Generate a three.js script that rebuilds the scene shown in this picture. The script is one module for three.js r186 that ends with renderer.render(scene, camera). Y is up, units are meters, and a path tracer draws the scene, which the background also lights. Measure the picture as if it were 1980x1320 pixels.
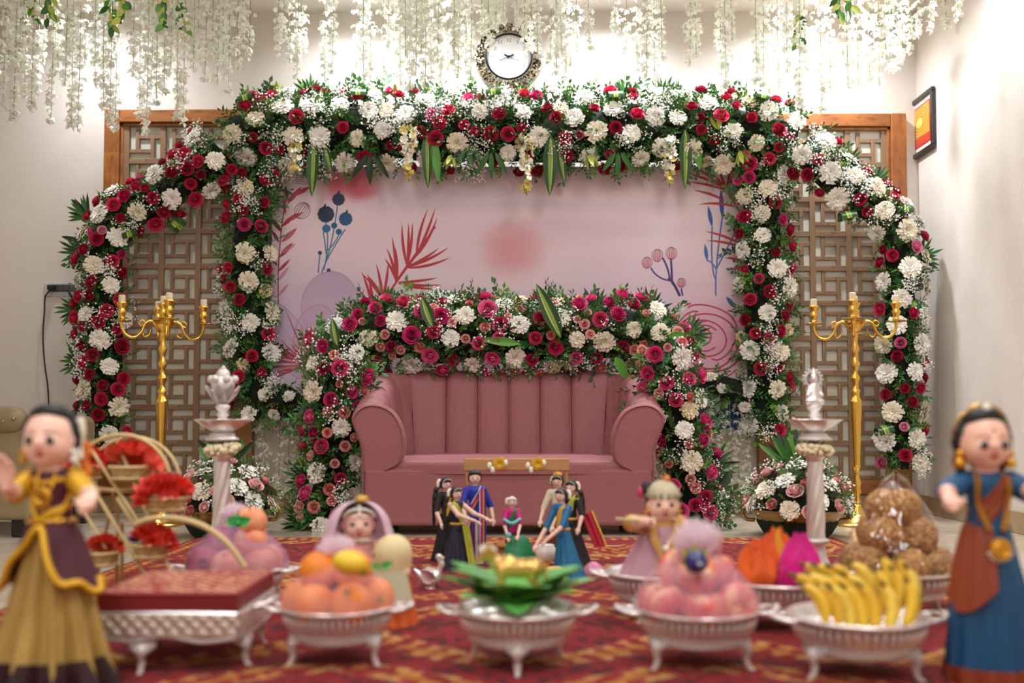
import * as THREE from 'three';
import { mergeGeometries, mergeVertices } from 'three/addons/utils/BufferGeometryUtils.js';
import { RoundedBoxGeometry } from 'three/addons/geometries/RoundedBoxGeometry.js';
import { RectAreaLightUniformsLib } from 'three/addons/lights/RectAreaLightUniformsLib.js';

// ---------- camera, lights, exposure ----------
const F = 1925, HCAM = 0.52, SHIFT = 75, PITCH = Math.atan((158 - SHIFT) / F); // the lens is shifted up a little, so uprights stay nearly upright
const scene = new THREE.Scene();
scene.background = new THREE.Color(0x000000);
const camera = new THREE.PerspectiveCamera(2 * Math.atan(660 / F) * 180 / Math.PI, 1.5, 0.05, 60);
camera.position.set(0, HCAM, 0);
camera.rotation.x = PITCH;
camera.setViewOffset(1980, 1320, 0, -SHIFT, 1980, 1320);
camera.focus = 5.0;
camera.userData.fStop = 1.5;
const renderer = new THREE.WebGLRenderer({ antialias: true });
renderer.toneMapping = THREE.LinearToneMapping;
renderer.toneMappingExposure = 1.62;
renderer.shadowMap.enabled = true;
RectAreaLightUniformsLib.init();
const CEIL = 2.97, WALLZ = -5.83, RIGHTX = 2.40, LEFTX = -3.7, FRONTZ = 2.6;
const PANELS = [ // ceiling panels: x, z, brightness
  [-1.3, 0.9, 16], [0.9, 0.9, 16], [-1.3, -1.35, 13], [0.95, -1.35, 14.5], [-1.2, -3.5, 5], [0.9, -3.5, 6.5],
];
const SPOTS = [ // recessed downlights along the walls: x, z, brightness
  [-2.33, -5.46, 3.6], [-0.95, -5.46, 3.0], [-0.42, -5.46, 4.4], [0.52, -5.46, 6.0], [1.66, -5.46, 8.0], [2.08, -4.6, 4.2],
];
const WARM = new THREE.Color(0.975, 0.985, 1);

// ---------- helpers ----------
const { PI, sin, cos, abs, min, max, sqrt, hypot, atan2, floor, round, exp, pow } = Math;
const V = (x, y, z) => new THREE.Vector3(x, y, z);
function rngOf(seed) { let s = seed >>> 0; return () => { s = (s + 0x6d2b79f5) | 0; let t = Math.imul(s ^ (s >>> 15), 1 | s); t = (t + Math.imul(t ^ (t >>> 7), 61 | t)) ^ t; return ((t ^ (t >>> 14)) >>> 0) / 4294967296; }; }
const lerp = (a, b, t) => a + (b - a) * t, clamp = (x, a = 0, b = 1) => min(b, max(a, x)), smooth = (a, b, x) => { const t = clamp((x - a) / (b - a)); return t * t * (3 - 2 * t); };
// a measured pixel of the photograph and a distance give a place in the room
function at(px, py, d) {
  const dx = (px - 990) / F, dy = (660 + SHIFT - py) / F, c = cos(PITCH), s = sin(PITCH), y = dy * c + s, z = dy * s - c, k = d / -z;
  return V(dx * k, HCAM + y * k, -d);
}
const pxm = (d) => F / d; // pixels per metre at a distance
const names = new Map();
function numbered(n) { const k = names.get(n) ?? 0; names.set(n, k + 1); return k ? n + '_' + String(k).padStart(3, '0') : n; }
function tag(o, label, category, group) { o.userData.label = label; o.userData.category = category; if (group) o.userData.group = group; return o; }
function thing(name, label, category, p = [0, 0, 0], turn = 0, group) {
  const o = new THREE.Group(); o.name = numbered(name); scene.add(o);
  if (p.isVector3) o.position.copy(p); else o.position.set(...p);
  o.rotation.y = turn;
  return tag(o, label, category, group);
}
function part(name, geo, mat, parent, p, label) {
  const m = new THREE.Mesh(Array.isArray(geo) ? merge(geo) : geo, mat); m.name = parent === scene ? numbered(name) : name; parent.add(m);
  if (p) { if (p.isVector3) m.position.copy(p); else m.position.set(...p); }
  if (label) m.userData.label = label;
  return m;
}
function solo(name, geo, mat, label, category, p, group) { return tag(part(name, geo, mat, scene, p), label, category, group); }
function struct(name, geo, mat, parent = scene) { const m = part(name, geo, mat, parent); if (parent === scene) m.userData.kind = 'structure'; return m; }
function copyOf(o, label, group) { const c = o.clone(); c.name = numbered(o.name.replace(/_\d{3}$/, '')); scene.add(c); if (label) c.userData.label = label; if (group) c.userData.group = group; return c; }
function stuff(name, geo, mat, mats, parent, cols) {
  const m = new THREE.InstancedMesh(geo, mat, mats.length); m.name = name; mats.forEach((x, i) => m.setMatrixAt(i, x));
  if (cols) cols.forEach((c, i) => m.setColorAt(i, c));
  m.userData.kind = 'stuff'; parent.add(m); return m;
}
function clean(g) { g = g.index ? g : g.clone(); const o = g.index ? g.toNonIndexed() : g; for (const k of Object.keys(o.attributes)) if (!['position', 'normal', 'uv', 'color'].includes(k)) o.deleteAttribute(k); return o; }
function merge(list) {
  const l = list.map(clean), col = l.some((g) => g.attributes.color);
  for (const g of l) { const n = g.attributes.position.count; if (!g.attributes.uv) g.setAttribute('uv', new THREE.BufferAttribute(new Float32Array(n * 2), 2)); if (col && !g.attributes.color) g.setAttribute('color', new THREE.BufferAttribute(new Float32Array(n * 3).fill(1), 3)); }
  return mergeGeometries(l);
}
const M = (color, roughness = 0.8, o = {}) => new THREE.MeshPhysicalMaterial({ color, roughness, side: THREE.DoubleSide, ...o });
const tr = (g, x = 0, y = 0, z = 0, rx = 0, ry = 0, rz = 0, s) => { if (s) g.scale(...(Array.isArray(s) ? s : [s, s, s])); if (rx) g.rotateX(rx); if (rz) g.rotateZ(rz); if (ry) g.rotateY(ry); return g.translate(x, y, z); };
const box = (w, h, d, r = 0, seg = 2) => (r ? new RoundedBoxGeometry(w, h, d, seg, r) : new THREE.BoxGeometry(w, h, d));
function boxBetween(x0, x1, y0, y1, z0, z1, r = 0) { return box(x1 - x0, y1 - y0, z1 - z0, r).translate((x0 + x1) / 2, (y0 + y1) / 2, (z0 + z1) / 2); }
const ball = (r, w = 16, h = 12) => new THREE.SphereGeometry(r, w, h);
const lathe = (pts, seg = 32) => new THREE.LatheGeometry(pts.map((p) => new THREE.Vector2(...p)), seg);
const curve = (pts) => new THREE.CatmullRomCurve3(pts.map((p) => (p.isVector3 ? p : V(...p))));
// tube whose radius may change along its length
function tube(pts, r, seg = 24, rad = 8, flat = 1) {
  const c = curve(pts), g = new THREE.TubeGeometry(c, seg, 1, rad, false), p = g.attributes.position, rf = typeof r === 'function' ? r : () => r;
  for (let i = 0; i <= seg; i++) { const o = c.getPointAt(i / seg), k = rf(i / seg); for (let j = 0; j <= rad; j++) { const n = i * (rad + 1) + j; p.setXYZ(n, o.x + (p.getX(n) - o.x) * k, o.y + (p.getY(n) - o.y) * k, o.z + (p.getZ(n) - o.z) * k * flat); } }
  g.computeVertexNormals(); return g;
}
const rod = (a, b, r, r2 = r, seg = 8) => { const va = V(...a), d = V(...b).sub(va), g = new THREE.CylinderGeometry(r2, r, d.length(), seg); g.translate(0, d.length() / 2, 0); g.applyQuaternion(new THREE.Quaternion().setFromUnitVectors(V(0, 1, 0), d.clone().normalize())); return g.translate(va.x, va.y, va.z); };
// grid surface from a function (u, v) -> [x, y, z]
function grid(f, nu, nv, closeU = false) {
  const p = [], uv = [], ix = [];
  for (let j = 0; j <= nv; j++) for (let i = 0; i <= nu; i++) { p.push(...f(i / nu, j / nv)); uv.push(i / nu, j / nv); }
  for (let j = 0; j < nv; j++) for (let i = 0; i < nu; i++) { const a = j * (nu + 1) + i, b = a + 1, c = a + nu + 1, d = c + 1; ix.push(a, b, d, a, d, c); }
  const g = new THREE.BufferGeometry(); g.setAttribute('position', new THREE.Float32BufferAttribute(p, 3)); g.setAttribute('uv', new THREE.Float32BufferAttribute(uv, 2)); g.setIndex(ix); g.computeVertexNormals();
  if (closeU) { const n = g.attributes.normal; for (let j = 0; j <= nv; j++) { const a = j * (nu + 1), b = a + nu; const x = n.getX(a) + n.getX(b), y = n.getY(a) + n.getY(b), z = n.getZ(a) + n.getZ(b), l = hypot(x, y, z) || 1; n.setXYZ(a, x / l, y / l, z / l); n.setXYZ(b, x / l, y / l, z / l); } }
  return g;
}
// value noise
function hash(x, y, z = 0) { let h = Math.imul(x, 374761393) ^ Math.imul(y, 668265263) ^ Math.imul(z, 2147483647 - 1274126177); h = Math.imul(h ^ (h >>> 13), 1274126177); return ((h ^ (h >>> 16)) >>> 0) / 4294967296; }
function noise(x, y, z = 0) {
  const i = floor(x), j = floor(y), k = floor(z), f = (t) => t * t * (3 - 2 * t), u = f(x - i), v = f(y - j), w = f(z - k), L = (a, b, t) => a + (b - a) * t;
  return L(L(L(hash(i, j, k), hash(i + 1, j, k), u), L(hash(i, j + 1, k), hash(i + 1, j + 1, k), u), v), L(L(hash(i, j, k + 1), hash(i + 1, j, k + 1), u), L(hash(i, j + 1, k + 1), hash(i + 1, j + 1, k + 1), u), v), w);
}
const fbm = (x, y, z = 0, n = 4) => { let s = 0, a = 0.5; for (let i = 0; i < n; i++) { s += a * noise(x, y, z); x *= 2.03; y *= 2.03; z *= 2.03; a *= 0.5; } return s; };
function texture(w, h, f, srgb = true, rep) {
  const d = new Uint8Array(w * h * 4);
  for (let y = 0; y < h; y++) for (let x = 0; x < w; x++) { const c = f(x / w, y / h, x, y), o = (y * w + x) * 4; if (typeof c === 'number') d[o] = d[o + 1] = d[o + 2] = clamp(c) * 255; else { d[o] = c[0]; d[o + 1] = c[1]; d[o + 2] = c[2]; } d[o + 3] = 255; }
  const t = new THREE.DataTexture(d, w, h); t.magFilter = THREE.LinearFilter; t.wrapS = t.wrapT = THREE.RepeatWrapping; if (srgb) t.colorSpace = THREE.SRGBColorSpace; if (rep) t.repeat.set(...rep); t.needsUpdate = true; return t;
}
const mixc = (a, b, t) => [lerp(a[0], b[0], t), lerp(a[1], b[1], t), lerp(a[2], b[2], t)];
function uvBox(g, k = 1) { // box-projected uv in metres
  const p = g.attributes.position, n = g.attributes.normal, uv = new Float32Array(p.count * 2);
  for (let i = 0; i < p.count; i++) { const ax = abs(n.getX(i)), ay = abs(n.getY(i)), az = abs(n.getZ(i)); let u, v; if (ay >= ax && ay >= az) { u = p.getX(i); v = p.getZ(i); } else if (ax >= az) { u = p.getZ(i); v = p.getY(i); } else { u = p.getX(i); v = p.getY(i); } uv[2 * i] = u * k; uv[2 * i + 1] = v * k; }
  g.setAttribute('uv', new THREE.BufferAttribute(uv, 2)); return g;
}
// ---------- smooth bodies: capsules and ellipsoids joined by a smooth minimum, meshed by surface nets ----------
const C = (a, b, ra, rb = ra) => ({ a, b, ra, rb }), E = (c, r) => ({ c, r });
function sdist(prims, k, x, y, z) {
  let d = 1e9;
  for (const q of prims) {
    let e;
    if (q.c) { const X = x - q.c[0], Y = y - q.c[1], Z = z - q.c[2], a = hypot(X / q.r[0], Y / q.r[1], Z / q.r[2]), b = hypot(X / q.r[0] ** 2, Y / q.r[1] ** 2, Z / q.r[2] ** 2); e = b < 1e-9 ? -min(...q.r) : a * (a - 1) / b; }
    else { const ux = q.b[0] - q.a[0], uy = q.b[1] - q.a[1], uz = q.b[2] - q.a[2], X = x - q.a[0], Y = y - q.a[1], Z = z - q.a[2], l = ux * ux + uy * uy + uz * uz || 1e-12, t = clamp((X * ux + Y * uy + Z * uz) / l); e = hypot(X - ux * t, Y - uy * t, Z - uz * t) - lerp(q.ra, q.rb, t); }
    if (d > 1e8) { d = e; continue; }
    const h = max(k - abs(d - e), 0) / k; d = min(d, e) - h * h * k * 0.25;
  }
  return d;
}
function sdfMesh(prims, k, cell, grow = 0) {
  const lo = [1e9, 1e9, 1e9], hi = [-1e9, -1e9, -1e9];
  for (const q of prims) for (let i = 0; i < 3; i++) { if (q.c) { lo[i] = min(lo[i], q.c[i] - q.r[i]); hi[i] = max(hi[i], q.c[i] + q.r[i]); } else { lo[i] = min(lo[i], q.a[i] - q.ra, q.b[i] - q.rb); hi[i] = max(hi[i], q.a[i] + q.ra, q.b[i] + q.rb); } }
  const pad = grow + cell * 2 + k * 0.3, n = [0, 1, 2].map((i) => { lo[i] -= pad; return Math.ceil((hi[i] + pad - lo[i]) / cell) + 1; });
  const [nx, ny, nz] = n, val = new Float32Array(nx * ny * nz), id = (i, j, m) => (m * ny + j) * nx + i;
  for (let m = 0; m < nz; m++) for (let j = 0; j < ny; j++) for (let i = 0; i < nx; i++) val[id(i, j, m)] = sdist(prims, k, lo[0] + i * cell, lo[1] + j * cell, lo[2] + m * cell) - grow;
  const P = [], vid = new Int32Array(nx * ny * nz).fill(-1), ix = [];
  const ed = [[0, 1], [2, 3], [4, 5], [6, 7], [0, 2], [1, 3], [4, 6], [5, 7], [0, 4], [1, 5], [2, 6], [3, 7]];
  for (let m = 0; m < nz - 1; m++) for (let j = 0; j < ny - 1; j++) for (let i = 0; i < nx - 1; i++) {
    const v = []; let neg = 0;
    for (let c = 0; c < 8; c++) { const q = val[id(i + (c & 1), j + ((c >> 1) & 1), m + (c >> 2))]; v.push(q); if (q < 0) neg++; }
    if (!neg || neg === 8) continue;
    let x = 0, y = 0, z = 0, t = 0;
    for (const [a, b] of ed) if ((v[a] < 0) !== (v[b] < 0)) { const f = v[a] / (v[a] - v[b]); x += lerp(a & 1, b & 1, f); y += lerp((a >> 1) & 1, (b >> 1) & 1, f); z += lerp(a >> 2, b >> 2, f); t++; }
    vid[id(i, j, m)] = P.length / 3; P.push(lo[0] + (i + x / t) * cell, lo[1] + (j + y / t) * cell, lo[2] + (m + z / t) * cell);
  }
  const quad = (a, b, c, d, flip) => { if (a < 0 || b < 0 || c < 0 || d < 0) return; if (flip) ix.push(a, c, b, a, d, c); else ix.push(a, b, c, a, c, d); };
  for (let m = 1; m < nz - 1; m++) for (let j = 1; j < ny - 1; j++) for (let i = 1; i < nx - 1; i++) {
    const s = val[id(i, j, m)] < 0;
    if (s !== val[id(i + 1, j, m)] < 0) quad(vid[id(i, j - 1, m - 1)], vid[id(i, j, m - 1)], vid[id(i, j, m)], vid[id(i, j - 1, m)], !s);
    if (s !== val[id(i, j + 1, m)] < 0) quad(vid[id(i - 1, j, m - 1)], vid[id(i - 1, j, m)], vid[id(i, j, m)], vid[id(i, j, m - 1)], !s);
    if (s !== val[id(i, j, m + 1)] < 0) quad(vid[id(i - 1, j - 1, m)], vid[id(i, j - 1, m)], vid[id(i, j, m)], vid[id(i - 1, j, m)], !s);
  }
  const g = new THREE.BufferGeometry(); g.setAttribute('position', new THREE.Float32BufferAttribute(P, 3)); g.setIndex(ix); g.computeVertexNormals(); return g;
}
// ---------- the room ----------
const plaster = M(0xffffff, 0.9, { map: texture(512, 512, (u, v, x, y) => { const n = fbm(x / 60, y / 60) * 0.6 + hash(x, y) * 0.25; return mixc([214, 205, 196], [225, 217, 208], n); }), bumpMap: texture(256, 256, (u, v, x, y) => hash(x, y) * 0.5 + fbm(x / 9, y / 9) * 0.5, false), bumpScale: 0.0006 });
const ceilingMat = M(0xefe8e0, 0.9);
const marble = M(0xffffff, 0.16, { map: texture(1024, 1024, (u, v, x, y) => { const n = fbm(x / 130 + fbm(x / 60, y / 60) * 1.6, y / 150), w = fbm(x / 22, y / 22); return mixc(mixc([196, 182, 160], [222, 210, 192], n * 1.1), [176, 158, 134], smooth(0.56, 0.66, w) * 0.45); }) });
const skirtMat = M(0xffffff, 0.3, { map: texture(512, 128, (u, v, x, y) => mixc([148, 124, 92], [186, 160, 126], fbm(x / 40, y / 24) * 0.7 + fbm(x / 9, y / 9) * 0.4)) });
{
  const T = 0.12, w = (g) => uvBox(g, 0.9);
  struct('floor', w(boxBetween(LEFTX - T, RIGHTX + T, -T, 0, WALLZ - T, FRONTZ + T)), marble);
  struct('ceiling', boxBetween(LEFTX - T, RIGHTX + T, CEIL, CEIL + T, WALLZ - T, FRONTZ + T), ceilingMat);
  struct('wall_back', w(boxBetween(LEFTX - T, RIGHTX + T, 0, CEIL, WALLZ - T, WALLZ)), plaster);
  struct('wall_right', w(boxBetween(RIGHTX, RIGHTX + T, 0, CEIL, WALLZ, FRONTZ)), plaster);
  struct('wall_left', w(boxBetween(LEFTX - T, LEFTX, 0, CEIL, WALLZ, FRONTZ)), plaster);
  struct('wall_front', w(boxBetween(LEFTX - T, RIGHTX + T, 0, CEIL, FRONTZ, FRONTZ + T)), plaster);
  struct('baseboard_back', w(boxBetween(LEFTX, RIGHTX, 0, 0.105, WALLZ, WALLZ + 0.018, 0.004)), skirtMat);
  struct('baseboard_right', w(boxBetween(RIGHTX - 0.018, RIGHTX, 0, 0.105, WALLZ + 0.018, FRONTZ, 0.004)), skirtMat);
}
// lamps in the ceiling
{
  const glow = M(0x222222, 0.5, { emissive: 0xfff4e6, emissiveIntensity: 3 }), trim = M(0xf2f2f0, 0.5);
  PANELS.forEach(([x, z, b], i) => {
    const t = thing('ceiling_light', 'square white ceiling light panel ' + (z > 0 ? 'behind the viewpoint' : z > -2 ? 'above the gift trays' : 'above the sofa carpet') + (x < 0 ? ' on the left side' : ' on the right side'), 'light', [x, CEIL, z]);
    part('frame', [boxBetween(-0.33, 0.33, -0.022, 0, -0.33, -0.3), boxBetween(-0.33, 0.33, -0.022, 0, 0.3, 0.33), boxBetween(-0.33, -0.3, -0.022, 0, -0.3, 0.3), boxBetween(0.3, 0.33, -0.022, 0, -0.3, 0.3)], trim, t);
    part('diffuser', boxBetween(-0.3, 0.3, -0.014, 0, -0.3, 0.3), glow, t);
    const l = new THREE.RectAreaLight(WARM, b, 0.6, 0.6); l.position.set(0, -0.024, 0); l.rotation.x = -PI / 2; t.add(l);
  });
  SPOTS.forEach(([x, z, b], i) => {
    const t = thing('downlight', ['recessed round downlight above the left door', 'recessed round downlight above the arch left of the clock', 'recessed round downlight just left of the clock', 'recessed round downlight just right of the clock', 'recessed round downlight above the right door', 'recessed round downlight beside the right wall picture'][i], 'light', [x, CEIL, z]);
    part('trim_ring', lathe([[0.05, 0], [0.05, -0.008], [0.07, -0.008], [0.075, 0]], 32), trim, t);
    part('lens', new THREE.CylinderGeometry(0.05, 0.05, 0.008, 24).translate(0, -0.004, 0), glow, t);
    const l = new THREE.SpotLight(0xf4f8ff, b, 0, 1.36, 1); l.position.set(0, -0.02, 0); l.target.position.set(0, -1, i === 5 ? 0 : -0.05); l.shadow.radius = 2.5; t.add(l, l.target);
  });
}
// ---------- wood doors with lattice ----------
const woodTex = texture(256, 1024, (u, v, x, y) => { const g = fbm(x / 14 + fbm(y / 160, x / 40) * 4, y / 190), s = fbm(x / 3, y / 70); return mixc(mixc([126, 70, 26], [186, 116, 52], g), [96, 52, 20], smooth(0.5, 0.72, s) * 0.5); });
const doorWood = M(0xffffff, 0.42, { map: woodTex, clearcoat: 0.25, clearcoatRoughness: 0.3 });
const latticeWood = M(0xffffff, 0.55, { map: texture(128, 512, (u, v, x, y) => mixc([120, 92, 66], [158, 124, 92], fbm(x / 10, y / 90) * 0.8 + hash(x, y) * 0.15)) });
const frosted = M(0xc9c7bb, 0.22, { clearcoat: 0.6, clearcoatRoughness: 0.15 });
function latticeDoor(n, px0, px1, pyTop, hide) {
  const D = 5.8, a = at(px0, pyTop, D), b = at(px1, pyTop, D), x0 = a.x, x1 = b.x, top = a.y, bot = 0.11, Z = WALLZ, fw = 0.09;
  const d = new THREE.Group(); d.name = 'door_' + n; d.userData.kind = 'structure'; scene.add(d); d.position.set(x0, bot, Z);
  const W = x1 - x0, H = top - bot, bev = 0.006;
  const fr = (g) => uvBox(g, 1.0);
  part('frame_post', fr(boxBetween(0, fw, 0, H, 0, 0.055, bev)), doorWood, d); part('frame_post', fr(boxBetween(W - fw, W, 0, H, 0, 0.055, bev)), doorWood, d);
  const turned = fr(boxBetween(fw, W - fw, H - fw * 0.86, H, 0, 0.052, bev)); { const uv = turned.attributes.uv; for (let i = 0; i < uv.count; i++) { const u = uv.getX(i); uv.setXY(i, uv.getY(i), u); } }
  part('frame_head', turned, doorWood, d); { const s = turned.clone().translate(0, -H + fw * 0.86, 0); part('frame_sill', s, doorWood, d); }
  for (const [xa, xb, ya, yb] of [[fw, fw + 0.018, fw * 0.86, H - fw * 0.86], [W - fw - 0.018, W - fw, fw * 0.86, H - fw * 0.86], [fw, W - fw, H - fw * 0.86 - 0.018, H - fw * 0.86]]) part('moulding', fr(boxBetween(xa, xb, ya, yb, 0, 0.035, 0.004)), doorWood, d);
  part('frosted_pane', boxBetween(fw, W - fw, 0.05, H - 0.05, 0.002, 0.008), frosted, d);
  // lattice: pinwheels of slats around square openings
  const gx0 = fw + 0.018, gx1 = W - fw - 0.018, gy0 = fw, gy1 = H - fw * 0.86 - 0.018, nx = 3, P = (gx1 - gx0 - 0.03) / nx, ny = round((gy1 - gy0) / P), Q = (gy1 - gy0) / ny, tk = P * 0.105, sw = P * 0.155;
  const vb = fr(box(sw, gy1 - gy0, 0.016, 0.002, 1)), hb = fr(box(P - sw, sw * Q / P, 0.015, 0.002, 1)), pb = fr(box(tk, Q * 0.69, 0.012, 0.0015, 1)), qb = fr(box(P * 0.69, tk, 0.012, 0.0015, 1));
  for (let i = 0; i <= nx; i++) part('lattice_stile', vb, latticeWood, d, [gx0 + 0.015 + i * P, (gy0 + gy1) / 2, 0.02]);
  for (let i = 0; i < nx; i++) for (let j = 0; j < ny; j++) {
    const cx = gx0 + 0.015 + (i + 0.5) * P, cy = gy0 + (j + 0.5) * Q;
    if (hide(x0 + cx, bot + cy)) continue;
    part('slat', hb, latticeWood, d, [cx, cy - Q / 2, 0.019]);
    const o = P * 0.205, e = P * 0.105, oq = Q * 0.205, eq = Q * 0.105;
    part('slat', pb, latticeWood, d, [cx + o, cy - eq, 0.017]); part('slat', pb, latticeWood, d, [cx - o, cy + eq, 0.017]);
    part('slat', qb, latticeWood, d, [cx + e, cy + oq, 0.0165]); part('slat', qb, latticeWood, d, [cx - e, cy - oq, 0.0165]);
  }
}
latticeDoor(1, 205, 497, 213, (x, y) => false);
latticeDoor(2, 1458, 1749, 221, (x, y) => false);

// ---------- printed backdrop ----------
{
  const D = 5.72, a = at(527, 322, D), b = at(1441, 322, D), bl = at(527, 831, D), W = b.x - a.x, H = a.y - bl.y;
  const cv = document.createElement('canvas'); cv.width = 1832; cv.height = 1020; const c = cv.getContext('2d');
  c.scale(1832 / 914, 1020 / 509); c.translate(-527, -322);
  c.fillStyle = '#ead4df'; c.fillRect(527, 322, 914, 509);
  const blob = (x, y, rx, ry, col, al) => { c.save(); c.translate(x, y); c.scale(rx, ry); const g = c.createRadialGradient(0, 0, 0, 0, 0, 1); g.addColorStop(0, `rgba(${col},${al})`); g.addColorStop(0.55, `rgba(${col},${al * 0.6})`); g.addColorStop(1, `rgba(${col},0)`); c.fillStyle = g; c.fillRect(-1, -1, 2, 2); c.restore(); };
  const R = rngOf(5);
  for (let i = 0; i < 46; i++) { const y = 330 + R() * 480, x = 560 + R() * 840; blob(x, y, 130 + R() * 220, 10 + R() * 22, R() < 0.45 ? '236,216,226' : R() < 0.5 ? '226,180,190' : '206,186,216', 0.32); }
  blob(620, 640, 240, 170, '196,172,208', 0.75); blob(1250, 600, 260, 130, '214,184,214', 0.6); blob(900, 470, 420, 120, '222,196,206', 0.4);
  // coral washes
  for (let i = 0; i < 40; i++) { const t = i * 2.4, r = sqrt(i / 40); blob(990 + cos(t) * 44 * r, 484 + sin(t) * 42 * r, 34 + R() * 30, 30 + R() * 26, '216,134,142', 0.075); }
  for (let i = 0; i < 26; i++) blob(640 + R() * 70, 330 + R() * 46, 16 + R() * 34, 12 + R() * 22, '214,84,98', 0.24);
  for (let i = 0; i < 12; i++) blob(1400 + R() * 30, 560 + R() * 180, 30, 40, '222,140,160', 0.16);
  c.lineCap = 'round'; c.lineJoin = 'round';
  const line = (pts, w, col) => { c.strokeStyle = col; c.lineWidth = w; c.beginPath(); c.moveTo(pts[0], pts[1]); if (pts.length === 4) c.lineTo(pts[2], pts[3]); else for (let i = 2; i + 3 < pts.length; i += 4) c.quadraticCurveTo(pts[i], pts[i + 1], pts[i + 2], pts[i + 3]); c.stroke(); };
  const brush = (x0, y0, x1, y1, bend, w, col) => { const mx = (x0 + x1) / 2, my = (y0 + y1) / 2, dx = x1 - x0, dy = y1 - y0, l = hypot(dx, dy), nx = -dy / l, ny = dx / l; c.fillStyle = col; c.beginPath(); c.moveTo(x0 + nx * w * 0.3, y0 + ny * w * 0.3); c.quadraticCurveTo(mx + nx * (bend + w), my + ny * (bend + w), x1, y1); c.quadraticCurveTo(mx + nx * (bend - w), my + ny * (bend - w), x0 - nx * w * 0.3, y0 - ny * w * 0.3); c.fill(); };
  const leaf = (x, y, ang, len, w, col, vein) => { c.save(); c.translate(x, y); c.rotate(ang); c.fillStyle = col; c.beginPath(); c.moveTo(0, 0); c.quadraticCurveTo(len * 0.45, -w, len, 0); c.quadraticCurveTo(len * 0.45, w, 0, 0); c.fill(); if (vein) { c.strokeStyle = vein; c.lineWidth = 0.8; c.stroke(); c.beginPath(); c.moveTo(0, 0); c.lineTo(len * 0.95, 0); c.stroke(); } c.restore(); };
  // left sprig of red leaves
  line([541, 590, 536, 480, 556, 370], 2.2, '#8f2f45');
  [[540, 575, -0.9, 34, 6, 'rgba(190,120,140,0.8)'], [540, 545, -0.95, 36, 7, 'rgba(190,120,135,0.75)'], [538, 528, -0.8, 36, 6, '#a92a44'], [541, 500, -0.85, 40, 9, '#a5304c'], [544, 492, -0.6, 36, 7, 'rgba(200,110,128,0.8)'], [545, 470, -0.75, 42, 10, 'rgba(180,70,90,0.85)'], [545, 440, -0.75, 40, 8, '#b02c44'], [552, 430, -0.5, 40, 8, '#bf3a50'], [556, 395, -0.9, 44, 9, '#bb3048'], [566, 380, -0.5, 40, 9, '#b83a50'], [538, 515, -2.2, 26, 6, '#8d2640'], [541, 470, -2.1, 28, 7, '#7d2038'], [546, 450, -2.2, 38, 8, '#8a2238'], [553, 415, -1.7, 34, 6, '#c04256'], [558, 392, -1.75, 34, 7, '#b4364c']].forEach((l) => leaf(...l));
  const lantern = (x, y, r, col, rot) => { c.save(); c.translate(x, y); c.rotate(rot); c.strokeStyle = col; c.lineWidth = 1; for (let k = -3; k <= 3; k++) { c.beginPath(); c.ellipse(0, 0, r * abs(k) / 3.2 + 0.4, r * 1.1, 0, k < 0 ? PI / 2 : -PI / 2, k < 0 ? 1.5 * PI : PI / 2); c.stroke(); } c.restore(); };
  lantern(546, 384, 16, '#5c3040', 0.4); lantern(585, 408, 15, '#5c3040', 0.6);
  for (let k = 0; k < 5; k++) line([572, 338 + k * 4, 600, 345 + k * 4, 612, 332 + k * 3], 0.9, '#6a4050');
  // blue berries
  [[624, 528, 632, 500, 668, 445], [628, 522, 640, 470, 631, 432], [634, 500, 646, 460, 653, 398], [632, 492, 630, 470, 626, 450], [636, 484, 650, 470, 656, 455], [617, 528, 618, 510, 620, 492]].forEach((l) => line(l, 2.2, '#2f6f94'));
  const dot = (x, y, r, col) => { c.fillStyle = col; c.beginPath(); for (let k = 0; k <= 24; k++) { const t = k / 24 * 6.2832, q = r * (1 + 0.05 * sin(k * 2.7)); c.lineTo(x + cos(t) * q, y + sin(t) * q); } c.fill(); };
  [[631, 415, 16, '#1b2f52'], [655, 386, 12, '#1a3358'], [669, 424, 13, '#1d5288'], [632, 443, 8, '#1f6ba0'], [647, 437, 6, '#1d5c92'], [656, 449, 6, '#1d5c92'], [620, 490, 4, '#2a3a60'], [637, 524, 4, '#4a3a68']].forEach((l) => dot(...l)); [[631, 399], [657, 373], [673, 411]].forEach(([x, y]) => leaf(x - 4, y + 4, -1.2, 10, 4, '#1b2f52'));
  // red fern
  line([728, 606, 770, 540, 806, 494], 4, '#b62836'); line([770, 540, 812, 480, 842, 440], 2.6, '#b02a36');
  [[741, 580, 700, 530, 6], [741, 580, 710, 532, 5], [741, 580, 728, 510, 4], [741, 580, 752, 505, 4], [767, 547, 748, 480, 6], [767, 547, 758, 456, 5], [768, 547, 765, 478, 4], [768, 546, 744, 500, 5], [788, 515, 778, 432, -6], [788, 515, 790, 430, 3], [788, 514, 798, 430, 5], [806, 494, 828, 404, -8], [806, 494, 842, 402, 5], [806, 496, 846, 420, 8], [790, 516, 850, 480, 6], [790, 517, 870, 478, 8], [790, 519, 872, 498, 10], [772, 547, 848, 538, 4], [772, 548, 856, 552, 6], [772, 549, 846, 560, 6], [744, 582, 824, 566, 5], [744, 584, 845, 570, 6], [722, 605, 694, 560, 4], [724, 605, 700, 525, 5], [724, 604, 712, 530, 4]].forEach(([a1, b1, a2, b2, bd]) => brush(a1, b1, a2, b2, bd, 4.6, '#b32c3a'));
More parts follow.
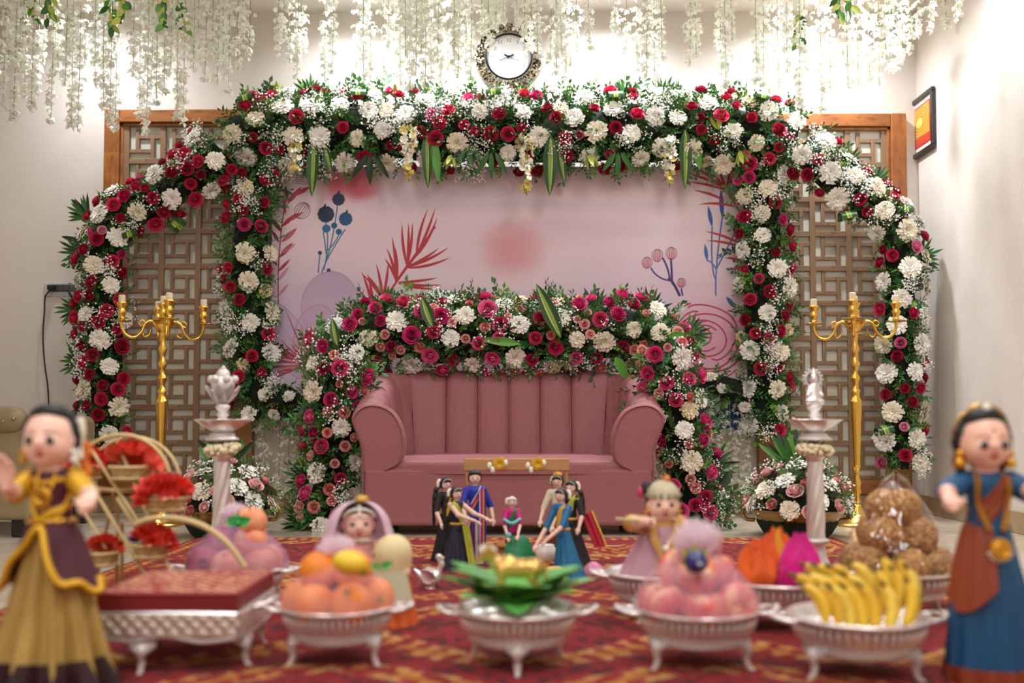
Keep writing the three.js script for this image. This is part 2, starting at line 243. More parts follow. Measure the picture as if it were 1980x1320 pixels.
  // lilac tulip shapes
  const petal = (x, y, rx, ry, rot, col) => { c.save(); c.translate(x, y); c.rotate(rot); const g = c.createLinearGradient(0, -ry, 0, ry); g.addColorStop(0, col); g.addColorStop(1, 'rgba(205,176,208,0.5)'); c.fillStyle = g; c.strokeStyle = 'rgba(150,90,130,0.55)'; c.lineWidth = 1.2; c.beginPath(); c.ellipse(0, 0, rx, ry, 0, 0, 6.2832); c.fill(); c.stroke(); c.restore(); };
  petal(640, 592, 55, 66, 0.1, 'rgba(186,158,192,0.95)'); petal(560, 660, 36, 82, -0.5, 'rgba(196,176,206,0.9)'); petal(612, 650, 40, 60, 0.2, 'rgba(198,160,196,0.6)');
  // pink burst
  const cx = 600, cy = 706; for (let k = 0; k < 64; k++) { const t = -PI * 1.12 + k / 64 * PI * 1.45, L = 46 + R() * 52 + (k % 9 === 4 ? 60 : 0); brush(cx + cos(t) * 12, cy + sin(t) * 12, cx + cos(t) * L, cy + sin(t) * L * 0.95, (R() - 0.5) * 10, 1.8 + R() * 1.6, ['#b2405c', '#c25068', '#a03452', 'rgba(214,120,140,0.9)'][k % 4]); }
  dot(cx + 4, cy + 2, 22, '#7a2840'); c.strokeStyle = '#e6b4b8'; c.lineWidth = 1.2; for (let k = 0; k < 26; k++) { const t = R() * 6.28, r = R() * 19; c.beginPath(); c.arc(cx + 4 + cos(t) * r, cy + 2 + sin(t) * r, 3.6, PI, 2 * PI); c.stroke(); }
  // right: berries, blue buds, red spray, rose outline
  line([1312, 572, 1300, 545, 1292, 540], 5, '#3a2a68'); line([1294, 542, 1290, 515, 1280, 500], 3.6, '#44307a'); line([1298, 545, 1297, 515, 1296, 502], 4, '#3e2c70'); line([1294, 544, 1268, 540, 1258, 520], 3, '#4a3580'); line([1318, 572, 1316, 565, 1316, 560], 3, '#44307a');
  [[1250, 509, 11], [1270, 495, 12], [1297, 491, 12], [1316, 548, 9]].forEach(([x, y, r]) => { blob(x, y + 3, r, r, '226,120,120', 0.55); lantern(x, y, r * 0.9, '#8c4a68', 0.1); });
  [[1382, 572, 1380, 520, 1396, 420], [1381, 540, 1372, 520, 1376, 440], [1382, 520, 1374, 505, 1366, 505], [1384, 520, 1400, 490, 1418, 455], [1386, 500, 1410, 490, 1420, 480]].forEach((l) => line(l, 3, '#5d72b4'));
  [[1396, 424, -1.62, 58, 9, '#3a56a6'], [1376, 440, -1.75, 42, 8, '#3a5cac'], [1366, 506, -1.7, 34, 7, '#3f66b4'], [1418, 456, -1.25, 44, 10, '#324a94'], [1412, 486, -0.5, 30, 9, '#3450a0'], [1402, 575, 0.9, 30, 9, '#1f5690']].forEach((l) => leaf(...l));
  [[1404, 366, 1330, 335, 6], [1404, 366, 1342, 322, 4], [1404, 366, 1362, 322, 3], [1404, 366, 1385, 322, 2], [1404, 366, 1412, 322, 2], [1406, 366, 1430, 326, -3], [1404, 368, 1330, 352, 5], [1400, 388, 1340, 368, 6], [1420, 400, 1350, 396, 8], [1426, 398, 1436, 350, 4], [1426, 470, 1362, 448, 5], [1430, 478, 1364, 466, 5], [1430, 505, 1400, 500, 3], [1428, 520, 1406, 524, 3]].forEach(([a1, b1, a2, b2, bd]) => brush(a1, b1, a2, b2, bd, 4.4, '#bf4048')); line([1404, 366, 1414, 386, 1430, 410], 4, '#c24048');
  blob(1365, 660, 92, 96, '224,150,176', 0.85);
  const ring = (x, y, rx, ry, rot, a0, a1, w) => { c.strokeStyle = '#b23c58'; c.lineWidth = w; c.beginPath(); c.ellipse(x, y, rx, ry, rot, a0, a1); c.stroke(); };
  ring(1362, 662, 62, 54, 0, 2.6, 6.9, 3); ring(1368, 668, 50, 46, 0.2, 0.3, 4.4, 3.4); ring(1360, 655, 42, 34, 0.3, 3, 8, 3); ring(1358, 655, 30, 25, 0, 0.8, 5.6, 3); ring(1354, 652, 18, 17, 0.2, 0, 6.3, 2.6); ring(1352, 652, 9, 12, 0.5, 0.4, 5, 2.2); ring(1392, 655, 26, 44, 0.4, -1.4, 1.6, 3); ring(1366, 690, 58, 30, 0, 0.1, 2.9, 3.4); ring(1372, 614, 48, 20, 0.3, 3.4, 6, 3); ring(1350, 718, 70, 22, -0.1, 0.2, 2.4, 2.4); ring(1330, 640, 24, 40, 0.5, 2, 4.6, 3);
  leaf(1310, 592, -0.15, 26, 6, '#c23a52');
  // blue foot with leaves at the lower right corner
  c.fillStyle = '#26468a'; c.beginPath(); c.moveTo(1345, 762); c.quadraticCurveTo(1400, 736, 1441, 752); c.lineTo(1441, 831); c.lineTo(1345, 831); c.fill();
  for (let k = 0; k < 30; k++) leaf(1350 + R() * 84, 765 + R() * 60, R() * 6.28, 12 + R() * 14, 4 + R() * 3, ['#2f7a4c', '#58a048', '#1a3a7a', '#3f6ab4', '#152a5c'][k % 5]);
  const t = new THREE.CanvasTexture(cv); t.colorSpace = THREE.SRGBColorSpace; t.magFilter = THREE.LinearFilter;
  const bd = thing('printed_backdrop', 'wide pink backdrop printed with painted flowers, berries and fern leaves behind the sofa', 'backdrop', [(a.x + b.x) / 2, bl.y, -D - 0.03]);
  const g = box(W, H, 0.02).translate(0, H / 2, 0.02); part('printed_panel', g, M(0xffffff, 0.55, { map: t }), bd);
  part('back_frame', [boxBetween(-W / 2, W / 2, 0, 0.04, -0.05, 0.008), boxBetween(-W / 2, W / 2, H - 0.04, H, -0.05, 0.008), boxBetween(-W / 2, -W / 2 + 0.04, 0, H, -0.05, 0.008), boxBetween(W / 2 - 0.04, W / 2, 0, H, -0.05, 0.008)], M(0x8a8a8a, 0.5, { metalness: 0.6 }), bd);
}
// ---------- flowers ----------
// a rose: cupped petals in whorls around a tight heart; faces +y, radius 1
function roseGeo(seed, open = 1) {
  const R = rngOf(seed), out = [];
  for (const [n, r0, r1, h, w, flare] of [[3, 0.14, 0.2, 1.0, 1.7, -0.8], [4, 0.24, 0.36, 1.02, 1.2, -0.34], [5, 0.32, 0.56, 0.94, 0.95, -0.02], [6, 0.34, 0.78, 0.76, 0.8, 0.14], [6, 0.3, 0.94, 0.5, 0.74, 0.22]]) {
    const ph = R() * 6.28;
    for (let k = 0; k < n; k++) {
      const a0 = ph + k / n * 2 * PI + (R() - 0.5) * 0.25, hh = h * (0.94 + R() * 0.12), tw = 0.1;
      out.push(grid((u, v) => { const e = 1 - pow(abs(u * 2 - 1), 3) * 0.35, a = a0 + (u * 2 - 1) * w * (0.55 + 0.45 * v) + v * tw, y = hh * v * e, r = (r0 + (r1 - r0) * pow(v, 0.75) * open) * (1 + flare * v * v) + (u - 0.5) * 0.09; const c = v > 0.8 ? (v - 0.8) * max(0, flare) * 0.9 : 0; return [cos(a) * r, y - c * 0.7 - 0.15, sin(a) * r]; }, 4, 4));
    }
  }
  return merge(out);
}
// a chrysanthemum: four whorls of narrow petals; faces +y, radius 1
function mumGeo(seed) {
  const R = rngOf(seed), out = [];
  for (const [n, el, len, w] of [[18, 0.12, 1.0, 0.15], [16, 0.42, 0.92, 0.15], [13, 0.75, 0.76, 0.14], [9, 1.1, 0.56, 0.12]]) for (let k = 0; k < n; k++) {
    const a = (k + R() * 0.6) / n * 2 * PI, e = el + (R() - 0.5) * 0.16, L = len * (0.86 + R() * 0.2), c = cos(a), s = sin(a);
    out.push(grid((u, v) => { const t = v * L, r = t * cos(e), y = t * sin(e) * (1 - 0.25 * v) + 0.1 * sin(v * 3) - 0.12, ww = w * sin(min(1, v * 1.25 + 0.12) * PI * 0.72) * (u * 2 - 1), dip = (abs(u * 2 - 1)) * 0.04; return [c * r - s * ww, y + dip, s * r + c * ww]; }, 2, 3));
  }
  return merge(out);
}
function leafBlade(L, W, fold = 0.15, curl = 0.2, nu = 2, nv = 4, base = 0.05) { // along +y, faces +z
  return grid((u, v) => { const s = u * 2 - 1, w = W * (base + (1 - base) * pow(sin(PI * pow(v, 0.8)), 0.9)) * (v > 0.99 ? 0.02 : 1); return [s * w, L * (v - 0.12 * curl * v * v), abs(s) * fold * w * 1.4 - curl * L * v * v * 0.6]; }, nu, nv);
}
function sprigGeo(seed, n = 9, L = 1, lw = 0.085, ll = 0.3) { // stem along +y with leaves in pairs, length 1
  const R = rngOf(seed), out = [tube([[0, 0, 0], [0.02, L * 0.5, 0.03], [0, L, -0.04]], 0.008, 3, 3)];
  for (let k = 0; k < n; k++) { const t = 0.12 + 0.86 * k / (n - 1), s = k % 2 ? 1 : -1, g = leafBlade(ll * (0.75 + R() * 0.5), lw, 0.2, 0.35, 2, 2); g.rotateY(R() * 1.2 - 0.6); g.rotateZ(-s * (k === n - 1 ? 0.1 : 0.75 + R() * 0.35)); g.rotateX((R() - 0.5) * 0.7 + 0.25); out.push(g.translate(0, L * t, 0)); }
  return merge(out);
}
function breathGeo(seed) { // a spray of tiny white buds, about 1 across
  const R = rngOf(seed), out = [];
  for (let k = 0; k < 13; k++) { const t = R() * 6.28, r = sqrt(R()) * 0.55, y = 0.35 + R() * 0.4, b = new THREE.IcosahedronGeometry(0.036 + R() * 0.03, 0); out.push(b.translate(cos(t) * r, y, sin(t) * r)); if (k % 3 === 0) out.push(rod([0, 0, 0], [cos(t) * r, y, sin(t) * r], 0.006, 0.006, 3)); }
  return merge(out);
}
const roses = [1, 2, 3, 4].map((s) => roseGeo(s, [1, 0.82, 1.05, 0.7][s - 1])), mums = [1, 2, 3].map(mumGeo), sprigs = [1, 2, 3].map((s) => sprigGeo(s, 9, 1, [0.085, 0.06, 0.11][s - 1], [0.3, 0.34, 0.28][s - 1])), breaths = [1, 2].map(breathGeo);
const petalMat = (c) => M(c, 0.55, { sheen: 0.4, sheenRoughness: 0.5, sheenColor: new THREE.Color(c).lerp(new THREE.Color(0xffffff), 0.4) });
const ROSE = { crimson: [0xc92452, 0xb81a48, 0xd42e5c, 0xa8143c].map(petalMat), magenta: [0xe2468a, 0xea639c, 0xd0347a, 0xd84474].map(petalMat), coral: [0xf2a097, 0xf4b2aa, 0xec8d86, 0xf6bfb4].map(petalMat), cerise: [0xbf1f5c, 0xcb2a66, 0xb01850].map(petalMat), blush: [0xe583a8, 0xd76a96, 0xf0a6bd, 0xc83f70].map(petalMat), peony: [0xee9ca0, 0xf3b3b2, 0xe8858f, 0xf2c1bd].map(petalMat) };
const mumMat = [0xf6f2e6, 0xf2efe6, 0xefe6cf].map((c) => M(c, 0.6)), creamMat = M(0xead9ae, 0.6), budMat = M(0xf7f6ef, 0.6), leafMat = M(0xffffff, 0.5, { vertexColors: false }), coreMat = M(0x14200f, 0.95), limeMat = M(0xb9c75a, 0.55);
const leafTone = (R, light = 0) => new THREE.Color().setRGB(0.035 + R() * 0.065 + light * 0.12, 0.11 + R() * 0.13 + light * 0.2, 0.03 + R() * 0.028);
const up = V(0, 1, 0), tmpQ = new THREE.Quaternion();
function facing(p, n, s, spin) { const q = new THREE.Quaternion().setFromUnitVectors(up, n.clone().normalize()).multiply(new THREE.Quaternion().setFromAxisAngle(up, spin)); return new THREE.Matrix4().compose(p, q, Array.isArray(s) ? V(...s) : V(s, s, s)); }
const stripedLeafTex = (() => { const cv = document.createElement('canvas'); cv.width = 64; cv.height = 256; const c = cv.getContext('2d'); c.fillStyle = '#1e4a1c'; c.fillRect(0, 0, 64, 256); const R = rngOf(9); for (let i = 0; i < 26; i++) { c.fillStyle = ['#a9c03c', '#c3cf58', '#7fa032', '#8fb23a'][i % 4]; const x = 20 + R() * 22; c.fillRect(x, 0, 1 + R() * 2.4, 256); } for (let i = 0; i < 12; i++) { c.fillStyle = '#2c5f24'; c.fillRect(R() * 64, 0, 1.2, 256); } const t = new THREE.CanvasTexture(cv); t.colorSpace = THREE.SRGBColorSpace; t.magFilter = THREE.LinearFilter; return t; })();
const stripedLeaf = M(0xffffff, 0.35, { map: stripedLeafTex }), greenLeaf = M(0x2c6a22, 0.45), freshLeaf = M(0x5a9a3a, 0.45), darkLeaf = M(0x16341a, 0.5);
function place(o, m) { m.decompose(o.position, o.quaternion, o.scale); return o; }
function put(name, geo, mat, parent, m) { return place(part(name, geo, mat, parent), m); }

// A bed of flowers along paths measured in the photograph; every path lies at its own distance from the camera.
function garland(name, label, category, seed, o) {
  const R = rngOf(seed), t = thing(name, label, category, o.origin), O = t.position, seg = [];
  for (const p of o.paths) {
    const pts = p.pts.map(([x, y]) => at(x, y, p.d)), cv = new THREE.CatmullRomCurve3(pts, false, 'centripetal'), ws = p.pts.map((q) => q[2] / pxm(p.d)), len = cv.getLength(), cum = [0];
    for (let i = 1; i < pts.length; i++) cum.push(cum[i - 1] + pts[i].distanceTo(pts[i - 1]));
    const width = (u) => { const s = u * cum[cum.length - 1]; for (let i = 1; i < cum.length; i++) if (s <= cum[i] + 1e-6) return lerp(ws[i - 1], ws[i], (s - cum[i - 1]) / (cum[i] - cum[i - 1])); return ws[ws.length - 1]; };
    const frame = (u, s) => { const c = cv.getPointAt(clamp(u)), T = cv.getTangentAt(clamp(u)), N = V(-T.y, T.x, 0).normalize(), w = width(u) / 2, b = p.bulge ?? w * 0.8, zz = sqrt(max(0, 1 - s * s)); return { p: c.clone().addScaledVector(N, s * w).add(V(0, 0, b * zz)), n: V(0, 0, zz + 0.12).addScaledVector(N, s * 0.85).normalize(), T, N }; };
    seg.push({ frame, len, width, area: len * ws.reduce((a, b) => a + b) / ws.length, p, cv });
  }
  const total = seg.reduce((a, s) => a + s.area, 0), pick = () => { let k = R() * total; for (const s of seg) { k -= s.area; if (k <= 0) return s; } return seg[0]; };
  // the bound foliage under the flowers
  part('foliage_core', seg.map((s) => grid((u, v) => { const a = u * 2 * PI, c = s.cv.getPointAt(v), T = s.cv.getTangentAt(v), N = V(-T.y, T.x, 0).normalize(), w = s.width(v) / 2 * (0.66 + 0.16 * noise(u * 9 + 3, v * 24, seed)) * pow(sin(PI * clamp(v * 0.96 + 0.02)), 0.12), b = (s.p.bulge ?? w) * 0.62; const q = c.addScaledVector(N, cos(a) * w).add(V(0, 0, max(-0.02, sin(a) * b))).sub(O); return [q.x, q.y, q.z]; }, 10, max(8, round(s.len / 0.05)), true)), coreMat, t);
  const taken = [];
  const tryPut = (r, k, edge = 0.95) => { for (let i = 0; i < 30; i++) { const s = pick(), u = 0.01 + R() * 0.98, e = (R() * 2 - 1) * edge, f = s.frame(u, e); if (taken.every((q) => q.p.distanceTo(f.p) > (q.r + r) * k)) { taken.push({ p: f.p, r }); return f; } } return null; };
  const jit = (n, a) => n.clone().add(V((R() - 0.5) * a, (R() - 0.5) * a + 0.05, (R() - 0.5) * a * 0.4)).normalize();
  for (const [name, geos, mats, count, rad, k, lift, lean] of o.blooms) for (let i = 0; i < count; i++) {
    const r = rad * (0.84 + R() * 0.3), f = tryPut(r, k); if (!f) continue;
    put(name, geos[floor(R() * geos.length)], mats[floor(R() * mats.length)], t, facing(f.p.clone().addScaledVector(f.n, lift * r).sub(O), jit(f.n, lean ?? 0.55), r, R() * 6.28));
  }
  // baby's breath in drifts, and leaf sprigs all over
  const bm = [[], []], lm = [[], [], []], lc = [[], [], []];
  const drift = Array.from({ length: round(total * (o.drifts ?? 26)) }, () => { const s = pick(); return [s, R(), (R() * 2 - 1) * 0.9]; });
  for (let i = 0; i < total * 0.4 * (o.breath ?? 260); i++) { const [s, u, e] = drift[floor(R() * drift.length)], f = s.frame(clamp(u + (R() - 0.5) * 0.16 / s.len), clamp(e + (R() - 0.5) * 0.5, -1.05, 1.05)); bm[i % 2].push(facing(f.p.clone().addScaledVector(f.n, -0.012 + R() * 0.012).sub(O), jit(f.n, 0.7), 0.07 + R() * 0.035, R() * 6.28)); }
  bm.forEach((m, i) => m.length && stuff('babys_breath', breaths[i], budMat, m, t));
  for (let i = 0; i < total * 1.35 * (o.leaves ?? 620); i++) {
    const s = pick(), e = (R() * 2 - 1) * 1.02, f = s.frame(R(), clamp(e, -1, 1)), dir = f.n.clone().multiplyScalar(0.45).addScaledVector(f.N, e * (0.5 + R() * 0.6)).addScaledVector(f.T, (R() - 0.5) * 1.6).add(V(0, o.droop ?? -0.05, 0)), k = i % 3, L = (0.06 + R() * 0.06) * (abs(e) > 0.8 && R() < 0.25 ? 1.3 : 1) * (o.leafScale ?? 1);
    lm[k].push(facing(f.p.clone().addScaledVector(f.n, -0.045).sub(O), dir, L, R() * 6.28)); lc[k].push(leafTone(R, R() < 0.22 ? 0.8 * R() : 0));
  }
  lm.forEach((m, i) => m.length && stuff('leaf_sprigs', sprigs[i], leafMat, m, t, lc[i]));
  // named leaves and sprays
  for (const [px, py, d, ang, L, W, kind, tilt] of o.bladeLeaves ?? []) { const g = leafBlade(L, W, 0.25, tilt ?? 0.25, 4, 8, kind === 'spike' ? 0.5 : 0.12); g.rotateZ(ang); put('large_leaf', g, kind === 'striped' ? stripedLeaf : kind === 'fresh' ? freshLeaf : kind === 'dark' ? darkLeaf : greenLeaf, t, new THREE.Matrix4().makeTranslation(at(px, py, d).sub(O))); }
  for (const [px, py, d, rot] of o.foldedLeaves ?? []) put('folded_leaf', grid((u, v) => { const a = (u - 0.5) * 3.6, r = 0.042; return [(v - 0.5) * 0.085, r * cos(a) * 0.9, r * sin(a) + r]; }, 8, 4), stripedLeaf2, t, new THREE.Matrix4().makeRotationZ(rot).setPosition(at(px, py, d).sub(O)));
  for (const [px, py, d, L, n] of o.orchids ?? []) { const p0 = at(px, py, d).sub(O), gs = [], gy = []; for (let i = 0; i < n; i++) { const y = -L * (i / n), w = 0.05 * (1 - 0.6 * i / n); for (let k = 0; k < 3; k++) { const g = orchidGeo.clone(); const s = 0.02 + 0.012 * (1 - i / n); tr(g, (R() - 0.5) * w * 1.6, y + (R() - 0.5) * 0.02, 0.01 + R() * 0.05, 1.2 + (R() - 0.5), R() * 6, R() * 1 - 0.5, s); (i > n * 0.72 || R() < 0.2 ? gy : gs).push(g); } } const g = new THREE.Group(); g.name = 'orchid_spray'; t.add(g); g.position.copy(p0); part('blossoms', merge(gs), M(0xf3efdc, 0.6), g).userData.kind = 'stuff'; if (gy.length) part('buds', merge(gy), M(0xe4d27c, 0.6), g).userData.kind = 'stuff'; part('stem', tube([[0, 0.02, 0.02], [0.004, -L * 0.5, 0.035], [0, -L, 0.02]], 0.0025, 8, 5), greenLeaf, g); }
  for (const [px, py, d, rot] of o.lilies ?? []) { const g = new THREE.Group(); g.name = 'lily'; t.add(g); g.position.copy(at(px, py, d).sub(O)); g.rotation.z = rot; const pet = []; for (let k = 0; k < 5; k++) { const l = leafBlade(0.085, 0.014, 0.5, -0.2, 2, 4, 0.3); l.rotateX(0.18 + R() * 0.35); l.rotateY(k * 1.256 + R() * 0.5); pet.push(l); } part('petals', pet, limeMat, g); part('stem', rod([0, -0.06, -0.02], [0, 0.02, 0], 0.004), greenLeaf, g); }
  for (const [px, py, d, rot] of o.spikes ?? []) { const g = new THREE.Group(); g.name = 'spiky_leaf_tuft'; t.add(g); g.position.copy(at(px, py, d).sub(O)); g.rotation.z = rot; for (let k = 0; k < 9; k++) { const l = leafBlade(0.1 + R() * 0.05, 0.009, 0.3, 0.1, 2, 4, 0.5); l.rotateX(-0.1 + R() * 0.4); l.rotateZ((k - 4) * 0.22); part('leaf', l, k % 3 ? greenLeaf : darkLeaf, g); } }
  return t;
}
const stripedLeaf2 = M(0xffffff, 0.35, { map: (() => { const t = stripedLeafTex.clone(); t.rotation = PI / 2; t.wrapS = t.wrapT = THREE.RepeatWrapping; return t; })() });
const orchidGeo = (() => { const out = []; for (let k = 0; k < 5; k++) out.push(leafBlade(1, 0.42, 0.3, 0.15, 2, 3, 0.2).rotateX(1.1).rotateY(k * 1.2566)); return merge(out); })();

garland('flower_arch', 'wide flower arch of crimson roses, white chrysanthemums and greenery framing the pink backdrop', 'flower arch', 11, {
  origin: at(985, 990, 5.66),
  paths: [
    { d: 5.66, bulge: 0.15, pts: [[448, 258, 120], [560, 258, 148], [700, 256, 150], [860, 258, 150], [990, 258, 150], [1130, 258, 150], [1280, 258, 150], [1420, 260, 148], [1535, 268, 112]] },
    { d: 5.68, bulge: 0.12, pts: [[484, 300, 110], [484, 420, 92], [480, 540, 88], [490, 660, 92], [492, 760, 84], [500, 812, 60]] },
    { d: 5.68, bulge: 0.12, pts: [[1468, 300, 110], [1472, 420, 96], [1474, 540, 94], [1476, 660, 92], [1480, 760, 84], [1480, 838, 70]] },
  ],
  blooms: [['chrysanthemum', mums, mumMat, 76, 0.06, 1.05, 0.35], ['rose', roses, ROSE.crimson, 116, 0.0345, 1.0, 0.6], ['rose', roses, ROSE.magenta, 22, 0.033, 0.95, 0.6], ['chrysanthemum', mums, [creamMat], 14, 0.05, 0.85, 0.2]],
  breath: 430, leaves: 700,
  bladeLeaves: [[608, 268, 5.5, PI - 0.05, 0.33, 0.034, 'striped', 0.1], [622, 262, 5.52, PI + 0.25, 0.22, 0.028, 'striped', 0.1], [825, 255, 5.5, PI + 0.02, 0.32, 0.03, 'striped', 0.1], [838, 265, 5.5, PI + 0.12, 0.26, 0.026, 'fresh', 0.1], [1065, 262, 5.5, PI - 0.02, 0.34, 0.04, 'striped', 0.1], [1078, 268, 5.52, PI + 0.16, 0.26, 0.028, 'striped', 0.1], [1325, 250, 5.5, PI, 0.34, 0.036, 'striped', 0.1], [1340, 262, 5.52, PI + 0.2, 0.2, 0.028, 'fresh', 0.1], [710, 300, 5.5, PI - 0.6, 0.16, 0.018, 'dark'], [715, 300, 5.5, PI, 0.17, 0.018, 'dark'], [722, 300, 5.5, PI + 0.6, 0.16, 0.018, 'dark'], [945, 295, 5.5, PI - 0.5, 0.14, 0.016, 'green'], [950, 295, 5.5, PI, 0.15, 0.016, 'green'], [958, 295, 5.5, PI + 0.5, 0.14, 0.016, 'green'], [1190, 295, 5.5, PI - 0.6, 0.13, 0.016, 'green'], [1195, 295, 5.5, PI, 0.15, 0.016, 'green'], [1200, 295, 5.5, PI + 0.6, 0.13, 0.016, 'green'], [820, 186, 5.6, 0.5, 0.12, 0.012, 'dark'], [830, 186, 5.6, 0.15, 0.1, 0.012, 'dark'], [846, 186, 5.6, -0.5, 0.12, 0.012, 'dark']],
  foldedLeaves: [[482, 200, 5.56, 0.3], [697, 190, 5.56, 0], [955, 190, 5.56, 0.1], [1189, 194, 5.56, 0.05], [1470, 196, 5.56, -0.2]],
  orchids: [[575, 270, 5.5, 0.2, 9], [792, 250, 5.5, 0.3, 13], [1018, 270, 5.5, 0.32, 13], [1292, 275, 5.5, 0.26, 11]],
  lilies: [[532, 185, 5.6, 0], [765, 190, 5.6, 0.05], [1005, 195, 5.58, -0.4], [1260, 192, 5.6, -0.7], [1440, 196, 5.6, 0.3], [872, 300, 5.5, PI - 0.2], [1138, 300, 5.5, PI + 0.4], [1430, 292, 5.5, PI + 0.3], [1390, 250, 5.5, 0.2]],
  spikes: [[600, 186, 5.6, 0], [1205, 196, 5.6, 0], [1280, 192, 5.6, -0.4], [905, 280, 5.5, PI]],
});
garland('flower_garland', 'flower garland of crimson roses arching over the left wooden door', 'flower garland', 23, {
  origin: at(205, 900, 5.55),
  paths: [{ d: 5.55, bulge: 0.12, pts: [[428, 290, 118], [375, 340, 96], [305, 388, 88], [235, 424, 90], [206, 490, 86], [202, 580, 90], [204, 680, 88], [205, 780, 84], [205, 866, 78]] }],
  blooms: [['chrysanthemum', mums, mumMat, 24, 0.056, 1.15, 0.35], ['rose', roses, ROSE.crimson, 92, 0.036, 0.92, 0.6], ['rose', roses, ROSE.magenta, 10, 0.033, 0.9, 0.6], ['rose', roses, ROSE.blush, 6, 0.03, 0.85, 0.6]],
  breath: 330, leaves: 860, leafScale: 0.78, foldedLeaves: [[262, 460, 5.5, 0.4], [350, 440, 5.5, 0.8]],
  bladeLeaves: [[170, 412, 5.52, 0.9, 0.14, 0.016, 'dark'], [160, 468, 5.52, 1.3, 0.14, 0.014, 'dark'], [160, 600, 5.5, 1.4, 0.12, 0.014, 'green'], [165, 705, 5.5, 1.2, 0.14, 0.016, 'dark'], [165, 800, 5.5, 1.5, 0.1, 0.016, 'green']],
  spikes: [[172, 420, 5.5, 0.9], [160, 490, 5.5, 1.3], [155, 598, 5.5, 1.5], [160, 700, 5.5, 1.3]],
});
garland('flower_garland', 'flower garland of white chrysanthemums and pink roses arching over the right wooden door', 'flower garland', 37, {
  origin: at(1738, 920, 5.55),
  paths: [{ d: 5.55, bulge: 0.12, pts: [[1548, 282, 104], [1602, 338, 88], [1660, 384, 84], [1722, 432, 84], [1740, 510, 78], [1738, 600, 76], [1738, 700, 74], [1738, 800, 74], [1736, 906, 70]] }],
  blooms: [['chrysanthemum', mums, mumMat, 42, 0.062, 1.05, 0.35], ['rose', roses, ROSE.crimson, 40, 0.033, 1.0, 0.6], ['rose', roses, ROSE.blush, 24, 0.033, 0.95, 0.6]],
  breath: 430, leaves: 860, leafScale: 0.75, foldedLeaves: [[1634, 424, 5.5, 0.2], [1742, 412, 5.5, -0.2], [1756, 596, 5.5, 0], [1590, 310, 5.5, 0.5], [1705, 835, 5.5, 0.3]],
  spikes: [[1630, 322, 5.5, -1.1], [1690, 358, 5.5, -0.8], [1776, 500, 5.5, -1.2]],
});
garland('sofa_garland', 'thick flower garland of magenta and coral roses arching behind and around the velvet sofa', 'flower garland', 51, {
  origin: at(985, 1030, 5.2),
  paths: [
    { d: 5.36, bulge: 0.2, pts: [[645, 690, 100], [720, 652, 130], [840, 650, 136], [990, 650, 136], [1130, 648, 136], [1230, 650, 132], [1300, 690, 100]] },
    { d: 5.0, bulge: 0.16, pts: [[664, 664, 110], [652, 740, 112], [654, 830, 108], [650, 910, 112], [636, 980, 118], [620, 1018, 110]] },
    { d: 5.0, bulge: 0.16, pts: [[1280, 664, 90], [1292, 740, 106], [1306, 830, 112], [1318, 910, 120], [1334, 980, 124], [1348, 1020, 116]] },
  ],
  blooms: [['chrysanthemum', mums, mumMat, 40, 0.055, 1.2, 0.35], ['rose', roses, ROSE.magenta, 66, 0.039, 0.96, 0.7], ['rose', roses, ROSE.cerise, 26, 0.033, 0.9, 0.4], ['spray_rose', roses, ROSE.coral, 80, 0.0255, 0.92, 0.7], ['chrysanthemum', mums, [creamMat], 10, 0.05, 0.8, 0.2]],
  breath: 330, leaves: 800, droop: 0.12,
  bladeLeaves: [[1084, 652, 5.1, 0.42, 0.31, 0.04, 'striped', 0.1], [836, 632, 5.1, 0.35, 0.17, 0.032, 'striped', 0.1], [1005, 664, 5.1, 1.45, 0.22, 0.022, 'fresh', 0.3], [652, 668, 4.85, 0.2, 0.14, 0.024, 'striped', 0.1], [1190, 690, 5.1, PI + 0.5, 0.14, 0.026, 'fresh'], [730, 700, 5.1, PI - 0.8, 0.12, 0.026, 'fresh'], [1320, 660, 5.1, -2.2, 0.16, 0.018, 'striped'], [1290, 650, 5.1, -1.5, 0.12, 0.02, 'fresh'], [1385, 990, 4.9, -0.9, 0.12, 0.03, 'dark'], [1390, 940, 4.9, -0.6, 0.1, 0.034, 'dark']],
  lilies: [[790, 605, 5.3, 0], [1240, 610, 5.3, 0], [968, 600, 5.3, 0.1]],
  spikes: [[745, 600, 5.3, 0.3], [880, 598, 5.3, 0], [1150, 598, 5.3, 0], [1255, 605, 5.3, -0.3], [1375, 900, 4.95, -1.2], [598, 930, 4.95, 1.2], [590, 1010, 4.9, 1.4], [700, 620, 5.3, 0.6], [1060, 600, 5.3, 0.2], [1330, 650, 5.3, -1]],
});
// leaves and blossoms at the lower corners of the backdrop
for (const [lab, pts, seed] of [['leafy green tuft hanging at the lower left corner of the pink backdrop', [[505, 770, 70], [560, 780, 80], [590, 800, 50]], 71], ['leafy tuft with pale buds at the lower right corner of the pink backdrop', [[1340, 752, 40], [1400, 748, 60], [1445, 770, 60]], 73]])
  garland('leaf_tuft', lab, 'foliage', seed, { origin: at(pts[1][0], pts[1][1], 5.64), paths: [{ d: 5.64, bulge: 0.07, pts }], blooms: [['chrysanthemum', mums, mumMat, 3, 0.035, 1, 0.4]], breath: 60, leaves: seed === 73 ? 260 : 480, droop: -0.35 });

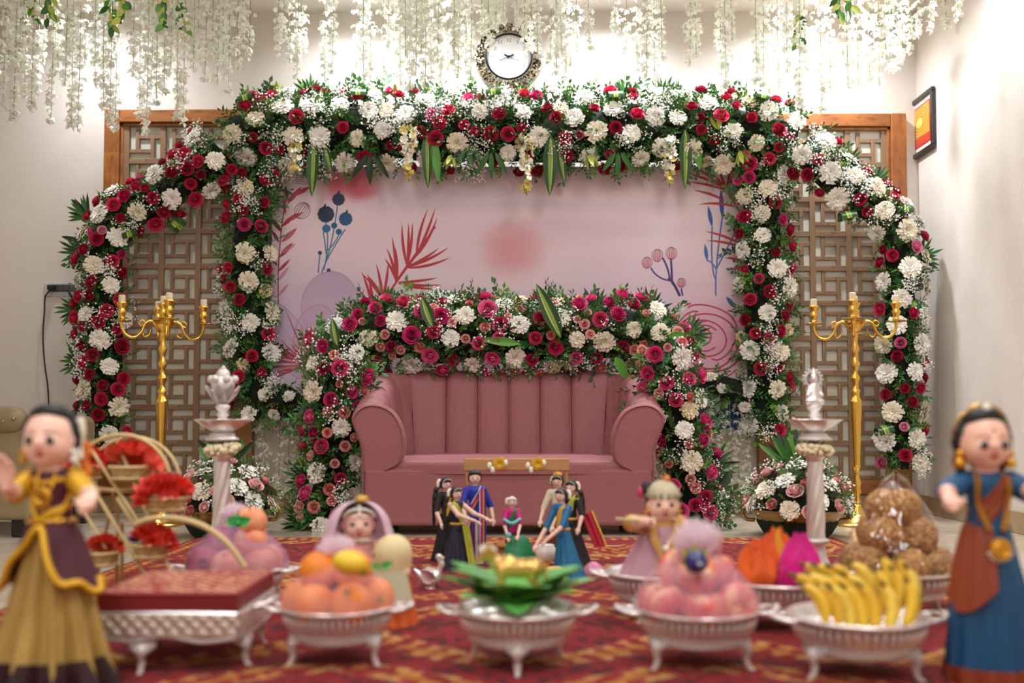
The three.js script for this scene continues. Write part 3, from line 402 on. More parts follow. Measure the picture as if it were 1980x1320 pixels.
// ---------- hanging strands of white blossom ----------
const strandMat = M(0xf7f8ee, 0.85, { transmission: 0.5, thickness: 0 }), strandStem = M(0x93a763, 0.7), petalGeo = merge([0, 1, 2].map((k) => leafBlade(0.026, 0.011, 0.4, 0.2, 1, 2, 0.25).rotateX(0.9).rotateY(k * 2.1)));
function strandGeo(seed, L, rich) {
  const R = rngOf(seed), out = [], n = round(L * 78 * rich);
  for (let i = 0; i < n; i++) { const y = -L * pow(R(), 0.85), w = 0.027 * (1 - 0.75 * pow(-y / L, 2)) + 0.005, a = R() * 6.28, r = w * sqrt(R()); out.push(tr(petalGeo.clone(), cos(a) * r, y, sin(a) * r, PI + (R() - 0.5) * 1.6, R() * 6.28, (R() - 0.5) * 1.2, 0.8 + R() * 0.55)); }
  return merge(out);
}
const STR = [0.4, 0.5, 0.6, 0.7, 0.8, 0.92, 1.05].map((L, i) => [L, strandGeo(300 + i, L, 1), tube([[0, 0, 0], [0.004, -L * 0.5, 0.003], [0, -L, 0]], 0.0018, 8, 4)]);
function strand(px, py, d, top, label, group, R) {
  const p = at(px, py, d), L = max(0.2, top - p.y), s = STR.reduce((a, b) => (abs(b[0] - L) < abs(a[0] - L) ? b : a));
  const t = thing('blossom_strand', label, 'blossom strand', [p.x, top, -d], R() * 6.28, group); const k = R() < 0.5 ? -1 : 1;
  part('stem', s[2], strandStem, t).scale.y = L / s[0]; const bl = part('blossoms', s[1], strandMat, t); bl.scale.set(k, L / s[0], 1); bl.userData.kind = 'stuff';
}
{
  const R = rngOf(88), G = [
    ['over the left part of the wall', [[-12, 180], [6, 205], [16, 120], [26, 232], [38, 130], [48, 190], [60, 212], [72, 175], [84, 120], [98, 236], [112, 140], [126, 165], [138, 245], [150, 252], [164, 120], [184, 168], [198, 130], [200, 205], [212, 238], [222, 250]]],
    ['in front of the left door top', [[258, 150], [270, 222], [282, 262], [292, 170], [302, 200], [318, 178], [330, 130], [342, 226], [354, 240]]],
    ['between the left door and the arch', [[374, 130], [384, 95], [396, 155], [410, 100], [420, 165], [432, 110], [442, 178], [460, 134], [470, 90], [482, 112]]],
    ['above the left end of the arch', [[538, 105], [548, 80], [560, 122], [574, 145], [586, 95], [628, 156], [642, 142], [690, 128], [703, 158], [716, 162]]],
    ['in the dense curtain left of the clock', [[742, 140], [752, 95], [762, 150], [774, 165], [784, 110], [792, 170], [804, 145], [814, 100], [822, 168], [834, 150], [846, 120], [852, 160], [866, 142], [878, 118], [886, 150], [900, 128], [910, 155]]],
    ['just above the wall clock', [[932, 62], [946, 92], [958, 56], [972, 44], [1000, 56], [1014, 72], [1026, 96], [1040, 108]]],
    ['right of the clock', [[1064, 122], [1076, 140], [1086, 110], [1094, 150], [1104, 130], [1116, 96], [1140, 92], [1190, 64], [1210, 104], [1232, 135], [1250, 150], [1266, 168], [1280, 112]]],
    ['above the right end of the arch', [[1334, 126], [1346, 110], [1394, 182], [1404, 165], [1416, 80], [1464, 156], [1476, 165], [1490, 122], [1506, 172], [1522, 142], [1534, 90], [1546, 204], [1556, 132], [1576, 105], [1590, 212], [1606, 172]]],
    ['near the right wall corner', [[1640, 172], [1650, 110], [1660, 166], [1672, 105], [1682, 152], [1700, 166], [1712, 100], [1722, 142], [1736, 132], [1746, 122], [1760, 102], [1776, 72], [1800, 62], [1830, 52], [1852, 34], [1872, 46], [1912, 42]]],
  ];
  const ORD = ['first', 'second', 'third', 'fourth', 'fifth', 'sixth', 'seventh', 'eighth', 'ninth', 'tenth', 'eleventh', 'twelfth', 'thirteenth', 'fourteenth', 'fifteenth', 'sixteenth', 'seventeenth', 'eighteenth', 'nineteenth', 'twentieth'];
  for (const [where, l] of G) { const dense = where.includes('dense'); l.forEach(([x, y], i) => strand(x, y, 4.75 + R() * 0.7, CEIL, dense ? 'white wisteria strand ' + where : ORD[i] + ' white wisteria strand from the left of those ' + where, 'ceiling strands ' + where, R)); }
  for (const [i, [x, y]] of [[500, 960], [512, 930], [540, 985], [556, 960], [572, 990], [590, 950], [604, 900]].entries()) strand(x, y, 5.66, at(x, 790, 5.66).y, ORD[i] + ' pale strand from the left below the lower left backdrop corner', 'strands below the backdrop on the left', R);
  for (const [i, [x, y]] of [[1368, 920], [1384, 960], [1398, 985], [1412, 975], [1428, 990], [1444, 965]].entries()) strand(x, y, 5.66, at(x, 760, 5.66).y, ORD[i] + ' pale strand from the left below the lower right backdrop corner', 'strands below the backdrop on the right', R);
  // leafy twigs among the strands
  [[96, 38, 4.9], [62, 36, 4.95], [240, 38, 4.8], [215, 55, 4.85], [316, 50, 4.8], [355, 60, 4.9], [1642, 20, 4.9], [1545, 82, 4.9], [1622, 32, 4.9]].forEach(([x, y, d], i) => {
    const p = at(x, y, d), t = thing('leafy_twig', ['long green leafy twig among the leftmost white strands', 'short green leafy twig at the far left of the white strands', 'bright green leafy twig hanging above the left door corner', 'thin leafy twig left of the bright green twig', 'dark green leafy twig above the left door', 'small dark twig hanging right of the left door top', 'green leafy twig at the top above the right door', 'lime green leafy twig above the right end of the arch', 'small green leafy twig left of the right wall corner'][i], 'twig', [p.x, CEIL, p.z]);
    const L = CEIL - p.y; part('stem', tube([[0, 0, 0], [0.01, -L * 0.6, 0], [0, -L, 0]], 0.002, 8, 4), strandStem, t);
    const Q = rngOf(400 + i); for (let k = 0; k < 9; k++) { const l = leafBlade(0.05 + Q() * 0.02, 0.016, 0.2, 0.2, 2, 3, 0.1); l.rotateZ(PI + (Q() - 0.5) * 2.2); l.rotateY(Q() * 1.5 - 0.75); part('leaf', l, [freshLeaf, limeMat, greenLeaf][(k + i) % 3], t, [(Q() - 0.5) * 0.02, -L + 0.14 - k * 0.017, 0.01]); }
  });
}
// ---------- carpet ----------
{
  const x0 = -1.4, x1 = 1.43, z0 = -4.46, z1 = -0.7, W = x1 - x0, L = z1 - z0;
  const orn = (x, z) => { // ogee lattice of gold scrolls on red, in metres
    const px = 0.8, pz = 1.5; let u = x / px, v = z / pz; const row = floor(v * 2); u += (row & 1) * 0.5; const a = u - floor(u) - 0.5, b = v * 2 - row - 0.5;
    const w = 0.5 * cos(b * PI) + 0.02, edge = abs(abs(a) - w * 0.98), wob = fbm(x * 16, z * 16), curl = sin(abs(a) * 70 + wob * 9) * sin(b * 40 + wob * 8);
    return { edge: edge + (wob - 0.5) * 0.12, curl, a, b, wob };
  };
  const t = texture(1024, 1400, (u, v, px, py) => {
    const x = x0 + u * W, z = z1 - v * L, o = orn(abs(x - 0.02), z + 0.62), n = hash(px, py), f = fbm(x * 40, z * 40), bd = min(x - x0, x1 - x, z - z0);
    let c = mixc([126, 14, 28], [160, 26, 38], f);
    c = mixc(c, [70, 8, 18], smooth(0.12, 0.3, o.curl * 0.4 + (o.wob - 0.45) * 1.6) * 0.75);
    const gold = smooth(0.13, 0.05, o.edge) * smooth(-0.3, 0.2, o.curl + (o.wob - 0.42) * 2), cream = smooth(0.05, 0.01, abs(o.edge - 0.09)) * smooth(0.3, 0.6, o.wob + o.curl * 0.3);
    c = mixc(c, mixc([176, 106, 30], [206, 148, 60], f), gold * 0.95); c = mixc(c, [232, 196, 120], cream * 0.7);
    const med = hypot(o.a * 1.0, o.b * 0.9); c = mixc(c, [200, 128, 46], smooth(-0.1, 0.3, o.curl + (o.wob - 0.4)) * smooth(0.035, 0.0, abs(med - 0.14 - 0.03 * sin(atan2(o.a, o.b) * 8))) * 0.55);
    if (bd < 0.1) { const s = sin((x + z) * 60) * sin((x - z) * 60); c = mixc(mixc([150, 22, 34], [210, 150, 62], smooth(0.0, 0.4, s + o.wob - 0.4)), [120, 14, 28], bd < 0.012 ? 1 : 0); }
    return mixc(c, [c[0] * 0.7, c[1] * 0.7, c[2] * 0.7], n * 0.5);
  });
  t.wrapS = t.wrapT = THREE.ClampToEdgeWrapping;
  const g = grid((u, v) => [lerp(x0, x1, u), 0.012, lerp(z1, z0, v)], 40, 40);
  const e = boxBetween(x0, x1, 0.0005, 0.0115, z0, z1, 0.004);
  const mat = M(0xffffff, 0.95, { map: t, bumpMap: texture(512, 512, (u, v, x, y) => hash(x, y), false, true && [6, 8]), bumpScale: 0.002, sheen: 0.3, sheenRoughness: 0.7, sheenColor: new THREE.Color(0.5, 0.2, 0.15) });
  const c = thing('carpet', 'red carpet with gold scroll ornament under the gift trays', 'carpet'); part('pile', g, mat, c); part('backing', e, M(0x7a1420, 0.95), c);
}
// ---------- sofa ----------
const velvetBump = texture(512, 512, (u, v, x, y) => fbm(x / 40, y / 60) * 0.5 + hash(x, y) * 0.12, false);
const velvet = M(0xffffff, 0.6, { map: texture(256, 256, (u, v, x, y) => mixc([150, 93, 96], [164, 105, 108], hash(x, y) * 0.6 + hash(x >> 1, y >> 2) * 0.4)), sheen: 1, sheenRoughness: 0.32, sheenColor: new THREE.Color(0.55, 0.4, 0.42), bumpMap: velvetBump, bumpScale: 0.004 });
{
  const s = thing('sofa', 'dusty pink velvet two-seat sofa with channelled curved back', 'sofa', [at(983, 1000, 4.62).x, 0, -4.62]);
  const HW = 0.555, DEP = 0.55, r0 = 0.16; // inner U: from the left arm front round the back to the right arm front
  const arm = DEP - r0, arc = r0 * PI / 2, bk = 2 * (HW - r0), LEN = 2 * arm + 2 * arc + bk;
  const U = (d) => { // distance along -> x, z, outward normal
    if (d < arm) return [-HW, -0.04 - d, -1, 0]; d -= arm;
    if (d < arc) { const a = d / r0; return [-HW + r0 - cos(a) * r0, -0.04 - arm - sin(a) * r0, -cos(a), -sin(a)]; } d -= arc;
    if (d < bk) return [-HW + r0 + d, -0.04 - DEP, 0, -1]; d -= bk;
    if (d < arc) { const a = d / r0; return [HW - r0 + sin(a) * r0, -0.04 - DEP + r0 - cos(a) * r0, sin(a), -cos(a)].map((q, i) => (i === 1 ? -0.04 - arm - r0 + r0 * (1 - cos(a)) : q)); } d -= arc;
    return [HW, -0.04 - arm + d, 1, 0];
  };
  const Hat = (d) => { const k = min(d, LEN - d); return lerp(0.6, 0.775, smooth(0.02, arm + arc * 0.7, k)); }, Rat = (d) => lerp(0.062, 0.06, smooth(0.0, arm + arc, min(d, LEN - d)));
  const prof = (d, v) => { // v 0..1 from the seat up the inner face, over the roll, down the back: [outward, up]
    const H = Hat(d), r = Rat(d), lean = 0.045, y0 = 0.3, yr = H - r; const l1 = yr - y0, l2 = PI * r, l3 = yr - 0.3, t = v * (l1 + l2 + l3);
    if (t < l1) return [lean * pow(t / l1, 1.4), y0 + t]; if (t < l1 + l2) { const a = PI - (t - l1) / r; return [lean + r + cos(a) * r, yr + sin(a) * r]; }
    const q = (t - l1 - l2) / l3; return [lean + 2 * r - 0.05 * smooth(0, 0.5, q), yr - (t - l1 - l2)];
  };
  const channel = (d0, d1, b, nu, wr = 0) => grid((u, v) => {
    const d = lerp(d0, d1, u), [x, z, nx, nz] = U(d), [o, y] = prof(d, v), k = pow(max(0, sin(PI * u)), 0.42) * b, w = wr ? wr * 0.011 * (sin(u * 26 + v * 15 + 2 * noise(u * 5, v * 9)) * noise(u * 4 + 9, v * 6)) * smooth(0.05, 0.3, v) : 0;
    const L = prof(d, min(1, v + 0.01)), l0 = prof(d, max(0, v - 0.01)), dx = L[0] - l0[0], dy = L[1] - l0[1], ll = hypot(dx, dy) || 1, oo = o - (dy / ll) * (k + w) * 1, yy = y + (dx / ll) * (k + w);
    return [x + nx * oo, yy, z + nz * oo];
  }, nu, 34), uvm = (g, a, b) => { const uv = g.attributes.uv; for (let i = 0; i < uv.count; i++) uv.setXY(i, lerp(a, b, uv.getX(i)) * 1.1, uv.getY(i) * 0.9); return g; };
  const a1 = arm * 0.86, nB = 6, d0 = arm + arc * 0.6, dB = (LEN - 2 * d0) / nB;
  for (let i = 0; i < nB; i++) part('back_channel', uvm(channel(d0 + i * dB + 0.001, d0 + (i + 1) * dB - 0.001, 0.026, 14), i * 0.37, i * 0.37 + dB), velvet, s);
  const mid = arm * 0.8;
  for (const [a, b] of [[mid, d0], [LEN - d0, LEN - mid]]) part('corner_channel', uvm(channel(a, b, 0.018, 14, 0.8), a, b), velvet, s);
  for (const [a, b] of [[0, mid], [LEN - mid, LEN]]) part('arm', uvm(channel(a, b, 0.012, 20, 1), a, b), velvet, s);
  // arm fronts: rounded panels, wider at the rolled top
  for (const m of [-1, 1]) {
    const sh = new THREE.Shape(); const pts = [[0.02, 0.302], [-0.045, 0.34], [-0.066, 0.42], [-0.052, 0.5], [-0.012, 0.568], [0.05, 0.598], [0.112, 0.596], [0.156, 0.562], [0.164, 0.53], [0.142, 0.47], [0.12, 0.4], [0.12, 0.302]];
    const mp = pts.map(([x, y]) => new THREE.Vector2(m * x, y)); sh.moveTo(mp[0].x, mp[0].y); sh.splineThru(mp.slice(1)); sh.lineTo(mp[0].x, 0.302);
    const g = new THREE.ExtrudeGeometry(sh, { depth: 0.02, bevelEnabled: true, bevelThickness: 0.016, bevelSize: 0.012, bevelSegments: 4, curveSegments: 30 }); g.translate(m * HW + 0, 0, -0.05);
    const fr = part('arm_front', uvBox(g, 2), velvet, s); part('piping', tube(pts.map(([x, y]) => [m * (HW + 0 * x) + (m < 0 ? -x : x), y, -0.012]), 0.0045, 60, 6), velvet, fr);
  }
  part('base', uvBox(boxBetween(-0.675, 0.675, 0.045, 0.312, -0.7, -0.012, 0.02), 2), velvet, s);
  part('base_piping', tube([[-0.672, 0.05, -0.008], [-0.674, 0.2, -0.008], [-0.674, 0.305, -0.008]], 0.004, 12, 6), velvet, s); part('base_piping', tube([[0.672, 0.05, -0.008], [0.674, 0.2, -0.008], [0.674, 0.305, -0.008]], 0.004, 12, 6), velvet, s);
  part('seat_cushion', uvBox(grid((u, v) => { const x = (u * 2 - 1), X = x * 0.555, zf = -0.028 + 0.03 * (1 - x * x), zb = -0.58, p = v * 1.25; if (p < 0.12) return [X, 0.285 + p / 0.12 * 0.04, zf]; if (p < 0.24) { const a = (p - 0.12) / 0.12 * PI / 2; return [X, 0.325 + sin(a) * 0.02, zf - 0.02 + cos(a) * 0.02]; } const q = (p - 0.24) / 1.01; return [X, 0.345 + 0.022 * sin(q * PI * 0.6) * (1 - pow(abs(x), 6) * 0.5), lerp(zf - 0.02, zb, q)]; }, 40, 40), 2), velvet, s);
  const dark = M(0x1a120e, 0.5); for (const x of [-0.6, 0.6]) for (const z of [-0.08, -0.62]) part('foot', lathe([[0, 0], [0.018, 0], [0.026, 0.05], [0, 0.05]], 14), dark, s, [x, 0, z]);
}
// ---------- gold candelabras with candles ----------
const goldMat = M(0xf0c25e, 0.24, { metalness: 0.95 }), waxMat = M(0xf1e6c8, 0.5, { transmission: 0.15, thickness: 0 }), wickMat = M(0x222018, 0.9);
function candelabra(px, py, rot, droop, label, cands, group) {
  const p = at(px, py, 5.1), t = thing('candelabra', label, 'candelabra', [p.x, 0, p.z], 0), HB = 1.03;
  part('base', lathe([[0, 0], [0.115, 0], [0.118, 0.008], [0.1, 0.02], [0.085, 0.024], [0.08, 0.034], [0.06, 0.044], [0.04, 0.06], [0.026, 0.085], [0.02, 0.11], [0, 0.11]], 40), goldMat, t);
  part('pole', lathe([[0.012, 0.1], [0.022, 0.13], [0.014, 0.15], [0.024, 0.17], [0.016, 0.19], [0.022, 0.215], [0.013, 0.25], [0.013, 0.27], [0.018, 0.29], [0.021, 0.295], [0.021, 0.302], [0.018, 0.308], [0.023, 0.45], [0.03, 0.625], [0.031, 0.635], [0.022, 0.65], [0.02, 0.67], [0.026, 0.685], [0.014, 0.7], [0.013, 0.72], [0.024, 0.745], [0.023, 0.755], [0.012, 0.775], [0.014, 0.8], [0.026, 0.825], [0.012, 0.85], [0.014, 0.87], [0.024, 0.9], [0.012, 0.93], [0.016, 0.96], [0.02, 0.985], [0.012, 1.0], [0, 1.0]], 28), goldMat, t);
  part('hub', lathe([[0, 0.985], [0.022, 0.985], [0.034, 1.0], [0.04, 1.02], [0.03, 1.032], [0.05, 1.036], [0.05, 1.04], [0.015, 1.045], [0, 1.045]], 28), goldMat, t);
  const cup = () => lathe([[0, 0.002], [0.05, 0.0], [0.052, 0.004], [0.02, 0.008], [0.012, 0.02], [0.02, 0.034], [0.024, 0.05], [0.016, 0.062], [0.02, 0.07], [0.028, 0.085], [0.03, 0.094], [0.022, 0.096], [0.0, 0.09]], 24);
  const place = []; part('candle_cup', cup(), goldMat, t, [0, HB + 0.012, 0]); place.push([0, HB + 0.104, 0]);
  [0, 1, 2, 3].forEach((k) => {
    const a = rot + k * PI / 2, g = new THREE.Group(); g.name = 'arm'; t.add(g); g.rotation.y = -a; g.position.y = HB + (droop[k] ?? 0);
    part('branch', [tube([[0.03, -0.02, 0], [0.055, 0.012, 0], [0.085, 0.0, 0], [0.105, -0.045, 0], [0.14, -0.075, 0], [0.18, -0.062, 0], [0.2, -0.02, 0], [0.2, 0.004, 0]], (u) => 0.0085 - 0.001 * u, 36, 8), tube([[0.085, 0.0, 0], [0.1, 0.014, 0], [0.116, 0.0, 0], [0.108, -0.016, 0], [0.098, -0.008, 0]], 0.005, 16, 6), tube([[0.06, -0.03, 0], [0.07, -0.06, 0], [0.09, -0.07, 0], [0.1, -0.05, 0]], 0.005, 12, 6)], goldMat, g);
    part('drip_pan', lathe([[0, 0.0], [0.046, 0.004], [0.048, 0.009], [0.012, 0.006], [0, 0.006]], 24), goldMat, g, [0.2, 0, 0]); part('candle_cup', cup().scale(0.92, 1, 0.92), goldMat, g, [0.2, 0.006, 0]);
    place.push([cos(a) * 0.2, HB + (droop[k] ?? 0) + 0.098, sin(a) * 0.2]);
  });
  place.forEach(([x, y, z], i) => { const c = thing('candle', cands[i], 'candle', [p.x + x, y - 0.012, p.z + z], 0, group); part('wax', lathe([[0, 0], [0.0165, 0], [0.0165, 0.048], [0.014, 0.051], [0, 0.049]], 20), waxMat, c); part('wick', rod([0, 0.048, 0], [0.001, 0.058, 0], 0.0012), wickMat, c); });
}
candelabra(310, 1005, 2.67, {}, 'tall gold five-arm candelabra before the left wooden door', ['short cream candle on the centre cup of the left candelabra', 'short cream candle on the leftmost arm of the left candelabra', 'short cream candle second from left on the left candelabra', 'short cream candle on the rightmost arm of the left candelabra', 'short cream candle second from right on the left candelabra'], 'candles on the left candelabra');
candelabra(1658, 1005, 0.37, { 3: -0.045 }, 'tall gold five-arm candelabra before the right wooden door with one drooping arm', ['short cream candle on the centre cup of the right candelabra', 'short cream candle on the rightmost arm of the right candelabra', 'short cream candle second from left on the right candelabra', 'short cream candle on the leftmost arm of the right candelabra', 'short cream candle on the drooping arm of the right candelabra'], 'candles on the right candelabra');
// ---------- silver oil lamps ----------
const silverBump = texture(256, 256, (u, v, x, y) => fbm(x / 7, y / 7) * 0.7 + fbm(x / 3, y / 3) * 0.3, false, [3, 3]);
const silver = M(0xefebea, 0.3, { metalness: 0.75, bumpMap: silverBump, bumpScale: 0.0012 }), silverSmooth = M(0xf0edec, 0.27, { metalness: 0.7 });
function oilLamp(px, d, label, peacock) {
  const p = at(px, 1000, d), t = thing('oil_lamp', label, 'lamp', [p.x, 0, p.z]);
  part('base', lathe([[0, 0], [0.085, 0], [0.088, 0.01], [0.075, 0.02], [0.06, 0.03], [0.045, 0.05], [0.034, 0.07], [0.03, 0.11], [0.044, 0.118], [0.044, 0.126], [0.032, 0.132], [0, 0.132]], 36), silver, t);
  const twist = grid((u, v) => { const y = 0.13 + v * 0.26, a = u * 2 * PI, r = lerp(0.031, 0.0255, v) * (1 + 0.07 * cos(6 * a + v * 16)); return [cos(a) * r, y, sin(a) * r]; }, 60, 40, true);
  part('column', twist, silver, t);
  part('collar', lathe([[0.024, 0.385], [0.026, 0.395], [0.033, 0.404], [0.034, 0.415], [0.026, 0.425], [0.02, 0.44], [0.02, 0.458], [0.056, 0.462], [0.058, 0.468], [0.046, 0.474], [0.04, 0.486], [0.02, 0.49], [0, 0.49]], 32), silver, t);
  const bowl = lathe([[0, 0.488], [0.03, 0.49], [0.06, 0.512], [0.074, 0.53], [0.077, 0.534], [0.07, 0.533], [0.05, 0.52], [0.02, 0.512], [0, 0.512]], 40), bp = bowl.attributes.position;
  for (let i = 0; i < bp.count; i++) { const x = bp.getX(i), z = bp.getZ(i), r = hypot(x, z), a = atan2(z, x), k = 1 + 0.32 * pow(max(0, cos(2.5 * a)), 6) * smooth(0.04, 0.075, r); bp.setXYZ(i, x * k, bp.getY(i), z * k); } bowl.computeVertexNormals(); part('lamp_bowl', bowl, silverSmooth, t);
  part('stem', lathe([[0.016, 0.51], [0.014, 0.54], [0.022, 0.548], [0.014, 0.558], [0.022, 0.568], [0.026, 0.578], [0.015, 0.588], [0, 0.59]], 24), silver, t);
  const f = new THREE.Group(); f.name = 'finial'; t.add(f); f.position.y = 0.585;
  if (peacock) { part('lotus', [0, 1, 2, 3, 4, 5, 6, 7].map((k) => leafBlade(0.085, 0.022, 0.4, -0.35, 3, 5, 0.4).rotateX(0.55).rotateY(k * PI / 4)), silver, f); part('bud', [ball(0.036, 16, 12).scale(1.15, 0.9, 1).translate(0, 0.07, 0), ball(0.024).translate(0, 0.1, 0), lathe([[0.008, 0.115], [0.01, 0.125], [0, 0.135]], 12), ...[0, 1, 2, 3, 4, 5].map((k) => ball(0.014, 8, 6).translate(cos(k) * 0.04, 0.085, sin(k) * 0.04))], silver, f); }
  else { part('seated_idol', sdfMesh([C([0, 0.02, 0], [0, 0.06, 0], 0.02, 0.014), C([-0.014, 0.055, 0], [-0.024, 0.03, 0.012], 0.007, 0.006), C([0.014, 0.055, 0], [0.024, 0.03, 0.012], 0.007, 0.006), C([-0.02, 0.01, 0.008], [0.02, 0.008, 0.014], 0.012, 0.011), E([0, 0.084, 0], [0.013, 0.015, 0.013]), C([0, 0.098, 0], [0, 0.122, 0], 0.01, 0.003)], 0.008, 0.0025), silver, f); part('halo', [new THREE.TorusGeometry(0.026, 0.0045, 8, 28).translate(0, 0.086, -0.012), ...Array.from({ length: 11 }, (_, k) => ball(0.0055, 8, 6).translate(cos(k / 10 * PI * 1.3 - 0.47) * 0.032, 0.086 + sin(k / 10 * PI * 1.3 - 0.47) * 0.032, -0.012))], silver, f); }
  const g = thing('jasmine_ring', 'ring of cream jasmine buds tied round the ' + (peacock ? 'left' : 'right') + ' silver oil lamp', 'flower ring', [p.x, 0.43, p.z]), R = rngOf(peacock ? 5 : 6); g.rotation.z = peacock ? 0.12 : -0.1;
  const buds = []; for (let k = 0; k < 120; k++) { const a = k / 120 * 2 * PI, q = R() * 6.28; buds.push(tr(ball(0.009, 6, 5), cos(a) * (0.044 + cos(q) * 0.011), sin(q) * 0.012, sin(a) * (0.044 + cos(q) * 0.011), R() * 3, 0, R() * 3, [1, 1.5, 1])); }
  part('buds', buds, M(0xf0e6c2, 0.65), g); part('string', new THREE.TorusGeometry(0.04, 0.005, 6, 30).rotateX(PI / 2), M(0xd8cba0, 0.8), g);
  return t;
}
oilLamp(428, 3.4, 'silver pedestal oil lamp with lotus finial on the left', true);
oilLamp(1577, 3.4, 'silver pedestal oil lamp with seated figure finial on the right', false);
for (const [x, y, dx, lab] of [[1532, 808, -1, 'white cotton wick sticking out of the right silver lamp bowl'], [478, 806, 1, 'pale cotton wick sticking out of the left silver lamp bowl']]) { const a = at(x, y, 3.4), b = at(x - dx * 22, y + 10, 3.4); solo('cotton_wick', rod([0, 0, 0], [b.x - a.x, b.y - a.y, 0], 0.004, 0.003), M(0xefe8c8, 0.9), lab, 'wick', a); }
// ---------- brass urns with flower mounds ----------
const brass = M(0xa68750, 0.34, { metalness: 0.75, bumpMap: silverBump, bumpScale: 0.0006 });
function urn(px, side) {
  const p = at(px, 1000, 4.62), t = thing('brass_urn', 'wide brass urn with loop handles behind the ' + side + ' silver lamp', 'urn', [p.x, 0, p.z]);
  part('bowl', lathe([[0, 0.0], [0.09, 0.0], [0.1, 0.012], [0.13, 0.035], [0.18, 0.075], [0.2, 0.105], [0.205, 0.118], [0.215, 0.122], [0.213, 0.128], [0.2, 0.124], [0.19, 0.1], [0.12, 0.045], [0, 0.03]], 48), brass, t);
  for (const s of [-1, 1]) part('handle', tube([[s * 0.195, 0.075, 0], [s * 0.235, 0.08, 0], [s * 0.252, 0.115, 0], [s * 0.232, 0.14, 0], [s * 0.205, 0.126, 0]], 0.009, 20, 8), brass, t);
  const m = thing('flower_mound', 'mound of pink roses and white chrysanthemums in the ' + side + ' brass urn', 'flower arrangement', [p.x, 0.11, p.z]), R = rngOf(side.length * 7);
  const surf = (a, e) => { const r = 0.215 * cos(e) + 0.012; return { p: V(cos(a) * r, 0.2 * sin(e) * (1 + 0.15 * sin(e)), sin(a) * r * 0.95), n: V(cos(a) * cos(e), 0.25 + sin(e), sin(a) * cos(e)).normalize() }; };
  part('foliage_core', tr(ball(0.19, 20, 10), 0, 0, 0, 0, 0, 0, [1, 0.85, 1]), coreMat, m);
  const taken = [], blooms = (name, geos, mats, n, rad, k) => { for (let i = 0; i < n; i++) for (let q = 0; q < 30; q++) { const f = surf(R() * PI + (R() < 0.18 ? PI : 0), 0.05 + R() * 1.35); if (!taken.every((o) => o[0].distanceTo(f.p) > (o[1] + rad) * k)) continue; taken.push([f.p, rad]); put(name, geos[floor(R() * geos.length)], mats[floor(R() * mats.length)], m, facing(f.p, f.n.clone().add(V((R() - 0.5) * 0.4, 0, (R() - 0.5) * 0.4)), rad * (0.88 + R() * 0.24), R() * 6)); break; } };
  blooms('chrysanthemum', mums, mumMat, 14, 0.052, 0.9); blooms('rose', roses, ROSE.peony, 34, 0.031, 0.9); blooms('rose', roses, ROSE.blush, 6, 0.026, 0.9);
  const bm = [], lm = [], lc = []; for (let i = 0; i < 26; i++) { const f = surf(R() * 6.28, R() * 1.3); bm.push(facing(f.p, f.n, 0.08, R() * 6)); } for (let i = 0; i < 170; i++) { const f = surf(R() * 6.28, R() * 1.5 - 0.1); lm.push(facing(f.p.multiplyScalar(0.84), f.n.add(V((R() - 0.5), 0, (R() - 0.5)).multiplyScalar(0.9)), 0.05 + R() * 0.035, R() * 6)); lc.push(leafTone(R)); }
  stuff('babys_breath', breaths[0], budMat, bm, m); stuff('leaf_sprigs', sprigs[0], leafMat, lm, m, lc);
  for (let k = 0; k < 15; k++) { const g = leafBlade(0.16 + R() * 0.06, 0.014, 0.35, 0.15, 2, 6, 0.5); g.rotateX(-0.15 + R() * 0.5); g.rotateZ((k - 7) * 0.13); g.rotateY((R() - 0.5) * 1.4); part('spiky_leaf', g, [greenLeaf, darkLeaf, freshLeaf][k % 3], m, [-0.01, 0.19, 0]); }
}
urn(436, 'left'); urn(1541, 'right');
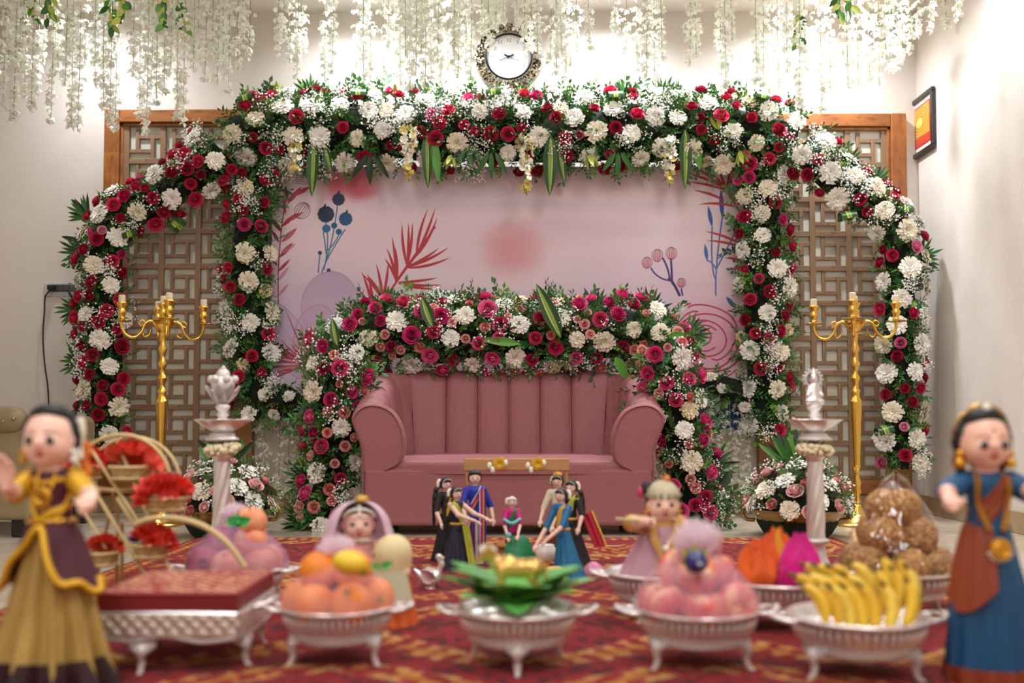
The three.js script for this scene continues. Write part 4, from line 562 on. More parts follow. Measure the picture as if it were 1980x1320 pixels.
// ---------- wall clock ----------
{
  const p = at(984, 108, 5.79), t = thing('wall_clock', 'round wall clock with silver-gold mosaic ring above the arch', 'clock', [p.x, p.y, WALLZ]), R = rngOf(3), k = 0.205;
  part('rim', lathe([[k * 0.66, 0.01], [k * 0.66, 0.03], [k * 0.72, 0.036], [k * 0.97, 0.03], [k, 0.02], [k, 0], [k * 0.66, 0]], 64).rotateX(PI / 2), M(0xb9b0a0, 0.35, { metalness: 0.8 }), t);
  const chips = [[], [], []]; for (let i = 0; i < 900; i++) { const a = R() * 6.283, r = k * (0.72 + 0.25 * R()), g = box(0.0085 * (0.6 + R()), 0.005 * (0.7 + R() * 0.6), 0.004); g.rotateZ(a + (R() - 0.5) * 1.5); chips[i % 3].push(g.translate(cos(a) * r, sin(a) * r, 0.036)); }
  [0xd8cfb8, 0x7d6c48, 0x4a4238].forEach((c, i) => { const m = part('mosaic_chips', chips[i], M(c, 0.25, { metalness: 0.9 }), t); m.userData.kind = 'stuff'; });
  part('inner_ring', new THREE.TorusGeometry(k * 0.66, 0.006, 8, 64).translate(0, 0, 0.032), M(0x2a2a30, 0.3, { metalness: 0.7 }), t);
  const cv = document.createElement('canvas'); cv.width = cv.height = 512; const c = cv.getContext('2d'); c.fillStyle = '#f2f1f4'; c.fillRect(0, 0, 512, 512); c.fillStyle = '#5a5a62'; c.font = '54px serif'; c.textAlign = 'center'; c.textBaseline = 'middle';
  for (let h = 1; h <= 12; h++) { const a = h / 12 * 2 * PI; c.fillText(String(h), 256 + sin(a) * 196, 256 - cos(a) * 196); } for (let h = 0; h < 60; h++) { const a = h / 60 * 2 * PI; c.fillRect(256 + sin(a) * 236 - 2, 256 - cos(a) * 236 - 2, 4, 4); }
  const tex = new THREE.CanvasTexture(cv); tex.colorSpace = THREE.SRGBColorSpace; tex.magFilter = THREE.LinearFilter;
  part('dial', new THREE.CircleGeometry(k * 0.655, 48).translate(0, 0, 0.022), M(0xffffff, 0.3, { map: tex }), t);
  const hand = (ang, L, back, w) => box(w, L + back, 0.003).translate(0, (L - back) / 2, 0).rotateZ(-ang), hm = M(0x1c1c20, 0.4);
  part('hour_hand', hand(1.12, 0.03, 0.012, 0.0075), hm, t, [0, 0, 0.027]); part('minute_hand', hand(-1.98, 0.062, 0.006, 0.0028), hm, t, [0, 0, 0.03]); part('counterweight', hand(-1.12, 0.03, 0.0, 0.0075), hm, t, [0, 0, 0.0285]); part('second_hand', hand(2.02, 0.066, 0.0, 0.0014), hm, t, [0, 0, 0.033]); part('pin', new THREE.CylinderGeometry(0.005, 0.005, 0.02, 12).rotateX(PI / 2).translate(0, 0, 0.028), hm, t);
}
// ---------- framed picture on the right wall ----------
{
  const d1 = F * (RIGHTX) / (1768 - 990), a = at(1768, 207, d1), b = at(1770, 317, d1), H = a.y - b.y, d2 = F * RIGHTX / (1817 - 990), W = (d1 - d2) * 1.15, t = thing('framed_picture', 'dark framed gold and red devotional picture on the right wall', 'picture', [RIGHTX, b.y, -(d1 + d2) / 2]); t.rotation.y = -PI / 2;
  const fw = 0.026, dk = M(0x1b1715, 0.35, { clearcoat: 0.4 });
  part('frame', [boxBetween(-W / 2, W / 2, 0, fw, 0.004, 0.026, 0.004), boxBetween(-W / 2, W / 2, H - fw, H, 0.004, 0.026, 0.004), boxBetween(-W / 2, -W / 2 + fw, fw * 0.5, H - fw * 0.5, 0.004, 0.026, 0.004), boxBetween(W / 2 - fw, W / 2, fw * 0.5, H - fw * 0.5, 0.004, 0.026, 0.004)], dk, t);
  part('mat_board', boxBetween(-W / 2 + fw * 0.8, W / 2 - fw * 0.8, fw * 0.8, H - fw * 0.8, 0.005, 0.012), M(0xe9e6e2, 0.6), t);
  const cv = document.createElement('canvas'); cv.width = 200; cv.height = 256; const c = cv.getContext('2d'); c.fillStyle = '#b3272c'; c.fillRect(0, 0, 200, 256); c.fillStyle = '#d9a23c'; c.fillRect(10, 8, 180, 186); c.fillStyle = '#c8452e'; c.fillRect(10, 194, 180, 50); c.strokeStyle = '#8f6a20'; c.lineWidth = 3; for (let r = 20; r < 90; r += 16) { c.beginPath(); c.ellipse(100, 104, r, r * 1.05, 0, 0, 6.3); c.stroke(); } c.fillStyle = '#f0cf72'; c.beginPath(); c.arc(100, 104, 30, 0, 6.3); c.fill();
  const tex = new THREE.CanvasTexture(cv); tex.colorSpace = THREE.SRGBColorSpace; tex.magFilter = THREE.LinearFilter;
  part('print', boxBetween(-W / 2 + fw * 1.9, W / 2 - fw * 1.9, fw * 2, H - fw * 2, 0.012, 0.0135), M(0xffffff, 0.4, { map: tex }), t);
}
// ---------- socket plate, plug and cable ----------
{
  const a = at(85, 547, 5.82), b = at(160, 573, 5.82), t = thing('socket_plate', 'pale wall socket plate with dark switch module beside the left garland', 'socket', [(a.x + b.x) / 2, (a.y + b.y) / 2, WALLZ]), W = b.x - a.x, H = a.y - b.y;
  part('plate', boxBetween(-W / 2, W / 2, -H / 2, H / 2, 0, 0.009, 0.003), M(0xb9bcbc, 0.4), t); part('switch_module', boxBetween(-W / 2 + 0.03, W / 2 - 0.04, -0.012, 0.03, 0.008, 0.013, 0.002), M(0x3c4046, 0.35), t);
  for (let k = 0; k < 3; k++) part('switch', boxBetween(-0.03 + k * 0.035, 0.0 + k * 0.035, -0.008, 0.026, 0.012, 0.016, 0.002), M(0x4a4e55, 0.35), t);
  const c = thing('power_cable', 'thin black power cable hanging from the wall socket', 'cable', [0, 0, 0]), P = (x, y, z = 5.79) => at(x, y, z);
  part('plug', box(0.035, 0.03, 0.04, 0.006).translate(0, 0, 0), M(0x141416, 0.4), c, P(99, 556, 5.795)); part('cord', tube([P(97, 560), P(88, 572), P(86, 600), P(83, 650), P(86, 700), P(92, 745), P(94, 785), P(90, 850), P(88, 910), P(80, 985, 5.8)].map((p, i) => p), 0.0042, 60, 6), M(0x151515, 0.5), c);
}
// ---------- beige leather couch at the left edge ----------
{
  const p = at(-10, 1000, 4.55), t = thing('beige_couch', 'beige leather couch arm with nailhead trim at the left edge', 'couch', [p.x, 0, -4.55]), lm = M(0xffffff, 0.45, { map: texture(256, 256, (u, v, x, y) => mixc([132, 116, 84], [156, 138, 104], fbm(x / 40, y / 40))), bumpMap: velvetBump, bumpScale: 0.001 });
  part('arm_roll', tr(new THREE.CapsuleGeometry(0.062, 0.95, 8, 24), -0.4, 0.535, 0.0, 0, 0, PI / 2), lm, t); part('front_panel', boxBetween(-0.95, 0.17, 0.08, 0.5, -0.3, 0.02, 0.03), lm, t); part('seat_back', boxBetween(-0.95, 0.15, 0.1, 0.56, -0.75, -0.3, 0.05), lm, t);
  for (let k = 0; k < 16; k++) part('nail_head', ball(0.009, 8, 6), M(0xb99a58, 0.3, { metalness: 1 }), t, [-0.6 + k * 0.047, 0.535 + 0.01 * sin(k * 1.3), 0.06]);
  for (const x of [-0.85, 0.1]) for (const z of [-0.05, -0.68]) part('foot', box(0.07, 0.09, 0.07, 0.01), M(0x20160f, 0.5), t, [x, 0.045, z]);
}
// ---------- silver footed trays ----------
const FRONT = 'front row', onFloor = (px, d) => { const p = at(px, 1000, d); return V(p.x, 0, p.z); };
function trayProto() {
  const t = new THREE.Group(), R = 0.125;
  part('dish', lathe([[0, 0.072], [0.094, 0.072], [0.1, 0.076], [0.107, 0.1], [0.116, 0.116], [0.13, 0.122], [0.133, 0.127], [0.13, 0.131], [0.124, 0.13], [0.114, 0.116], [0.1, 0.098], [0, 0.096]], 56), silverSmooth, t);
  const fl = []; for (let k = 0; k < 46; k++) { const a = k / 46 * 2 * PI; fl.push(tr(ball(0.0064, 7, 7), cos(a) * 0.113, 0.095, -sin(a) * 0.113, 0, a, -0.42, [1.1, 3.1, 0.84])); }
  const f = part('fluting', fl, silverSmooth, t); f.userData.kind = 'stuff';
  const bd = []; for (let k = 0; k < 72; k++) { const a = k / 72 * 2 * PI; bd.push(ball(0.0045, 6, 5).translate(cos(a) * 0.1, 0.0725, sin(a) * 0.1)); } const b = part('beading', bd, silverSmooth, t); b.userData.kind = 'stuff';
  part('apron', lathe([[0.085, 0.072], [0.098, 0.071], [0.103, 0.064], [0.094, 0.056], [0.085, 0.058]], 56), silver, t);
  return t;
}
function trayLeg() {
  const g = [tube([[0.09, 0.07, 0], [0.108, 0.056, 0], [0.104, 0.034, 0], [0.11, 0.015, 0], [0.124, 0.006, 0]], (u) => 0.0125 - 0.0078 * pow(u, 0.6), 24, 10)];
  for (let k = -3; k <= 3; k++) g.push(tr(ball(0.009, 8, 8), 0.108 - abs(k) * 0.0025, 0.056 + abs(k) * 0.0035, k * 0.0078, 0, 0, 0.25, [0.75, 2.1 - abs(k) * 0.36, 0.6]));
  g.push(tr(ball(0.0062, 10, 8), 0.104, 0.03, 0, 0, 0, 0, [1, 1, 1.4]), lathe([[0, 0], [0.012, 0], [0.0135, 0.003], [0.01, 0.008], [0, 0.011]], 14).translate(0.124, 0, 0));
  return merge(g);
}
const legGeo = trayLeg(), handleGeo = (() => { const o = (r) => tube([[0.124, 0.12, -0.034], [0.146, 0.123, -0.032], [0.162, 0.127, -0.018], [0.167, 0.129, 0], [0.162, 0.127, 0.018], [0.146, 0.123, 0.032], [0.124, 0.12, 0.034]], r, 28, 8, 1); return merge([o(0.0052), ball(0.007, 8, 8).translate(0.167, 0.129, 0), ball(0.006, 8, 8).translate(0.132, 0.121, 0.034), ball(0.006, 8, 8).translate(0.132, 0.121, -0.034)]); })();
const tProto = trayProto();
function tray(px, d, s, turn, label, hands = 0) {
  const p = onFloor(px, d), t = tProto.clone(); t.name = numbered('silver_tray'); scene.add(t); tag(t, label, 'tray', 'round silver footed trays'); t.position.copy(p); t.scale.set(s, 1, s);
  for (let k = 0; k < 3; k++) { const l = part('leg', legGeo, silver, t); l.rotation.y = -(turn + k * 2 * PI / 3); }
  for (const k of [0, PI]) { const h = part('handle', handleGeo, silverSmooth, t); h.rotation.y = hands + k; }
  return p;
}
// see-through net or film tied over a pile: a skirt drawn up to a knot, with a ruffle above it
function wrapGeo(R, H, seed, lump, knot = 0.014) { return grid((u, v) => { const a = u * 2 * PI, t = pow(v, 1.0), base = lerp(R, knot, pow(t, 1.9)) * (1 + 0.0 * t), f = 1 + lump * (noise(cos(a) * 2.6 + 5, sin(a) * 2.6 + 5, t * 3 + seed) - 0.5) * sin(PI * clamp(t * 0.9 + 0.1)) + 0.05 * cos(a * 11 + seed) * smooth(0.55, 1, t); return [cos(a) * base * f, H * t, sin(a) * base * f]; }, 64, 24, true); }
function ruffleGeo(r, seed, n = 8) { const out = [], Q = rngOf(seed); for (let k = 0; k < n; k++) out.push(tr(grid((u, v) => { const a = u * 2 * PI, q = r * pow(v, 0.8) * (0.8 + 0.25 * noise(cos(a) * 3 + k, sin(a) * 3 + 7, seed)), y = r * (0.15 + 0.75 * v * (0.4 + 0.6 * k / n)) + r * 0.07 * sin(a * 13 + k * 2) * v; return [cos(a) * q * (1 - 0.3 * v * v), y, sin(a) * q * (1 - 0.3 * v * v)]; }, 72, 7, true), 0, 0, 0, (Q() - 0.5) * 1.5, 0, (Q() - 0.5) * 1.5)); return merge(out); }
const net = (c, o) => M(c, 0.9, { transparent: true, opacity: o, sheen: 0.6, sheenColor: new THREE.Color(c), sheenRoughness: 0.5 });
function wrap(p, y, R, H, label, color, opacity, seed, lump, ruffle, extra) {
  const t = thing('net_wrap', label, 'net wrap', [p.x, y, p.z]); part('wrap', wrapGeo(R, H, seed, lump), net(color, opacity), t);
  if (ruffle) part('ruffle', ruffleGeo(ruffle, seed), net(0xfbe6f2, 0.45), t, [0, H - 0.01, 0]);
  if (extra) extra(t, H); return t;
}
function fruits(p, list, make) { const first = {}; for (const [x, y, z, kind, label, group, s = 1, rot = 0] of list) { const o = make(kind, first); o.name = numbered(kind); scene.add(o); tag(o, label, kind.replace('_', ' '), group); o.position.set(p.x + x, y, p.z + z); o.rotation.set(rot * 0.4, rot, rot * 0.3); o.scale.setScalar(s); } }
const peel = texture(256, 256, (u, v, x, y) => hash(floor(x / 2), floor(y / 2)) * 0.5 + fbm(x / 5, y / 5) * 0.5, false);
const speck = (a, b, sc) => texture(256, 256, (u, v, x, y) => mixc(a, b, smooth(0.3, 0.68, fbm(x / sc, y / (sc * 1.6)))));
const FR = {
  orange: [[lathe(Array.from({ length: 15 }, (_, i) => { const a = -PI / 2 + i / 14 * PI; return [0.046 * cos(a) + 1e-5, 0.043 * sin(a) - (i === 14 ? 0.003 : 0)]; }), 28), M(0xf08a2c, 0.45, { bumpMap: peel, bumpScale: 0.0008 })], [lathe([[0, 0.039], [0.006, 0.042], [0.004, 0.045], [0, 0.046]], 8), M(0x6a7a30, 0.7)]],
  apple: [[lathe(Array.from({ length: 17 }, (_, i) => { const a = -PI / 2 + i / 16 * PI, k = 1 + 0.06 * sin(a); return [0.047 * cos(a) * k + 1e-5, 0.042 * sin(a) - 0.016 * pow(abs(sin(a)), 8) * Math.sign(sin(a))]; }), 28), M(0xffffff, 0.35, { map: speck([222, 84, 84], [242, 186, 140], 40) })], [rod([0, 0.024, 0], [0.004, 0.046, 0.002], 0.0016), M(0x5a4024, 0.8)]],
  peach: [[lathe(Array.from({ length: 15 }, (_, i) => { const a = -PI / 2 + i / 14 * PI; return [0.044 * cos(a) + 1e-5, 0.043 * sin(a) - 0.008 * (i > 12 ? 1 : 0)]; }), 28), M(0xffffff, 0.6, { map: speck([238, 140, 104], [246, 186, 132], 50) })], [rod([0, 0.03, 0], [0.003, 0.043, 0], 0.0018), M(0x5a4024, 0.8)]],
  pomegranate: [[lathe(Array.from({ length: 15 }, (_, i) => { const a = -PI / 2 + i / 14 * PI; return [0.047 * cos(a) + 1e-5, 0.044 * sin(a)]; }), 28), M(0xffffff, 0.45, { map: speck([176, 48, 84], [214, 96, 120], 44) })], [lathe([[0.006, 0.042], [0.008, 0.05], [0.013, 0.06], [0.008, 0.052], [0, 0.046]], 10), M(0xb05048, 0.7)]],
  pear_mango: [[tr(ball(0.04, 20, 14), 0, 0, 0, 0, 0, 0, [1.25, 0.85, 0.9]), M(0xf2cf38, 0.4)], [tr(leafBlade(0.03, 0.01), 0.03, -0.01, 0.015, 0, 0, -1.8), freshLeaf]],
};
function makeFruit(kind, first) { if (!first[kind]) { const g = new THREE.Group(), k = kind; part(k === 'pear_mango' ? 'flesh' : 'skin', FR[k][0][0], FR[k][0][1], g); part(k === 'pomegranate' ? 'crown' : k === 'pear_mango' ? 'leaf' : 'stem', FR[k][1][0], FR[k][1][1], g); first[kind] = g; return g; } return first[kind].clone(); }
const ring = (n, r, y, ph) => Array.from({ length: n }, (_, k) => { const a = ph + k / n * 2 * PI; return [cos(a) * r, y, sin(a) * r, a]; });
const DIR = (x, z) => ['right', 'front right', 'front centre', 'front left', 'left', 'back left', 'back centre', 'back right'][(round(atan2(z, x) / (PI / 4)) + 8) % 8];
const SIDE0 = (x, z) => (z > 0.05 ? 'front ' : z < -0.05 ? 'back ' : 'middle ') + (x > 0.03 ? 'right' : x < -0.03 ? 'left' : 'centre');

// oranges
{
  const p = tray(655, 2.17, 0.95, PI / 2 + PI / 3, 'round silver footed tray holding the net-wrapped oranges');
  const L = [...ring(6, 0.077, 0.141, PI / 3).map(([x, y, z]) => [x, y, z, 'orange', 'orange at the ' + DIR(x, z) + ' of the bottom ring under pink net', 'oranges in the pink net', 1, x * 30]), ...ring(3, 0.042, 0.205, PI * 0.85).map(([x, y, z], i) => [x, y, z, 'orange', ['orange at the upper left', 'orange at the upper back', 'orange at the upper right'][i] + ' of the net-wrapped pile', 'oranges in the pink net', 0.95, i]), [0, 0.139, 0, 'orange', 'orange hidden in the middle of the net-wrapped pile', 'oranges in the pink net', 0.9, 1]];
  fruits(p, L, makeFruit);
  wrap(p, 0.128, 0.128, 0.112, 'pink net tied over the pile of oranges, ruffle on top', 0xf6cfe0, 0.17, 3, 0.14, 0.05);
  const y = at(676, 1088, 2.05); const o = makeFruit('pear_mango', {}); o.name = numbered('yellow_mango'); scene.add(o); tag(o, 'small yellow mango tied on top of the net-wrapped oranges', 'mango'); o.position.copy(y); o.scale.setScalar(0.72); o.rotation.set(0.2, 0, -0.25);
  const b = thing('green_bow', 'bright green ribbon leaf tied beside the yellow mango', 'bow', at(735, 1097, 2.05)); part('loop', leafBlade(0.03, 0.009, 0.4, 0.3), M(0x3fae4e, 0.5), b).rotation.z = -1.2; part('loop', leafBlade(0.024, 0.008, 0.4, 0.3), M(0x57bd4e, 0.5), b).rotation.z = 1.3;
}
// apples
{
  const p = tray(1346, 2.14, 1.02, PI / 2 + PI / 3, 'round silver footed tray holding the net-wrapped apples');
  const L = [...ring(6, 0.084, 0.14, PI / 6).map(([x, y, z]) => [x, y, z, 'apple', 'pink apple at the ' + DIR(x, z) + ' of the bottom ring under mauve net', 'apples in the mauve net', 1, x * 30]), ...ring(3, 0.046, 0.204, -0.4).map(([x, y, z], i) => [x, y, z, 'apple', ['pink apple at the upper right', 'pink apple at the upper left', 'pink apple at the upper back'][i] + ' of the net-wrapped pile', 'apples in the mauve net', 0.95, i]), [0, 0.139, 0, 'apple', 'pink apple hidden in the middle of the net-wrapped pile', 'apples in the mauve net', 0.9, 1]];
  fruits(p, L, makeFruit);
  wrap(p, 0.128, 0.136, 0.13, 'mauve net tied over the pile of apples, pink ruffle on top', 0xe2b4cc, 0.27, 7, 0.14, 0.066);
  const j = thing('blue_rosette', 'dark blue rosette with yellow-green petals on the wrapped apples', 'rosette', at(1346, 1086, 2.03)); j.rotation.x = 0.25;
  part('bead', new THREE.IcosahedronGeometry(0.024, 2), M(0x1a2a72, 0.25, { clearcoat: 0.6 }), j); part('petals', [0, 1, 2, 3, 4, 5, 6].map((k) => leafBlade(0.034, 0.012, 0.3, 0.2).rotateZ(k * 0.9).translate(0, 0, -0.012)), M(0xb7b940, 0.6), j); part('gem', new THREE.OctahedronGeometry(0.007), M(0xdfe6f6, 0.1, { metalness: 0.5 }), j, [0.003, 0.004, 0.022]);
}
// mixed fruit at the left
{
  const p = tray(458, 2.74, 1.06, PI / 2, 'round silver footed tray holding the mauve-wrapped fruits on the left');
  const G = 'fruits in the mauve net on the left', L = [...ring(6, 0.086, 0.142, PI / 6).map(([x, y, z], i) => [x, y, z, x < 0 ? 'pomegranate' : 'peach', (x < 0 ? 'red pomegranate' : 'orange peach') + ' at the ' + DIR(x, z) + ' under the mauve net', G, 1, i]), [0.045, 0.2, 0.03, 'peach', 'orange peach on the right of the second layer under mauve net', G, 1, 1], [-0.04, 0.196, 0.0, 'pomegranate', 'red pomegranate on the left of the second layer under mauve net', G, 0.9, 2], [0.035, 0.2, -0.045, 'peach', 'orange peach at the back of the second layer under mauve net', G, 0.9, 3], [0.046, 0.252, 0.02, 'peach', 'orange peach at the top of the mauve-wrapped fruits', G, 0.95, 0.5]];
  fruits(p, L, makeFruit);
  wrap(p, 0.128, 0.14, 0.135, 'mauve net tied over pomegranates and peaches, pink ruffle on top', 0xcda6c8, 0.36, 12, 0.2, 0.05);
  const b = thing('green_bow', 'bright green ribbon bow below the pink ruffle of the left fruits', 'bow', at(461, 1012, 2.6)); for (const [k, a] of [[0.036, 1.2], [0.036, -1.2], [0.028, 0.2]]) part('loop', leafBlade(k, 0.014, 0.4, 0.3), M(0x2fa24a, 0.5), b).rotation.z = a; part('knot', ball(0.01, 10, 8), M(0x2fa24a, 0.5), b);
}
// betel leaves with a golden cow
{
  const p = tray(1000, 2.14, 1.0, PI / 2, 'round silver footed tray of green leaves in the middle of the front row'), R = rngOf(31);
  const tone = [0x66b24e, 0x54a046, 0x86c266, 0x489040, 0x9acc78].map((c) => M(c, 0.38, { side: THREE.DoubleSide }));
  const heart = (L, W) => grid((u, v) => { const s = u * 2 - 1, w = W * pow(sin(PI * pow(v, 0.62)), 0.8) * (1 - 0.18 * v); return [s * w, L * (v - 0.1 * (1 - v) * s * s), abs(s) * w * 0.18 + 0.012 * sin(v * 3) + 0.003 * sin(v * 30) * (1 - abs(s))]; }, 6, 10);
  const H = [heart(0.145, 0.062), heart(0.135, 0.068)];
  for (let k = 0; k < 16; k++) {
    const lay = k < 8 ? 0 : 1, a = (k % 8) / 8 * 2 * PI + lay * 0.39, wide = abs(cos(a)), o = thing('betel_leaf', ['heart-shaped green leaf fanned out at the ', 'heart-shaped green leaf stacked upper '][lay] + (lay ? ['front right, right side', 'front right of centre', 'front left of centre', 'front left, left side', 'back left, left side', 'back left of centre', 'back right of centre', 'back right, right side'][k % 8] : DIR(cos(a), sin(a))) + ' of the middle tray', 'leaf', [p.x + cos(a) * (0.022 + 0.02 * wide), 0.126 + lay * 0.012 + (k % 3) * 0.002, p.z + sin(a) * 0.02], 0, 'leaves on the middle tray');
    o.rotation.order = 'YXZ'; o.rotation.y = -a - PI / 2; o.rotation.x = -PI / 2 + 0.04 + lay * 0.14 + wide * 0.34 + R() * 0.1; part('blade', H[k % 2], tone[floor(R() * 5)], o); part('midrib', tube([[0, -0.012, 0.002], [0, 0.05, 0.008], [0, 0.11, 0.01]], 0.0012, 8, 4), limeMat, o);
  }
  const q = at(1000, 1150, 2.12), c = thing('cow_figurine', 'small golden cow figurine facing left on the green leaves', 'figurine', [q.x, 0.158, q.z], 0);
  const bd = [E([0.0, 0.056, 0], [0.045, 0.021, 0.02]), E([-0.03, 0.058, 0], [0.022, 0.022, 0.019]), E([0.034, 0.056, 0], [0.022, 0.022, 0.021]), C([-0.042, 0.066, 0], [-0.056, 0.083, 0.002], 0.014, 0.011), E([-0.062, 0.085, 0.003], [0.014, 0.012, 0.012]), C([-0.068, 0.082, 0.004], [-0.08, 0.075, 0.006], 0.009, 0.007), C([-0.058, 0.094, 0.014], [-0.056, 0.096, 0.026], 0.005, 0.003), C([-0.056, 0.094, -0.01], [-0.053, 0.096, -0.022], 0.005, 0.003), E([-0.02, 0.074, 0], [0.014, 0.01, 0.01])];
  for (const z of [-0.012, 0.012]) bd.push(C([-0.032, 0.05, z], [-0.034, 0.026, z], 0.0105, 0.007), C([-0.034, 0.026, z], [-0.031, 0.002, z], 0.0065, 0.006), C([0.036, 0.054, z], [0.032, 0.034, z], 0.013, 0.009), C([0.032, 0.034, z], [0.042, 0.022, z], 0.008, 0.0065), C([0.042, 0.022, z], [0.039, 0.002, z], 0.006, 0.006));
  bd.push(C([0.055, 0.064, 0], [0.062, 0.04, 0.002], 0.0035, 0.003), C([0.062, 0.04, 0.002], [0.061, 0.022, 0.003], 0.003, 0.005));
  part('body', sdfMesh(bd, 0.008, 0.0022), M(0xcfae66, 0.32, { metalness: 0.85 }), c); for (const z of [-1, 1]) part('horn', tube([[-0.06, 0.096, z * 0.006], [-0.062, 0.106, z * 0.011], [-0.057, 0.114, z * 0.01]], (u) => 0.003 * (1.1 - u * 0.8), 10, 6), M(0xe0c070, 0.25, { metalness: 0.9 }), c);
  part('bell_collar', new THREE.TorusGeometry(0.0135, 0.002, 6, 20).rotateY(PI / 2).rotateZ(-0.7).translate(-0.048, 0.072, 0.001), M(0xf2e2b0, 0.3, { metalness: 0.6 }), c);
  const w = thing('jasmine_bloom', 'white jasmine petals tucked behind the golden cow head', 'flower', at(942, 1072, 2.14)); part('petals', [0, 1, 2, 3, 4].map((k) => leafBlade(0.026, 0.009, 0.3, 0.2).rotateZ(-0.9 + k * 0.4)), M(0xf4efe2, 0.6), w); part('calyx', ball(0.006, 8, 6), limeMat, w);
}
// bananas
{
  const p = tray(1655, 2.06, 1.08, PI / 2 + PI / 3 + 0.1, 'round silver footed tray heaped with yellow bananas'), R = rngOf(17);
  const bm = [0xe8bf3a, 0xdfb232, 0xeac84e].map((c) => M(0xffffff, 0.5, { map: texture(64, 128, (u, v, x, y) => mixc([(c >> 16) & 255, (c >> 8) & 255, c & 255], [120, 80, 30], smooth(0.66, 0.74, fbm(x / 5 + c % 97, y / 9)) * 0.8)) })), tipM = M(0x6f6426, 0.8);
  const body = tube([[0, 0, 0], [0.012, 0.024, 0], [0.018, 0.05, 0], [0.016, 0.076, 0], [0.006, 0.098, 0]], (u) => 0.0185 * pow(sin(PI * clamp(u * 0.9 + 0.06)), 0.45), 18, 6), neck = tube([[0.006, 0.097, 0], [0.002, 0.106, 0], [-0.004, 0.114, 0]], 0.0052, 6, 6), tip = ball(0.005, 8, 6).translate(0.0, 0.0, 0);
  const spot = []; // px, py, d, lean, label
  const rows = [[2.0, [[1598, 1196, -0.4], [1622, 1202, -0.34], [1646, 1205, -0.28], [1668, 1208, -0.22], [1690, 1208, -0.1], [1716, 1206, 0.05], [1750, 1200, 0.12]]], [2.05, [[1592, 1182, -0.46], [1612, 1184, -0.42], [1634, 1186, -0.42], [1656, 1188, -0.4], [1680, 1188, -0.34], [1706, 1188, -0.08], [1732, 1184, 0.06], [1760, 1182, 0.12]]], [2.1, [[1602, 1172, -0.46], [1630, 1172, -0.46], [1656, 1174, -0.44], [1688, 1174, -0.38], [1718, 1170, -0.06], [1746, 1172, 0.08]]]], RN = ['front', 'middle', 'back'], ON = ['first', 'second', 'third', 'fourth', 'fifth', 'sixth', 'seventh', 'eighth'];
  rows.forEach(([d, l], r) => l.forEach(([x, y, lean], i) => { const q = at(x, y, d), b = thing('banana', ON[i] + ' ripe yellow banana from the left in the ' + RN[r] + ' row', 'banana', [q.x, q.y - 0.008 + 0.012 * r, q.z], 0, 'bananas on the silver tray'); b.rotation.set(-0.3 - R() * 0.2, (R() - 0.5) * 0.7, -lean * 1.25 + 0.06, 'YXZ'); b.scale.setScalar(0.84); part('peel', body, bm[(i + r) % 3], b); part('stem', neck, tipM, b); part('tip', tip, tipM, b); }));
}
// laddus under clear film
{
  const p = tray(1732, 2.7, 1.16, PI / 2 + 0.3, 'large silver footed tray under the cone of brown sweet balls');
  const lm = M(0xffffff, 0.6, { map: texture(256, 128, (u, v, x, y) => mixc([140, 92, 44], [206, 158, 98], smooth(0.3, 0.7, fbm(x / 7, y / 7) + (hash(floor(x / 5), floor(y / 5)) - 0.5) * 0.3))) });
  const geo = [0, 1].map((s) => { const g = new THREE.IcosahedronGeometry(0.05, 12), p2 = g.attributes.position; for (let i = 0; i < p2.count; i++) { const x = p2.getX(i), y = p2.getY(i), z = p2.getZ(i), k = 1 + 0.1 * (noise(x * 150 + 9, y * 150 + s * 7, z * 150) - 0.5) + 0.05 * (noise(x * 340, y * 340, z * 340 + 4) - 0.5); p2.setXYZ(i, x * k, y * k, z * k); } const m = mergeVertices((g.deleteAttribute('normal'), g), 1e-5); m.computeVertexNormals(); return m; });
  const L = [...ring(6, 0.098, 0.145, PI / 6), ...ring(4, 0.06, 0.222, PI / 4), ...ring(3, 0.03, 0.292, PI / 2)]; L.push([0, 0.15, 0]);
  L.forEach(([x, y, z], i) => { const o = solo('sweet_ball', geo[i % 2], lm, (i === 13 ? 'brown sweet ball hidden at the core of the cone' : 'brown sweet ball at the ' + DIR(x * (i > 9 ? 2 : 1), z * (i > 9 ? 2 : 1)) + ' of the ' + (i < 6 ? 'bottom' : i < 10 ? 'middle' : 'top') + ' layer under clear film'), 'sweet', [p.x + x, y, p.z + z], 'sweet balls under clear film'); o.rotation.set(i, i * 2, i * 3); });
  const t = thing('clear_film_wrap', 'crinkled clear plastic film cone over the brown sweet balls', 'film wrap', [p.x, 0.13, p.z]), film = M(0xffffff, 0.06, { transmission: 1, thickness: 0, ior: 1.45, specularIntensity: 1 });
  part('film', grid((u, v) => { const a = u * 2 * PI, r = lerp(0.158, 0.03, pow(v, 1.25)) * (1 + 0.05 * (noise(cos(a) * 5 + 9, sin(a) * 5 + 9, v * 8) - 0.5) * 2 + 0.02 * sin(a * 17 + v * 14)); return [cos(a) * r, 0.235 * v, sin(a) * r]; }, 80, 30, true), film, t); part('gather', grid((u, v) => { const a = u * 2 * PI, r = 0.03 * (1 - 0.75 * v) * (1 + 0.2 * sin(a * 9)); return [cos(a) * r, 0.235 + v * 0.02, sin(a) * r]; }, 40, 4, true), film, t);
}
